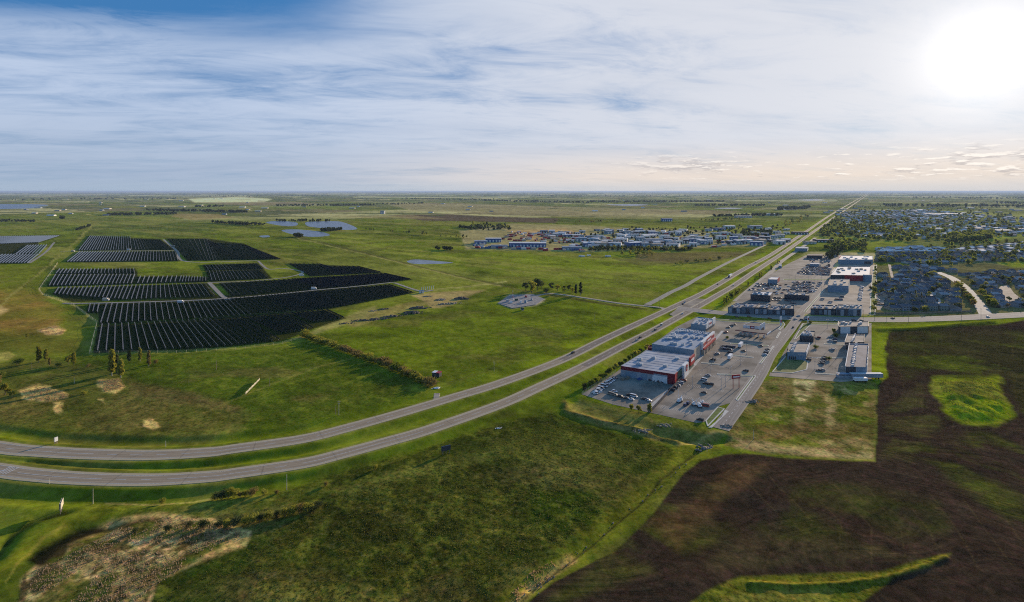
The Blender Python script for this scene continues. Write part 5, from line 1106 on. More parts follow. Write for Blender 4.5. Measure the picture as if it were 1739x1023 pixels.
# storage racks by the yard fence
for k, (x, y, m_, lb) in enumerate(((1068, 634, 'wall_white', 'white crates stacked under the west end of the red fascia'), (1118, 646, 'wall_white', 'white open frame shelter at the east side of the shaded yard'), (1062, 645, 'wood', 'timber stack in the shaded yard near its sunny edge'), (1090, 645, 'blue', 'blue pallet stack in the centre of the shaded yard'), (1015, 668, 'wall_white', 'white sheeted boats along the western yard edge'))):
    p = P(x, y); r_ = empty('pallet_stack', (p.x, p.y, .1), .4); tag(r_, lb, 'stack')
    for i in range(4): b = MB(); b.box(-3+2*i, (i % 2)*.8, 0, 1.7, 2.2, 1.0+.5*((i+k) % 3)); b.build('pallet', M[m_], r_)
def fence(pxs, h, label, name='fence', m_='steel', step=6, solid=False, z=0.0):
    q = [P(*p) for p in pxs]; r_ = empty(name, q[0]); tag(r_, label, 'fence'); b = MB(); pn = MB()
    for i in range(len(q)-1):
        A, B = q[i]-q[0], q[i+1]-q[0]; L = (B-A).length; k = max(1, int(L/step)); ps = ps if i else []; d = (B-A).normalized()
        for j in range(k+(i == len(q)-2)): ps.append(A.lerp(B, j/k))
        if solid: m2 = (A+B)/2; pn.box(m2.x, m2.y, .1, L, .08, h-.2, math.atan2(d.y, d.x))
        else:
            for zz in (.35, .68, .98): pn.bar(A+Vector((0, 0, h*zz)), B+Vector((0, 0, h*zz)), .035)
    ps.sort(key=lambda p: (p+q[0]).y)
    b = MB(); b.box(0, 0, -.8, .12, .12, h+.8); o = b.build('post', M[m_], r_); o.location = ps[0]
    for p in ps[1:100]: c = o.copy(); col.objects.link(c); c.location = p
    if ps[100:]:
        b = MB()
        for p in ps[100:]: b.box(p.x, p.y, -.8, .12, .12, h+.8)
        tag(b.build('distant_posts', M[m_], r_), kind='stuff')
    pn.build('panel' if solid else 'wire', M[m_], r_)
fence([(988, 671), (1046, 634)], 2.4, 'mesh fence on the highway side of the storage yard'); fence([(988, 671), (1040, 688), (1104, 702)], 2.4, 'mesh fence along the grassy bank south of the yard'); fence([(1104, 702), (1148, 655), (1160, 642)], 2.6, 'solid fence between storage yard and car park', solid=True, m_='wall_dark')
fence([(98, 447), (66, 492), (72, 500), (125, 518), (165, 548), (152, 600), (300, 599), (400, 593), (480, 584), (510, 575)], 2.1, 'pale chain fence round the west and south of the solar farm', m_='wood_pale', step=8)
fence([(1486, 534), (1560, 533.2), (1650, 530)], 2.2, 'long dark boundary fence between the houses and the arterial road', m_='wood', solid=True, step=4)

# ------------------------------------------------------------------ lamps, poles, signs
def lamp(x, y, h, label, arms=2, group='lamp poles of the retail park', name='lamp_post', a_=0.0, m_='steel'):
    p = P(x, y); r_ = empty(name, p, a_); tag(r_, label, 'lamp post', group)
    b = MB(); b.cyl(0, 0, -.3, .8, .3, .3, 6); b.cyl(0, 0, .8, h, .13, .08, 6); b.build('pole', M[m_], r_)
    for k in range(arms):
        s_ = 1 if k == 0 else -1; b = MB(); b.bar((0, 0, h-.1), (s_*1.3, 0, h+.05), .05); b.box(s_*1.6, 0, h, .9, .4, .16); b.build('lamp_head', M[m_], r_)
LP = [(1152.5, 680, 'pale lamp post above the white machinery'), (1176, 660, 'lamp post between the yard fence and the solitary dark car'), (1225, 661, 'western of two dark lamp posts near the red sign'), (1232, 657, 'eastern of two dark lamp posts near the red sign'), (1241, 644, 'lamp post by the kerb near the lower lot entrance'),
 (1206, 640, 'lamp post beside the silver car'), (1212, 616, 'lamp post on the cross kerb of the car park'), (1258, 620, 'lamp post in the bays west of the access road'), (1268, 603, 'lamp post on the concrete island below the fuel station'), (1226, 607, 'lamp post in front of the store entrance'), (1270, 583, 'lamp post on the kerb under the fuel canopy'),
 (1385, 590, 'lamp post on the planted island of the eastern lot'), (1408, 594, 'lamp post near the solitary silver car'), (1405, 558, 'lamp post north of the restaurant lot'), (1420, 610, 'lamp post by the green kerb in the eastern lot'), (1384, 628, 'lamp post at the south end of the eastern lot'), (1436, 604, 'lamp post by the shaded side of the long brown block')]
for k, (x, y, lb) in enumerate(LP): lamp(x, y, 9.5, lb, 2, 'lamp posts of the car parks', a_=k, m_='white' if k == 0 else 'steel')
for k, (x, y) in enumerate([(1340+i*11+(j % 2)*5, 495-j*9) for j in range(4) for i in range(6)]): lamp(x, y, 10, f'{ordinal(k % 6)} lamp post from the west in the {ordinal(k // 6)} line of the northern lots', 2, 'lamp posts of the northern park', a_=k)
def upole(x, y, h, label, group=None, arm=True, m_='wood', a_=.3):
    p = P(x, y); p.z = min(0, gz(p.x, p.y)); r_ = empty('utility_pole', p, a_); tag(r_, label, 'pole', group); b = MB(); b.cyl(0, 0, -1, h, .17, .10, 6); b.build('pole', M[m_], r_)
    if arm: b = MB(); b.box(0, 0, h-.9, 2.4, .12, .14); b.box(0, 0, h-2.2, 1.8, .12, .12); b.build('crossarm', M[m_], r_)
for x, y, h, lb, m_ in ((575.5, 703, 10, 'pale pole, taller of a pair in the green field', 'wood_pale'), (570, 702, 6, 'short dark pole, lower of a pair in the green field', 'wood'), (158, 849, 7.5, 'thin pale marker pole beside the marsh', 'wood_pale'), (281.5, 759, 3.5, 'short white marker post on the north verge', 'wood_pale'), (84, 822, 3, 'short marker post on the south verge', 'wood_pale'), (487, 829, 8, 'thin pole beside the roadside bushes', 'wood_pale'),
 (367.5, 627, 8, 'grey pole south of the solar farm fence', 'wood'), (458, 655, 7, 'thin pole next to the long slatted windbreak', 'wood'), (839, 629, 9, 'pole at the hedge end near the far verge', 'wood_pale'), (54, 627, 6, 'pole among the scrub west of the trees', 'wood'), (126, 650, 5, 'short white post in the scrub', 'wood_pale'), (1280, 745, 6, 'lone thin post in the pale waste ground', 'wood_pale'),
 (1120, 523, 11, 'pole west of the junction', 'wood'), (1187, 530, 12, 'dark signal pole at the junction corner', 'wood'), (853, 487, 11, 'pole beside the track junction', 'wood'), (1082, 483, 9, 'pole in the middle of the pasture', 'wood'), (1136, 505, 10, 'pole by the grey service road', 'wood'), (1240, 450, 10, 'pole along the upper service road', 'wood'), (1010, 545, 9, 'pole in the pasture beside the highway', 'wood'), (470, 362, 14, 'distant pole beyond the ponds', 'wood'),
 (1485, 545, 14, 'dark tall pole by the first houses', 'wood'), (1506, 546, 14, 'tall pole at the western end of the arterial verge', 'wood'), (1543, 547, 14, 'tall pole in the middle of the arterial verge', 'wood'), (1633, 543, 10, 'short pole on the arterial verge', 'wood'), (1666, 548, 17, 'tallest pole on the arterial verge by the pale street', 'wood'), (1466, 545, 13, 'tall pole behind the low shop block', 'wood'), (1430, 640, 9, 'pole by the grey storage container', 'steel')):
    upole(x, y, h, lb, arm=h > 8, m_=m_)
def billboard(x, y, wd_, h, z0, a_, label, front, back='wood', name='billboard'):
    p = P(x, y); r_ = empty(name, p, a_); tag(r_, label, 'billboard')
    for s_ in (-.35, 0, .35): b = MB(); b.box(s_*wd_, 0, -1, .3, .3, z0+h+.8); b.build('post', M['wood'], r_)
    b = MB(); b.box(0, -.25, z0, wd_, .18, h); b.build('sign_board', M[front], r_); b = MB(); b.box(0, .25, z0+.02, wd_, .12, h-.04); b.build('backing', M[back], r_)
billboard(104, 866, 6, 3.0, 1.2, R(121), 'pale billboard seen nearly edge on at the marsh corner', 'wood_pale', 'wood_pale')
billboard(757.5, 768, 5.5, 2.6, 1.0, R(28), 'dark-backed billboard with a blue edge in the lower verge', 'wall_dark', 'blue')
billboard(95, 752, 1.8, 2.4, .8, R(70), 'small white roadside sign on the north verge', 'white', 'white', 'road_sign')
# windbreak of slats in the field
p = P(428, 657); A, B = P(417, 670)-p, P(441, 645.5)-p; r_ = empty('windbreak', p); tag(r_, 'long pale slatted windbreak leaning alone in the green field', 'windbreak'); b = MB(); n = 46; d = (B-A).normalized(); nn = Vector((-d.y, d.x, 0))
for k in range(n): q = A.lerp(B, (k+.5)/n); b.box(q.x, q.y, .0, .5, .08, 1.5+.15*math.sin(k*7), math.atan2(d.y, d.x))
b.build('slat', M['wood_pale'], r_); b = MB(); b.bar(A+Vector((0, 0, .7))+nn*.15, B+Vector((0, 0, .7))+nn*.15, .09); b.bar(A+Vector((0, 0, 1.25))+nn*.15, B+Vector((0, 0, 1.25))+nn*.15, .09)
for k in range(9): q = A.lerp(B, k/8); b.bar(q+nn*1.0, q+Vector((0, 0, 1.4)), .08)
b.build('frame', M['wood'], r_)
p = P(742, 638); r_ = empty('farm_shed', p, -.35); tag(r_, 'small shed with half white half red roof where the hedge meets the verge', 'shed')
b = MB(); b.gable(0, 0, -.5, 6.4, 4.5, 3.2, .01, over=-.05); b.build('wall', [M['wall_dark'], M['wall_dark']], r_)
b = MB(); b.box(-1.7, 0, 2.8, 3.5, 5.0, .25, 0); b.build('roof', M['white'], r_); b = MB(); b.box(1.8, 0, 2.83, 3.4, 5.0, .28, 0); b.build('roof', M['red'], r_); b = MB(); b.box(-.5, -2.27, -.2, 1.2, .1, 2.2); b.build('door', M['wood'], r_)
# gas well pad with red and white mast
p = P(871, 509.5); r_ = empty('radio_mast', p); tag(r_, 'red and white banded mast standing on the grey gravel pad', 'mast')
for k in range(6): b = MB(); b.cyl(0, 0, 2.6*k, 2.6*k+2.6, .62-.08*k, .54-.08*k, 6); b.build('mast_section', M['red' if k % 2 else 'white'], r_)
for k, (x, y, sx, sy, h, m_, lb) in enumerate(((862, 513, 5, 4, 3, 'steel', 'grey equipment skid at the west side of the gravel pad'), (868, 515, 4, 3, 2.4, 'white', 'white tank skid just below the banded mast'), (877, 511, 5, 3, 2.2, 'green', 'green skid just east of the banded mast'), (885, 514.5, 4, 3, 2.4, 'white', 'white cabinet between the mast and the blue unit'), (893, 514.5, 5, 4, 3, 'wall_blue', 'blue-grey unit in the eastern half of the gravel pad'), (903, 510, 5, 3, 2.4, 'steel', 'small steel unit near the pad entrance'), (893, 505.5, 4, 3, 2.2, 'red', 'little red unit at the back of the gravel pad'), (887, 526.5, 5, 3, 2.4, 'green', 'dark green hut in the grass below the gravel pad'))):
    q = P(x, y); o = empty('equipment_skid', q, .3*k); tag(o, lb, 'equipment'); b = MB(); b.box(0, 0, -.1, sx, sy, .5); b.build('base', M['concrete'], o); b = MB(); b.box(0, 0, .4, sx*.8, sy*.7, h); b.build('body', M[m_], o)
    b = MB(); b.cyl(sx*.3, 0, .4+h, .4+h+1.4, .25, .25); b.bar((-sx*.4, 0, 1.6), (sx*.6, sy*.5, 1.0), .14); b.build('pipe', M['steel'], o)
for k in range(7):
    q = P(716+3.4*k, 493.5-.45*k); o = empty('transformer_bay', q); tag(o, f'{ordinal(k)} pale pillar of the substation row from the west', 'substation', 'pale pillars of the substation')
    b = MB(); b.cyl(0, 0, 0, 4.6, .5, .3); b.build('pillar', M['white'], o); b = MB(); b.box(0, 0, 4.6, 1.8, .3, .3); b.build('crossarm', M['steel'], o)
r_ = random.Random(9)
q = P(716, 497.5); o = empty('substation_house', q, .2); tag(o, 'white control hut beside the substation pillars', 'hut'); b = MB(); b.gable(0, 0, -.3, 7, 4, 3, 1); b.build('wall', [M['wall_white'], M['roof_light']], o)
b = MB(); b.box(0, -2.05, 0, 1, .1, 2.1); b.build('door', M['wall_dark'], o)

# ------------------------------------------------------------------ rocks and rubble
def rock_mesh(name, n, spread, hmax, seed, m_='stone'):
    r_ = random.Random(seed); b = MB()
    for k in range(n):
        x, y = r_.gauss(0, spread[0]), r_.gauss(0, spread[1]); s_ = r_.uniform(.5, 1)*hmax*math.exp(-(x*x/spread[0]**2+y*y/spread[1]**2)*.3); c_ = Vector((x, y, 0))
        vs = []
        for z_, rr, kk in ((-.3, 1.1, 6), (.35, .95, 6), (.8, .5, 6)):
            for j in range(kk): a_ = 2*math.pi*j/kk+r_.uniform(-.3, .3); vs.append((x+s_*rr*1.5*math.cos(a_)*r_.uniform(.7, 1.2), y+s_*rr*1.3*math.sin(a_)*r_.uniform(.7, 1.2), s_*z_*r_.uniform(.8, 1.2)))
        b.add(vs, [(j, (j+1) % 6, 6+(j+1) % 6, 6+j) for j in range(6)]+[(6+j, 6+(j+1) % 6, 12+(j+1) % 6, 12+j) for j in range(6)]+[tuple(range(12, 18))])
    return b.build(name, M[m_])
M['soil_pile'] = mat('soil_pile', (.16, .12, .08), .95, .25, .3, c2=(.07, .055, .04))
for k, (x, y, sx, sy, h, m_, lb) in enumerate(((588, 548.5, 5, 2, 1.6, 'soil_pile', 'low dark heap at the corner of the gravel drive'), (615, 543.5, 7, 2.5, 2.4, 'soil_pile', 'dark rubble heap, first of the line from the west'), (643, 541, 9, 2.5, 2.4, 'soil_pile', 'second rubble heap of the line'), (665, 537, 9, 3, 2.6, 'soil_pile', 'third rubble heap with pale stones'), (699, 531, 9, 4, 3.2, 'soil_pile', 'broad brown rubble heap in the middle of the line'),
    (712, 523, 8, 4, 3.4, 'soil_pile', 'dark peaked heap on top of the broad one'), (748, 509, 5, 3, 2.6, 'stone', 'round grey heap beside the tan dirt slope'), (783, 507.5, 6, 4, 4.2, 'soil_pile', 'dark steep spoil heap at the end of the tan slope'), (760, 516, 12, 3, 2.2, 'stone', 'long stony bank below the tan dirt slope'), (727, 503, 6, 2, 1.4, 'stone', 'line of pale stones by the substation'), (635, 528, 5, 2, 1.2, 'stone', 'pale stones east of the solar rows'), (652, 525, 4, 2, 1.8, 'soil_pile', 'small dark heap above the line of rubble'),
    (1093, 733, 4, 2, 1.0, 'wood', 'brown debris lying on the grassy bank'), (1196, 757, 4, 3, 1.4, 'stone', 'stones at the culvert mouth of the creek'), (1276, 682, 5, 2, 1.2, 'stone', 'pale boulders on the outer edge of the access road'), (1235, 724, 3, 2, 1.2, 'stone', 'pale boulders closing the end of the access road'), (847, 726, 1.6, .8, .35, 'white', 'white stones lying at the rough pasture edge'), (741, 657, 2, 1, 1.0, 'white', 'white trough by the farm lane'), (1130, 722, 4, 2, .9, 'wood', 'dead brush on the bank by the shaded hollow'))):
    p = P(x, y); o = rock_mesh('rubble_heap' if m_ in ('soil_pile', 'wood') else 'boulder_pile', 26, (sx, sy), h, k, m_); o.location = (p.x, p.y, gz(p.x, p.y)); o.rotation_euler = (0, 0, .3); tag(o, lb, 'heap')
b = MB(); r_ = random.Random(31)
for k in range(46):
    t = r_.random(); x, y = 870+t*330, 1030-t*275; x += r_.gauss(0, 6); y += r_.gauss(0, 3); p = P(x, y); s_ = r_.uniform(.15, .45); b.cyl(p.x, p.y, gz(p.x, p.y)-.2, gz(p.x, p.y)+s_, s_*1.2, s_*.6, 5)
tag(b.build('creek_stones', M['stone']), 'pale stones strewn along the narrow creek', 'stones', kind='stuff')

# ------------------------------------------------------------------ trees, bushes
def leaf_cloud(r_, blobs, n, size, V, Fq):
    """many small leaf clump faces spread through the volume of the given blobs"""
    for k in range(n):
        c_, rad = blobs[k % len(blobs)]
        d = Vector((r_.gauss(0, 1), r_.gauss(0, 1), r_.gauss(0, 1))).normalized()*(r_.random()**.45)
        p = Vector(c_)+Vector((d.x*rad[0], d.y*rad[1], d.z*rad[2])); s_ = size*r_.uniform(.6, 1.5)
        u = Vector((r_.gauss(0, 1), r_.gauss(0, 1), r_.gauss(0, 1))).normalized(); v = u.orthogonal().normalized()*s_*r_.uniform(.5, 1); u = u*s_
        b0 = len(V); V += [p-u*.5-v*.3, p+u*.5-v*.5, p+u*.45+v*.5, p-u*.5+v*.4]; Fq.append((b0, b0+1, b0+2, b0+3))
def tree_proto(kind, seed, h=12, leaf='leaf_green', n=900, name='tree', simple=False):
    r_ = random.Random(seed); b = MB(); blobs = []
    bark = M['bark_pale'] if kind == 'poplar' and seed % 2 else M['bark']
    if kind == 'spruce':
        for k in range(9): t = k/8; blobs.append(((0, 0, h*(.14+.8*t)), (h*.20*(1-t)+.25, h*.20*(1-t)+.25, h*.07)))
        b.cyl(0, 0, -.5, h*.9, h*.018+.05, .05, 6)
    elif kind == 'poplar':
        b.cyl(0, 0, -.5, h*.75, h*.02+.06, .06, 6)
        for k in range(9):
            t = .22+.75*k/8; a_ = k*2.4; o = h*.07*(1-.5*t); blobs.append(((o*math.cos(a_), o*math.sin(a_), h*t), (h*.12*(1.15-.6*abs(t-.5)), h*.12*(1.1-.6*abs(t-.5)), h*.11)))
            b.bar((0, 0, h*(t-.15)), (o*1.5*math.cos(a_), o*1.5*math.sin(a_), h*t), .05)
    elif kind == 'bush':
        for k in range(6): a_ = k*2.4+r_.random(); rr = h*.4*r_.random(); blobs.append(((rr*math.cos(a_), rr*math.sin(a_), h*(.35+.25*r_.random())), (h*.4, h*.4, h*.34)))
        for k in range(4): b.bar((0, 0, -.3), (h*.3*math.cos(k*1.6), h*.3*math.sin(k*1.6), h*.6), .05)
    else:
        b.cyl(0, 0, -.5, h*.42, h*.025+.08, h*.018, 6, lean=(h*.02, 0)); 
        for k in range(9):
            a_ = k*2.4+r_.random()*.6; rr = h*(.10+.17*r_.random())*(1 if k else 0); z_ = h*(.30+.52*r_.random()); blobs.append(((rr*math.cos(a_), rr*math.sin(a_), z_), (h*r_.uniform(.13, .2), h*r_.uniform(.13, .2), h*r_.uniform(.10, .16))))
            b.bar((h*.02, 0, h*.3), (rr*.8*math.cos(a_), rr*.8*math.sin(a_), z_), .07+h*.004)
    V, Fq = [], []; leaf_cloud(r_, blobs, n, h*(.055 if n > 500 else .10)+.05, V, Fq)
    if simple:
        b2 = MB(); b2.add(b.v, b.f, 0); b2.add(V, Fq, 1); return b2.build(name, [bark, M[leaf]])
    root = empty(name); b.build('trunk', bark, root); c_ = mesh_obj('crown', V, Fq, M[leaf], root); return root
tp = {}
def tree(x, y, h, label, kind='round', leaf='leaf_green', n=900, simple=False, group=None, name=None, cat='tree', var=3, p=None, rr=random.Random(77), wide=1.0):
    v = rr.randrange(var); key = (kind, leaf, n, simple, v)
    name = name or {'spruce': 'spruce_tree', 'poplar': 'poplar_tree', 'bush': 'bush'}.get(kind, 'tree')
    base = {'bush': 3.0}.get(kind, 12)
    if key not in tp: tp[key] = o = tree_proto(kind, v*7+len(tp), base, leaf, n, name, simple)
    else: o = copy_tree(tp[key])
    p = p or P(x, y); s_ = h/base
    o.name = name; o.location = (p.x, p.y, min(0, gz(p.x, p.y))-.05); o.rotation_euler = (0, 0, rr.uniform(0, 6.28)); o.scale = (s_*wide*rr.uniform(.9, 1.1), s_*wide*rr.uniform(.9, 1.1), s_)
    tag(o, label, cat)
    if 'group' in o: del o['group']
    if group: o['group'] = group
    return o
for x, y, h, kd, lf, lb, wd_ in ((190, 637, 24, 'poplar', 'leaf_olive', 'tallest olive poplar of the group below the solar farm', .8), (205, 641, 16.5, 'poplar', 'leaf_olive', 'broad olive poplar in front of the tallest one', 1), (198, 633, 17, 'poplar', 'leaf_dark', 'dark tree wedged between the two front poplars', .9), (219, 614, 12, 'poplar', 'leaf_dark', 'dark slim tree east of the tallest poplar', .9), (238, 613, 13.5, 'poplar', 'leaf_olive', 'slim green poplar touching the solar rows', .8),
    (252.6, 621, 15, 'poplar', 'leaf_rust', 'rusty slim poplar at the east end of the group', .8), (264, 616, 5, 'bush', 'leaf_rust', 'low rusty bush beside the rusty poplar', 1), (66, 614, 16, 'poplar', 'leaf_olive', 'thin pale-stemmed tree at the west of the field', .9), (78, 612, 12, 'poplar', 'leaf_olive', 'second thin tree behind the pale-stemmed one', 1), (84, 620, 8, 'poplar', 'leaf_rust', 'small reddish tree beside the pale-stemmed one', 1), (116, 617, 11, 'round', 'leaf_olive', 'olive round tree between the two groups, western half', .8),
    (125, 618, 12.5, 'poplar', 'leaf_olive', 'olive tree between the two groups, eastern half', 1.1), (46, 574, 7, 'round', 'leaf_olive', 'small lone tree above the tree line', .9), (9, 668, 11, 'round', 'leaf_olive', 'shaded olive tree at the western picture edge', 1), (-6, 655, 12, 'round', 'leaf_rust', 'rusty tree half outside the western picture edge', 1), (20, 675, 8, 'round', 'leaf_green', 'low green tree near the pale scrapes', 1), (30, 619, 8, 'bush', 'leaf_green', 'bush west of the pale-stemmed tree', 1), (99, 622, 6, 'bush', 'leaf_green', 'bush between the two thin tree groups', 1), (150, 622, 4, 'bush', 'leaf_rust', 'small bush under the fence corner', 1), (0, 640, 7, 'bush', 'leaf_green', 'bush at the western picture edge', 1), (142, 668, 4, 'bush', 'leaf_olive', 'small bush above the pale scrapes', 1)):
    tree(x, y, h*.84, lb, kd, lf, 1500 if h > 9 else 700, wide=wd_)
hr = random.Random(5)
for k in range(58):      # the hedgerow beside the farm lane
    t = k/57; x, y = 514+(731-514)*t, 570+(653-570)*t-9*math.sin(t*3.0)*.35; x += hr.uniform(-2.5, 2.5)
    tree(x, y+hr.uniform(-1.2, 1.2), hr.uniform(3.8, 6.2)*(1.0 if k % 7 else 1.4), f'straw olive shrub, {ordinal(k)} along the hedgerow from its solar farm end', 'bush', hr.choice(['leaf_olive', 'leaf_olive', 'leaf_rust', 'leaf_green']), 420, group='shrubs of the hedgerow', name='shrub', cat='shrub', wide=1.45)
for k, (x, y, h, lf) in enumerate([(275, 850, 3, 'leaf_olive'), (366, 842, 4, 'leaf_dark'), (377, 843, 5, 'leaf_dark'), (388, 841, 5.5, 'leaf_olive'), (398, 840, 5, 'leaf_olive'), (408, 841, 3, 'leaf_rust'), (417, 840, 4, 'leaf_olive'), (428, 839, 4.5, 'leaf_rust'), (449, 838, 3, 'leaf_olive'), (470, 836, 2.2, 'leaf_rust'),
    (322, 893, 3, 'leaf_dark'), (345, 893, 4, 'leaf_dark'), (372, 893, 4, 'leaf_dark'), (385, 892, 4, 'leaf_olive'), (400, 889, 4.5, 'leaf_dark'), (416, 886, 4.2, 'leaf_olive'), (430, 884, 4.5, 'leaf_olive'), (442, 882, 3.6, 'leaf_dark'), (455, 880, 5, 'leaf_olive'), (470, 877, 4, 'leaf_dark'), (484, 874, 5, 'leaf_olive'), (497, 871, 5, 'leaf_olive'), (510, 868, 5, 'leaf_rust'), (522, 866, 5, 'leaf_olive'), (530, 864, 4, 'leaf_dark'), (540, 858, 3.4, 'leaf_dark'), (637, 796, 3.2, 'leaf_olive'), (553, 823, 2.6, 'leaf_rust'), (285, 900, 3.2, 'leaf_dark'), (230, 903, 2.6, 'leaf_dark')]):
    tree(x, y, h, ('lone shrub standing in the verge, ' if k in (0, 26) else 'marsh shrub, ')+f'{ordinal(k if k < 10 else k-10)} from the west of the {"upper" if k < 10 else "lower"} line', 'bush', lf, 900, name='shrub', cat='shrub', group='shrubs between highway and marsh', wide=.95)
for k, (x, y, h, kd, lf) in enumerate([(893, 494, 15, 'round', 'leaf_dark'), (903, 497, 20, 'round', 'leaf_olive'), (913, 493, 20, 'round', 'leaf_dark'), (920, 490, 14, 'round', 'leaf_green'), (936, 492, 13, 'round', 'leaf_dark'), (947, 494, 11, 'round', 'leaf_olive'), (958, 497, 12, 'round', 'leaf_green'), (972, 497, 9, 'round', 'leaf_olive'), (978, 501, 15, 'poplar', 'leaf_dark'), (986, 501, 18, 'poplar', 'leaf_dark'), (966, 493, 9, 'round', 'leaf_dark'), (928, 497, 9, 'bush', 'leaf_dark')]):
    tree(x, y, h, f'dark tree of the clump above the gravel pad, {ordinal(k)} from the west', kd, lf, 700, group='trees above the gravel pad')
tr_ = random.Random(22)
def belt(n, a_, b_, h, label, group, seed, kinds=('round',), leaves=('leaf_dark', 'leaf_green', 'leaf_olive'), sp=2.0, nn=150):
    r_ = random.Random(seed)
    for k in range(n):
        t = r_.random(); x = a_[0]+(b_[0]-a_[0])*t; y = a_[1]+(b_[1]-a_[1])*t+r_.uniform(-sp, sp)*.5
        lf, kd = r_.choice(leaves), r_.choice(kinds); lw = {'leaf_olive': 'yellow-green', 'leaf_green': 'green', 'leaf_rust': 'brownish', 'leaf_dark': 'dark'}[lf]
        end = ('at the western end' if t < .33 else 'in the middle' if t < .66 else 'at the eastern end') if abs(b_[0]-a_[0]) > 60 else ('at the near end' if t < .33 else 'in the middle' if t < .66 else 'at the far end')
        tree(x+r_.uniform(-1, 1), y, r_.uniform(*h), f'{lw} {"bush" if kd == "bush" else "spruce" if kd == "spruce" else "tree"} {end} of the {group}', kd, lf, nn, True, group)
belt(60, (1005, 424), (1170, 425), (7, 13), 'small dark tree in the belt south of the industrial yards', 'belt south of the industrial yards', 1, sp=3)
belt(20, (1045, 431), (1112, 433), (8, 13), 'olive tree in the grove below the industrial belt', 'grove below the industrial belt', 2, leaves=('leaf_olive', 'leaf_green'), sp=6)
belt(26, (620, 390), (800, 406), (8, 14), 'dark willow along the far creek', 'willows along the far creek', 3, sp=3)
belt(16, (800, 384), (870, 388), (12, 22), 'tall dark tree behind the blue warehouse', 'trees behind the blue warehouse', 4, sp=4)
belt(16, (1140, 452), (1245, 436), (5, 9), 'bush in the thicket by the service road', 'thicket by the service road', 5, ('bush', 'round'), sp=3)
belt(12, (1226, 520), (1262, 492), (6, 12), 'dark tree on the bank between highway and shops', 'trees on the highway bank', 6, ('round', 'spruce'), sp=4)
belt(12, (1265, 490), (1345, 432), (5, 10), 'tree strung along the frontage road', 'trees along the frontage road', 7, ('round', 'spruce'), sp=3)
belt(20, (1403, 441), (1432, 428), (12, 22), 'dark spruce of the block left of the white-roofed store', 'spruces beside the white-roofed store', 8, ('spruce', 'round'), ('leaf_dark',), sp=8)
belt(14, (940, 476-100), (1028, 378), (8, 14), 'bare brown tree in the farm row', 'farm row in the brown field', 9, leaves=('leaf_rust', 'leaf_dark'))
belt(22, (1190, 377), (1270, 372), (12, 18), 'dark tree in the far industrial belt', 'far industrial belt', 10, sp=4)
belt(26, (1330, 384), (1395, 362), (12, 20), 'dark tree between highway and far yards', 'trees between highway and far yards', 11, sp=8)
belt(12, (1484.5, 532), (1487, 455), (6, 9), 'green street tree on the verge beside the houses', 'street trees beside the houses', 12, leaves=('leaf_green', 'leaf_olive'), sp=2, nn=300)
belt(30, (1655, 522), (1622, 482), (7, 11), 'olive street tree on the west side of the pale street', 'trees west of the pale street', 13, leaves=('leaf_olive', 'leaf_rust', 'leaf_green'), sp=10, nn=300)
belt(24, (1692, 526), (1650, 484), (7, 11), 'olive street tree on the east side of the pale street', 'trees east of the pale street', 14, leaves=('leaf_olive', 'leaf_green'), sp=8, nn=300)
for x, y, h, kd in ((1420, 585-12, 5, 'bush'), (1385, 592, 4, 'bush'), (1408, 612, 4, 'bush'), (1338, 606, 7, 'spruce'), (1342, 607, 7, 'spruce'), (1347, 606, 6, 'spruce'), (1376, 549.5, 4, 'bush'), (1416, 567, 6, 'round'), (1235, 575, 3, 'bush'), (1101, 700, 5, 'poplar'), (1104, 701, 6, 'poplar'), (1072, 698, 5, 'round'), (1085, 702, 6, 'round')):
    tree(x, y, h, f'small ornamental tree planted at the {"yard corner above the bank" if x < 1110 else "kerb of the car park"}', kd, 'leaf_olive' if x < 1110 else 'leaf_green', 500, group='ornamental trees of the car parks')
for k in range(22):
    t = k/21; tree(990+(1100-990)*t+tr_.uniform(-3, 3), 664+(588-664)*t+tr_.uniform(-1, 3), tr_.uniform(3, 5.5), f'shrub between the storage yard and the highway, {ordinal(k)} from the south', 'bush', tr_.choice(['leaf_olive', 'leaf_dark', 'leaf_green']), 450, group='shrubs behind the stores', name='shrub', cat='shrub')

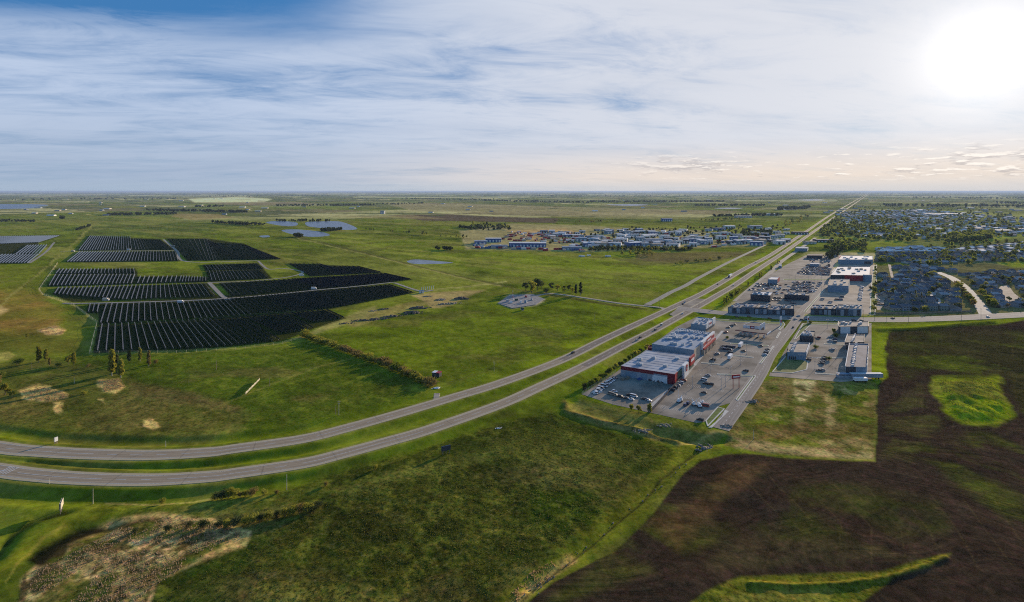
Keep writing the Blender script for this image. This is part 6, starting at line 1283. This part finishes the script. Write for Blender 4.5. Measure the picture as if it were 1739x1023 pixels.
# ------------------------------------------------------------------ houses
hp = {}
def house_mesh(v, roof, wall, parts=False):
    r_ = random.Random(v*13+5); L, Wd = r_.uniform(11, 14), r_.uniform(8.5, 10.5); h = r_.choice([3.2, 5.6, 5.6, 6.0]); rh = r_.uniform(2.2, 3.2)
    bw, br, bt = MB(), MB(), MB()
    def gb(cx, cy, sx, sy, h, rh, a_, hip):
        bw.box(cx, cy, -.5, sx, sy, h+.5, a_)
        t = MB(); t.gable(cx, cy, 0, sx, sy, h, rh, a_, .45, 0, 0, hip); br.add(t.v[8:], [tuple(i-8 for i in f) for f in t.f[6:] if len(f) > 3 or hip], 0)
        if not hip:
            c, d = math.cos(a_), math.sin(a_); X, Y2 = sx/2-.02, sy/2
            for s_ in (-1, 1): bw.add([(cx+s_*X*c+Y2*d, cy+s_*X*d-Y2*c, h), (cx+s_*X*c-Y2*d, cy+s_*X*d+Y2*c, h), (cx+s_*X*c, cy+s_*X*d, h+rh*.9)], [(0, 1, 2)])
    hip = r_.choice([0, 0, Wd*.4])
    gb(0, 0, L, Wd, h, rh, 0, hip); gb(L*.22, -Wd*.5-1.6, 5.8, 6.2, min(h, 3.0), 1.7, math.pi/2, 0)
    for s_ in (-1, 1):
        for k in range(3):
            x_ = -L*.35+k*L*.3
            bt.box(x_, s_*(Wd/2+.02), 1.0, 1.3, .08, 1.2)
            if h > 4: bt.box(x_, s_*(Wd/2+.02), 3.7, 1.3, .08, 1.1)
    bt.box(L*.22, -Wd*.5-4.72, 0, 4.2, .1, 2.2)
    br.box(-L*.2, Wd*.12, h+rh*.4, .9, .7, rh*.9)
    return bw, br, bt
RC = {'charcoal': (.06, .06, .068), 'slate': (.12, .125, .14), 'brown': (.17, .125, .09), 'grey': (.20, .20, .21), 'pale grey': (.36, .35, .34)}
WC = {'beige': (.42, .36, .27), 'grey': (.28, .30, .32), 'white': (.62, .60, .56), 'sage': (.24, .28, .24)}
for k, c_ in RC.items(): M['hr_'+k] = mat('shingle_'+k, tuple(x*1.15 for x in c_), .8, .15, .8, spec=.3)
for k, c_ in WC.items(): M['hw_'+k] = mat('siding_'+k, c_, .8, .08, .8)
def house(p, a_, label, group, parts, rr=random.Random(3), name='house'):
    v = rr.randrange(4); rf = rr.choice(['charcoal', 'charcoal', 'slate', 'brown', 'slate', 'grey', 'pale grey']); wl = rr.choice(list(WC)); key = (v, rf, wl, parts)
    if key in hp: o = copy_tree(hp[key])
    else:
        bw, br, bt = house_mesh(v, rf, wl)
        if parts: o = empty(name); bw.build('wall', M['hw_'+wl], o); br.build('roof', M['hr_'+rf], o); bt.build('window', M['glass'], o)
        else: b = MB(); b.add(bw.v, bw.f, 0); b.add(br.v, br.f, 1); b.add(bt.v, bt.f, 2); o = b.build(name, [M['hw_'+wl], M['hr_'+rf], M['glass']])
        hp[key] = o
    o.name = name; o.location = (p.x, p.y, .0); o.rotation_euler = (0, 0, a_); x_, y_ = px_of(p.x, p.y); tag(o, label.format(rf=rf, wl=wl)+f', {ordinal(int((y_-418)/5))} row from the back, '+('west side' if x_ < 1530 else 'west of centre' if x_ < 1585 else 'centre' if x_ < 1640 else 'east side' if x_ < 1700 else 'picture edge'), 'house', group)
    return o
def in_poly(x, y, pl): return bool(inside(np.array([x]), np.array([y]), pl)[0])
hz_ = random.Random(17); houses = []; free = []
KEEP = [[(1574, 494), (1594, 494), (1606, 521), (1588, 525)], [(1685, 484), (1724, 482), (1738, 510), (1714, 518), (1696, 510)], [(1484, 496), (1507, 495), (1504, 527), (1484, 529)], [(1506, 447), (1515, 448), (1523, 485), (1512, 486)]]
ST = [tuple(p) for p in spline([(1690, 545), (1668, 524), (1655, 508), (1642, 492), (1628, 480), (1612, 470), (1590, 462)], 4)]
def scatter(poly_, sx, sy, where, group, parts, ang=0.0, jit=1.5, gap=0.0, street=5):
    q = [P2(*p) for p in poly_]; x0, x1 = min(p[0] for p in q), max(p[0] for p in q); y0, y1 = min(p[1] for p in q), max(p[1] for p in q)
    Y = y0; j = 0
    while Y < y1:
        X = x0
        while X < x1:
            X += sx
            if not in_poly(X, Y, q) or hz_.random() < gap: continue
            px_, py_ = px_of(X, Y)
            if any(in_poly(px_, py_, kp) for kp in KEEP): continue
            if float(seg_dist(np.array([X]), np.array([Y]), ST)[0]) < 19: continue
            houses.append((Vector((X+hz_.uniform(-jit, jit), Y+hz_.uniform(-jit, jit), 0)), ang+hz_.uniform(-.06, .06)+(math.pi if j % 2 else 0)+(math.pi/2 if hz_.random() < .12 else 0), where, group, parts))
        j += 1; Y += sy if j % 2 else sy+street
scatter([(1488, 531), (1489, 486), (1500, 470), (1612, 474), (1650, 522), (1650, 529)], 15.5, 15.5, '{rf}-roofed {wl} house, dense quarter', 'houses west of the pale street', True, street=6)
scatter([(1660, 488), (1634, 466), (1800, 462), (1800, 520), (1739, 524), (1700, 526)], 17, 17, '{rf}-roofed {wl} house, east quarter', 'houses east of the pale street', True, .25, street=8)
n_in = len(houses)
scatter([(1524, 470), (1522, 455), (1570, 452), (1625, 464), (1600, 472)], 17, 19, '{rf}-roofed {wl} house, dense quarter', 'houses at the top of the quarter', False)
scatter([(1486, 446), (1492, 424), (1560, 421), (1610, 426), (1640, 442), (1620, 450)], 19, 21, '{rf}-roofed {wl} house, dark estate', 'houses of the dark-roofed estate', False, .1, street=10)
scatter([(1640, 446), (1620, 425), (1800, 408), (1800, 442)], 24, 24, '{rf}-roofed {wl} house, bright estate', 'houses of the bright estate', False, .4, gap=.25)
houses_far = []
n0 = len(houses)
scatter([(1420, 402), (1440, 360), (1560, 356), (1739, 372), (1800, 380), (1800, 400), (1640, 408)], 46, 46, '', '', False, .3, gap=.35)
houses_far = houses[n0:]; houses = houses[:n0]
houses.sort(key=lambda h: h[0].y); rest_h = houses[298:]+houses_far; houses = houses[:298]
print('houses', len(houses), len(rest_h))
for p, a_, where, group, parts in houses: house(p, a_, where, group, parts)
bb = {}
def stuff_houses(name, lst, label, scale=1.0):
    b = MB(); ms = [M['hw_beige'], M['hw_white'], M['hr_charcoal'], M['hr_grey'], M['roof_white'], M['roof_light']]
    for p, a_, *_ in lst:
        s_ = scale*hz_.uniform(.9, 1.5); b.gable(p.x, p.y, 0, 13*s_, 9.5*s_, 5, 2.6, a_, .4, hz_.randrange(2), hz_.choice([2, 3, 4, 5, 4]))
    tag(b.build(name, ms), label, 'houses', kind='stuff')
stuff_houses('distant_houses', rest_h, 'small roofs of the far town among trees', 1.2)
# trees among the houses
LW = {'leaf_town': 'green', 'leaf_olive': 'yellow-green', 'leaf_green': 'green', 'leaf_rust': 'brownish', 'leaf_dark': 'dark'}; KW = {'round': 'round tree', 'spruce': 'pointed spruce', 'bush': 'bush', 'poplar': 'slim poplar'}
def band_(p):
    y = px_of(p.x, p.y)[1]; return 'in the back row' if y < 480 else 'north of centre' if y < 495 else 'in the middle' if y < 508 else 'south of centre' if y < 520 else 'by the boundary fence'
band = lambda p: band_(p)
def garden_label(lf, kd, p, where): return f'{LW[lf]} {KW[kd]} {band(p)} of the {where}'
extra = []
for k in range(330):
    h_ = hz_.choice(houses[:n_in]); p = h_[0]+Vector((hz_.uniform(-9, 9), hz_.uniform(7.2, 9.5)*hz_.choice([-1, 1]), 0))
    if k >= 165: q_ = px_of(p.x, p.y); extra.append((q_[0], q_[1], hz_.uniform(5, 9))); continue
    leaf_ = hz_.choice(['leaf_town', 'leaf_town', 'leaf_rust', 'leaf_dark', 'leaf_olive']); kind_ = hz_.choice(['round', 'round', 'spruce', 'bush'])
    tree(0, 0, hz_.uniform(4.5, 9.5), garden_label(leaf_, kind_, p, h_[3]), kind_, leaf_, 260, True, f'garden trees among the {h_[3]}', p=p)

# far town trees, woods and shelterbelts: nobody could count them
def wood(name, label, spots, leaf, seed):
    r = np.random.default_rng(seed); Vs = []; 
    for x, y, h in spots:
        p = P(x, y); n = 26
        c_ = np.array([[p.x, p.y, h*.55]]); d = r.normal(size=(n, 3)); d /= np.linalg.norm(d, axis=1, keepdims=True)
        pos = c_+d*(r.random((n, 1))**.4)*np.array([[h*.42, h*.42, h*.42]])
        u = r.normal(size=(n, 3)); u /= np.linalg.norm(u, axis=1, keepdims=True); v = np.cross(u, r.normal(size=(n, 3))); v /= np.linalg.norm(v, axis=1, keepdims=True)
        s_ = h*.24; Vs.append(np.stack([pos-u*s_, pos+v*s_, pos+u*s_, pos-v*s_], 1).reshape(-1, 3))
    V = np.concatenate(Vs); V[:, 2] = np.maximum(V[:, 2], 0); Q = np.arange(len(V)).reshape(-1, 4)
    tag(fast_mesh(name, V, Q, M[leaf]), label, 'woods', kind='stuff')
fr = random.Random(6)
def spots(n, quad, h):
    out = []
    for _ in range(n):
        u, v = fr.random(), fr.random(); x = (quad[0][0]*(1-u)+quad[1][0]*u)*(1-v)+(quad[3][0]*(1-u)+quad[2][0]*u)*v; y = (quad[0][1]*(1-u)+quad[1][1]*u)*(1-v)+(quad[3][1]*(1-u)+quad[2][1]*u)*v
        out.append((x, y, fr.uniform(*h)))
    return out
S1 = spots(520, [(1385, 402), (1545, 412), (1500, 360), (1425, 362)], (9, 17))+spots(500, [(1545, 412), (1800, 398), (1800, 372), (1500, 360)], (9, 17))+spots(180, [(1440, 358), (1739, 370), (1660, 352), (1450, 350)], (10, 16))
S1 += spots(170, [(1608, 414), (1682, 408), (1684, 400), (1612, 402)], (14, 20))+spots(130, [(1400, 424), (1470, 430), (1470, 412), (1410, 410)], (8, 14))+spots(240, [(1620, 452), (1800, 440), (1800, 404), (1560, 418)], (7, 12))+spots(160, [(1490, 448), (1640, 452), (1610, 424), (1492, 424)], (6, 10))
wood('town_woods', 'dense green trees of the far town', S1[::3], 'leaf_green', 1); wood('town_woods', 'olive trees of the far town', S1[1::3], 'leaf_town', 4)
S2 = []
for (x0, y0, x1, y1, n, h) in ((0, 376, 60, 377, 20, 10), (100, 372, 110, 373, 4, 16), (180, 366, 300, 364, 60, 14), (250, 358, 420, 361, 90, 16), (130, 392, 155, 384, 16, 10), (360, 378, 420, 383, 26, 12), (400, 381, 450, 383, 20, 12), (470, 376, 560, 376, 26, 11), (545, 393, 580, 391, 20, 12), (500, 402, 515, 404, 8, 12), (470, 350, 640, 349, 60, 16), (560, 350, 720, 346, 60, 16), (680, 338, 860, 341, 70, 20), (820, 341, 1000, 345, 80, 20), (1000, 344, 1230, 343, 110, 22), (1180, 350, 1300, 350, 50, 20), (1320, 357, 1375, 354, 40, 24), (340, 334, 560, 333, 50, 26), (1500, 350, 1739, 352, 60, 24), (1690, 345, 1739, 347, 20, 22), (330, 352, 380, 351, 20, 16), (740, 424, 768, 425, 10, 9), (1210, 368, 1330, 366, 50, 14), (780, 386, 800, 390, 14, 10), (0, 340, 300, 338, 40, 24), (900, 333, 1400, 333, 90, 30), (1550, 336, 1739, 338, 40, 28)):
    for k in range(int(n*1.7)): t = fr.random(); S2.append((x0+(x1-x0)*t, y0+(y1-y0)*t+fr.gauss(0, .5), fr.uniform(.7, 1.25)*h))
wood('garden_greenery', 'olive garden greenery filling the gaps between the houses', extra[::2], 'leaf_town', 9)
wood('distant_shelterbelts', 'dark tree belts and thickets across the far fields', S2, 'leaf_dark', 2)
S3 = spots(90, [(1000, 427), (1175, 427), (1175, 423), (1005, 422)], (6, 9))+spots(60, [(790, 392), (870, 392), (860, 384), (800, 384)], (7, 12))+spots(120, [(1000, 404), (1330, 398), (1340, 384), (1050, 388)], (6, 11))+spots(110, [(920, 420), (1300, 416), (1320, 396), (980, 392)], (6, 10))+spots(60, [(1260, 402), (1310, 404), (1310, 394), (1262, 392)], (8, 13))
wood('industrial_thicket', 'scrub and trees between the industrial yards', S3, 'leaf_dark', 3)

# ------------------------------------------------------------------ industrial area
ir = random.Random(12); IG = 'sheds of the industrial area'
def shed(x, y, L, Wd, h, a_, wall, roof, label, group=None, flat=False, name='warehouse'):
    p = P(x, y); r_ = empty(name, p, a_); tag(r_, label, 'warehouse', group); b = MB(); b.box(0, 0, -.3, L, Wd, h+.3); b.build('wall', M[wall], r_)
    b = MB(); t = MB(); t.gable(0, 0, 0, L, Wd, h, Wd*.03+.3, 0, .5, 0, 0); b.add(t.v[8:], [tuple(i-8 for i in f) for f in t.f[6:]]); b.build('roof', M[roof], r_)
    n = max(2, int(L/9)); b = MB()
    for k in range(n): b.box(-L/2+(k+.5)*L/n, -Wd/2-.05, 0, L/n*.45, .12, h*.6)
    b.build('door', M['wall_white' if wall != 'wall_white' else 'wall_dark'], r_)
for a in ((816, 414.5, 34, 30, 9, .05, 'blue', 'roof_light', 'blue warehouse at the west end with an open white doorway'), (838, 411, 46, 30, 11, .0, 'blue', 'roof_white', 'tall blue warehouse under a pale roof behind the western one'), (848, 421, 44, 20, 7, .0, 'wall_blue', 'roof_blue', 'blue-grey shed with a file of dark windows in front of the tall warehouse'),
  (896, 419, 100, 36, 11, -.04, 'blue', 'roof_white', 'longest blue warehouse with cream roof'), (971, 424.5, 50, 22, 8, -.03, 'wall_blue', 'roof_blue', 'teal warehouse with dark doors east of the longest one'), (1036, 396, 22, 20, 13, 0, 'blue', 'roof_light', 'bright blue tall hall at the back of the industrial area'), (1108, 413, 46, 30, 12, .1, 'wall_blue', 'roof_light', 'large grey-blue hall with pale roof near the olive grove'), (1176, 411, 48, 26, 9, 0, 'blue', 'roof_blue', 'purple-blue hall standing apart to the east'),
  (1100, 403, 44, 30, 9, .2, 'wall_white', 'roof_white', 'white-roofed hall behind the large grey-blue one'), (970, 402, 60, 24, 7, -.1, 'wall_tan', 'roof_white', 'pinkish long shed with pale roof in the stockyard'), (1004, 405, 26, 20, 8, 0, 'wall_blue', 'roof_light', 'white-gabled shed in the middle of the stockyard'), (1282, 388, 46, 34, 11, 0, 'wall_grey', 'roof_blue', 'blue-roofed hall near the highway thicket'), (1238, 388, 40, 30, 11, 0, 'wall_white', 'roof_white', 'white gabled hall north of the yards'), (1222, 391, 40, 26, 8, 0, 'blue', 'roof_blue', 'blue hall beside the white gabled one'),
  (1262, 370, 90, 34, 10, 0, 'wall_tan', 'roof_white', 'wide cream roof in the far yards'), (1310, 366, 80, 34, 10, 0, 'wall_white', 'roof_white', 'white hall in the far yards'), (1132, 376, 50, 30, 14, 0, 'blue', 'roof_light', 'dark blue plant on the rise behind the industrial area'), (1250, 414, 50, 28, 8, 0, 'wall_dark', 'roof_blue', 'dark hall near the service road end'), (1270, 405, 40, 20, 7, 0, 'wall_white', 'roof_white', 'white-roofed hall behind the dark one'), (650, 363.5, 26, 30, 20, 0, 'wall_grey', 'roof_light', 'cluster of grey grain bins alone in the far fields')): shed(*a)
M['roof_bright'] = mat('roof_bright_sheet', (.72, .72, .72), .6, .08, .1)
cols = [('wall_white', 'roof_white'), ('wall_blue', 'roof_bright'), ('wall_white', 'roof_bright'), ('wall_tan', 'roof_white'), ('wall_grey', 'roof_bright'), ('wall_dark', 'roof_light'), ('wall_white', 'roof_light'), ('wall_tan', 'roof_tan'), ('blue', 'roof_bright')]
for k in range(150):
    x, y = ir.uniform(915, 1340), ir.uniform(391, 423)
    if k % 3 == 0: x, y = ir.uniform(1000, 1130), ir.uniform(392, 420)
    if y > 424-(x-925)*.015 or (x > 1200 and y > 417): y -= 8
    w_, rf = ir.choice(cols); shed(x, y, ir.uniform(12, 36), ir.uniform(12, 26), ir.uniform(5.5, 12), ir.uniform(-.6, .6), w_, rf, {'blue': 'blue', 'maroon': 'dark red'}.get(w_, w_[5:] if w_.startswith('wall_') else w_)+'-walled shed '+('west' if x < 1010 else 'centre' if x < 1090 else 'east' if x < 1200 else 'far east')+' of the industrial area, '+('back' if y < 402 else 'middle' if y < 412 else 'front')+' row', IG)
def crate_yard(n, quad, cs, label, group, seed, cat='container'):
    r_ = random.Random(seed)
    proto = {}
    for _ in range(n):
        u, v = r_.random(), r_.random(); x = (quad[0][0]*(1-u)+quad[1][0]*u)*(1-v)+(quad[3][0]*(1-u)+quad[2][0]*u)*v; y = (quad[0][1]*(1-u)+quad[1][1]*u)*(1-v)+(quad[3][1]*(1-u)+quad[2][1]*u)*v
        m_ = r_.choice(cs); p = P(x, y)
        if m_ not in proto: b = MB(); b.box(0, 0, 0, 13, 5, 4.4); b.box(0, 0, 4.4, 12.6, 4.6, .25); o = b.build('container', M[m_]); proto[m_] = o
        else: o = proto[m_].copy(); col.objects.link(o)
        o.location = (p.x, p.y, 0); o.rotation_euler = (0, 0, r_.choice([0, .2, 1.5])); tag(o, f'{ {"red": "red", "wall_white": "white", "roof_tan": "tan", "maroon": "dark red", "blue": "blue", "wall_tan": "beige"}[m_]} {label}, {["west", "middle", "east"][min(2, int(u*3))]} {["front", "back"][int(v > .5)]}', cat, group)
crate_yard(110, [(850, 409), (985, 415), (985, 395), (870, 394)], ['red', 'red', 'roof_tan', 'maroon', 'wall_white', 'wall_tan'], 'container in the stockyard behind the longest warehouse', 'containers of the stockyard', 3)
crate_yard(40, [(790, 421), (990, 429), (990, 425), (800, 416)], ['wall_white', 'red', 'blue', 'wall_tan'], 'trailer lined up along the industrial fence', 'trailers along the industrial fence', 4, 'trailer')
crate_yard(90, [(960, 423), (1240, 420), (1310, 398), (1000, 398)], ['wall_white', 'wall_white', 'blue', 'red', 'wall_tan'], 'container between the eastern sheds', 'containers between the eastern sheds', 5)
crate_yard(22, [(970, 434.5), (1040, 436.5), (1040, 434), (970, 433)], ['wall_white'], 'trailer out in the pasture below the warehouses', 'trailers in the pasture', 6, 'trailer') if False else None
for k, (x, y) in enumerate(((986, 436), (990, 436.3), (1031, 436), (1034, 436.2), (1000, 435))):
    p = P(x, y); b = MB(); b.box(0, 0, 0, 9, 3, 3.2); o = b.build('trailer', M['wall_white']); o.location = p; tag(o, f'white trailer standing in the pasture, {ordinal(k)} counted from the west', 'trailer', 'white trailers in the pasture')
b = MB()
for k in range(150):
    if k % 2: x, y = fr.uniform(1420, 1739), fr.uniform(355, 402)
    else: x, y = fr.uniform(0, 1739), HZ+fr.uniform(8, 42)
    p = P(x, y); s_ = fr.uniform(.6, 1.5)*(1+p.y/9000); b.gable(p.x, p.y, 0, 24*s_, 14*s_, 5, 3, fr.uniform(-.3, .3), .4, fr.randrange(3), fr.choice([3, 3, 4, 5]))
tag(b.build('distant_farm_buildings', [M['wall_white'], M['wall_tan'], M['wall_grey'], M['roof_white'], M['roof_light'], M['roof_grey']]), 'tiny pale farm and town buildings across the far plain', 'buildings', kind='stuff')
# larger bright roofs of the far town
for k, (x, y, L, Wd, h, w_, rf, lb) in enumerate(((1430, 364.5, 70, 30, 8, 'wall_blue', 'roof_light', 'pale blue hall by the highway at the far end of town'), (1440, 368, 60, 30, 8, 'wall_blue', 'roof_light', 'second pale hall by the highway at the far end of town'), (1652, 391.5, 60, 30, 9, 'wall_dark', 'roof_white', 'white school roof above the dark grove'), (1700, 395, 60, 34, 9, 'wall_grey', 'roof_white', 'white arena roof east of the dark grove'), (1665, 388, 60, 30, 9, 'wall_blue', 'roof_white', 'white roof behind the school'), (1600, 365, 240, 30, 8, 'wall_white', 'roof_white', 'long white shed behind the town trees'), (1726, 392, 40, 30, 9, 'blue', 'roof_blue', 'blue block at the picture edge above the bright estate'), (1480, 402.5, 70, 20, 5, 'wall_blue', 'roof_blue', 'pale low hall beside the far green strip'), (1358, 398, 50, 24, 8, 'wall_dark', 'roof_grey', 'dark sheds beside the highway west side'), (1322, 411, 60, 20, 6, 'wall_dark', 'roof_blue', 'row of parked equipment sheds west of the highway'), (1375, 414, 30, 20, 7, 'wall_tan', 'roof_tan', 'brown-roofed motel east of the highway'), (1398, 411, 50, 24, 7, 'wall_dark', 'roof_grey', 'grey roof between the highway and the far green'))):
    shed(x, y, L, Wd, h, 0, w_, rf, lb)

# ------------------------------------------------------------------ reeds and tussocks
def blades(name, label, polys, n, h, wd_, m_, seed, excl=()):
    r = np.random.default_rng(seed); X = []; 
    per = n//len(polys)
    for pl in polys:
        q = [P2(*p) for p in pl]; x0, x1 = min(p[0] for p in q), max(p[0] for p in q); y0, y1 = min(p[1] for p in q), max(p[1] for p in q)
        c_ = np.stack([r.uniform(x0, x1, per*3), r.uniform(y0, y1, per*3)], 1); k = inside(c_[:, 0], c_[:, 1], q)
        for e in excl: k &= ~inside(c_[:, 0], c_[:, 1], [P2(*p) for p in e])
        k &= fbm(c_[:, 0]/14, c_[:, 1]/14, seed+3, 3) > .40
        X.append(c_[k][:per])
    X = np.concatenate(X); n = len(X)
    px_ = 869.5+F*X[:, 0]/X[:, 1]; py_ = HZ+F*CH/X[:, 1]; zi = GZ[np.clip(np.searchsorted(gys, py_), 0, len(gys)-1), np.clip(np.searchsorted(gxs, px_), 0, len(gxs)-1)]
    a_ = r.uniform(0, 6.28, n); hh = h*r.uniform(.5, 1.2, n); ww = wd_*r.uniform(.6, 1.4, n); lx, ly = r.normal(0, .25, n)*hh, r.normal(0, .25, n)*hh
    base = np.stack([X[:, 0], X[:, 1], zi-.15], 1); d = np.stack([np.cos(a_)*ww, np.sin(a_)*ww, np.zeros(n)], 1); tip = base+np.stack([lx, ly, hh+.15], 1); e = np.stack([-np.sin(a_)*ww, np.cos(a_)*ww, np.zeros(n)], 1)
    V = np.stack([base-d, base+d, tip, base-e, base+e, tip+.01], 1).reshape(-1, 3); Q = np.arange(len(V)).reshape(-1, 3)
    tag(fast_mesh(name, V, Q, M[m_]), label, 'grass', kind='stuff')
blades('reeds', 'tan dry reeds standing in the marsh', [[(40, 1023), (60, 965), (130, 935), (200, 895), (270, 875), (350, 880), (420, 902), (330, 950), (250, 1000), (245, 1023)]], 3200, .7, .2, 'reed', 1)
blades('reeds', 'pale dry reeds on the bare scrapes north of the highway', [[(36, 660), (60, 653), (120, 668), (100, 682), (45, 677)], [(166, 645), (205, 643), (213, 655), (178, 664)], [(65, 560), (95, 552), (112, 558), (105, 567), (80, 568)], [(870, 1030), (910, 990), (975, 945), (960, 940), (900, 970), (850, 1025)]], 2500, .7, .25, 'reed', 2)
blades('tussock_grass', 'dark rough tussocks of the lower pasture', [[(250, 1023), (430, 925), (560, 850), (720, 790), (940, 715), (1130, 765), (1040, 850), (860, 1000), (830, 1023)]], 9000, .35, .25, 'tuft', 3)
blades('meadow_grass', 'coarse green grass on the mound', [[(1590, 645), (1690, 643), (1715, 705), (1630, 712)]], 1800, .3, .25, 'tuft', 4)

# ------------------------------------------------------------------ the air
hz = bpy.data.materials.new('haze'); hz.use_nodes = True; t = NT(hz.node_tree); t.n.remove(t.n['Principled BSDF']); v = t.n.new('ShaderNodeVolumePrincipled')
v.inputs['Color'].default_value = (.52, .68, .95, 1); v.inputs['Density'].default_value = 2.3e-5; v.inputs['Anisotropy'].default_value = .1
t.l.new(v.outputs[0], t.n['Material Output'].inputs['Volume'])
b = MB(); b.prism([(-260000, -3000), (260000, -3000), (260000, 180000), (-260000, 180000)], -6, CH+12); tag(b.build('haze', hz), 'thin pale haze over the plain', 'haze', kind='stuff')
print('objects', len(bpy.data.objects))
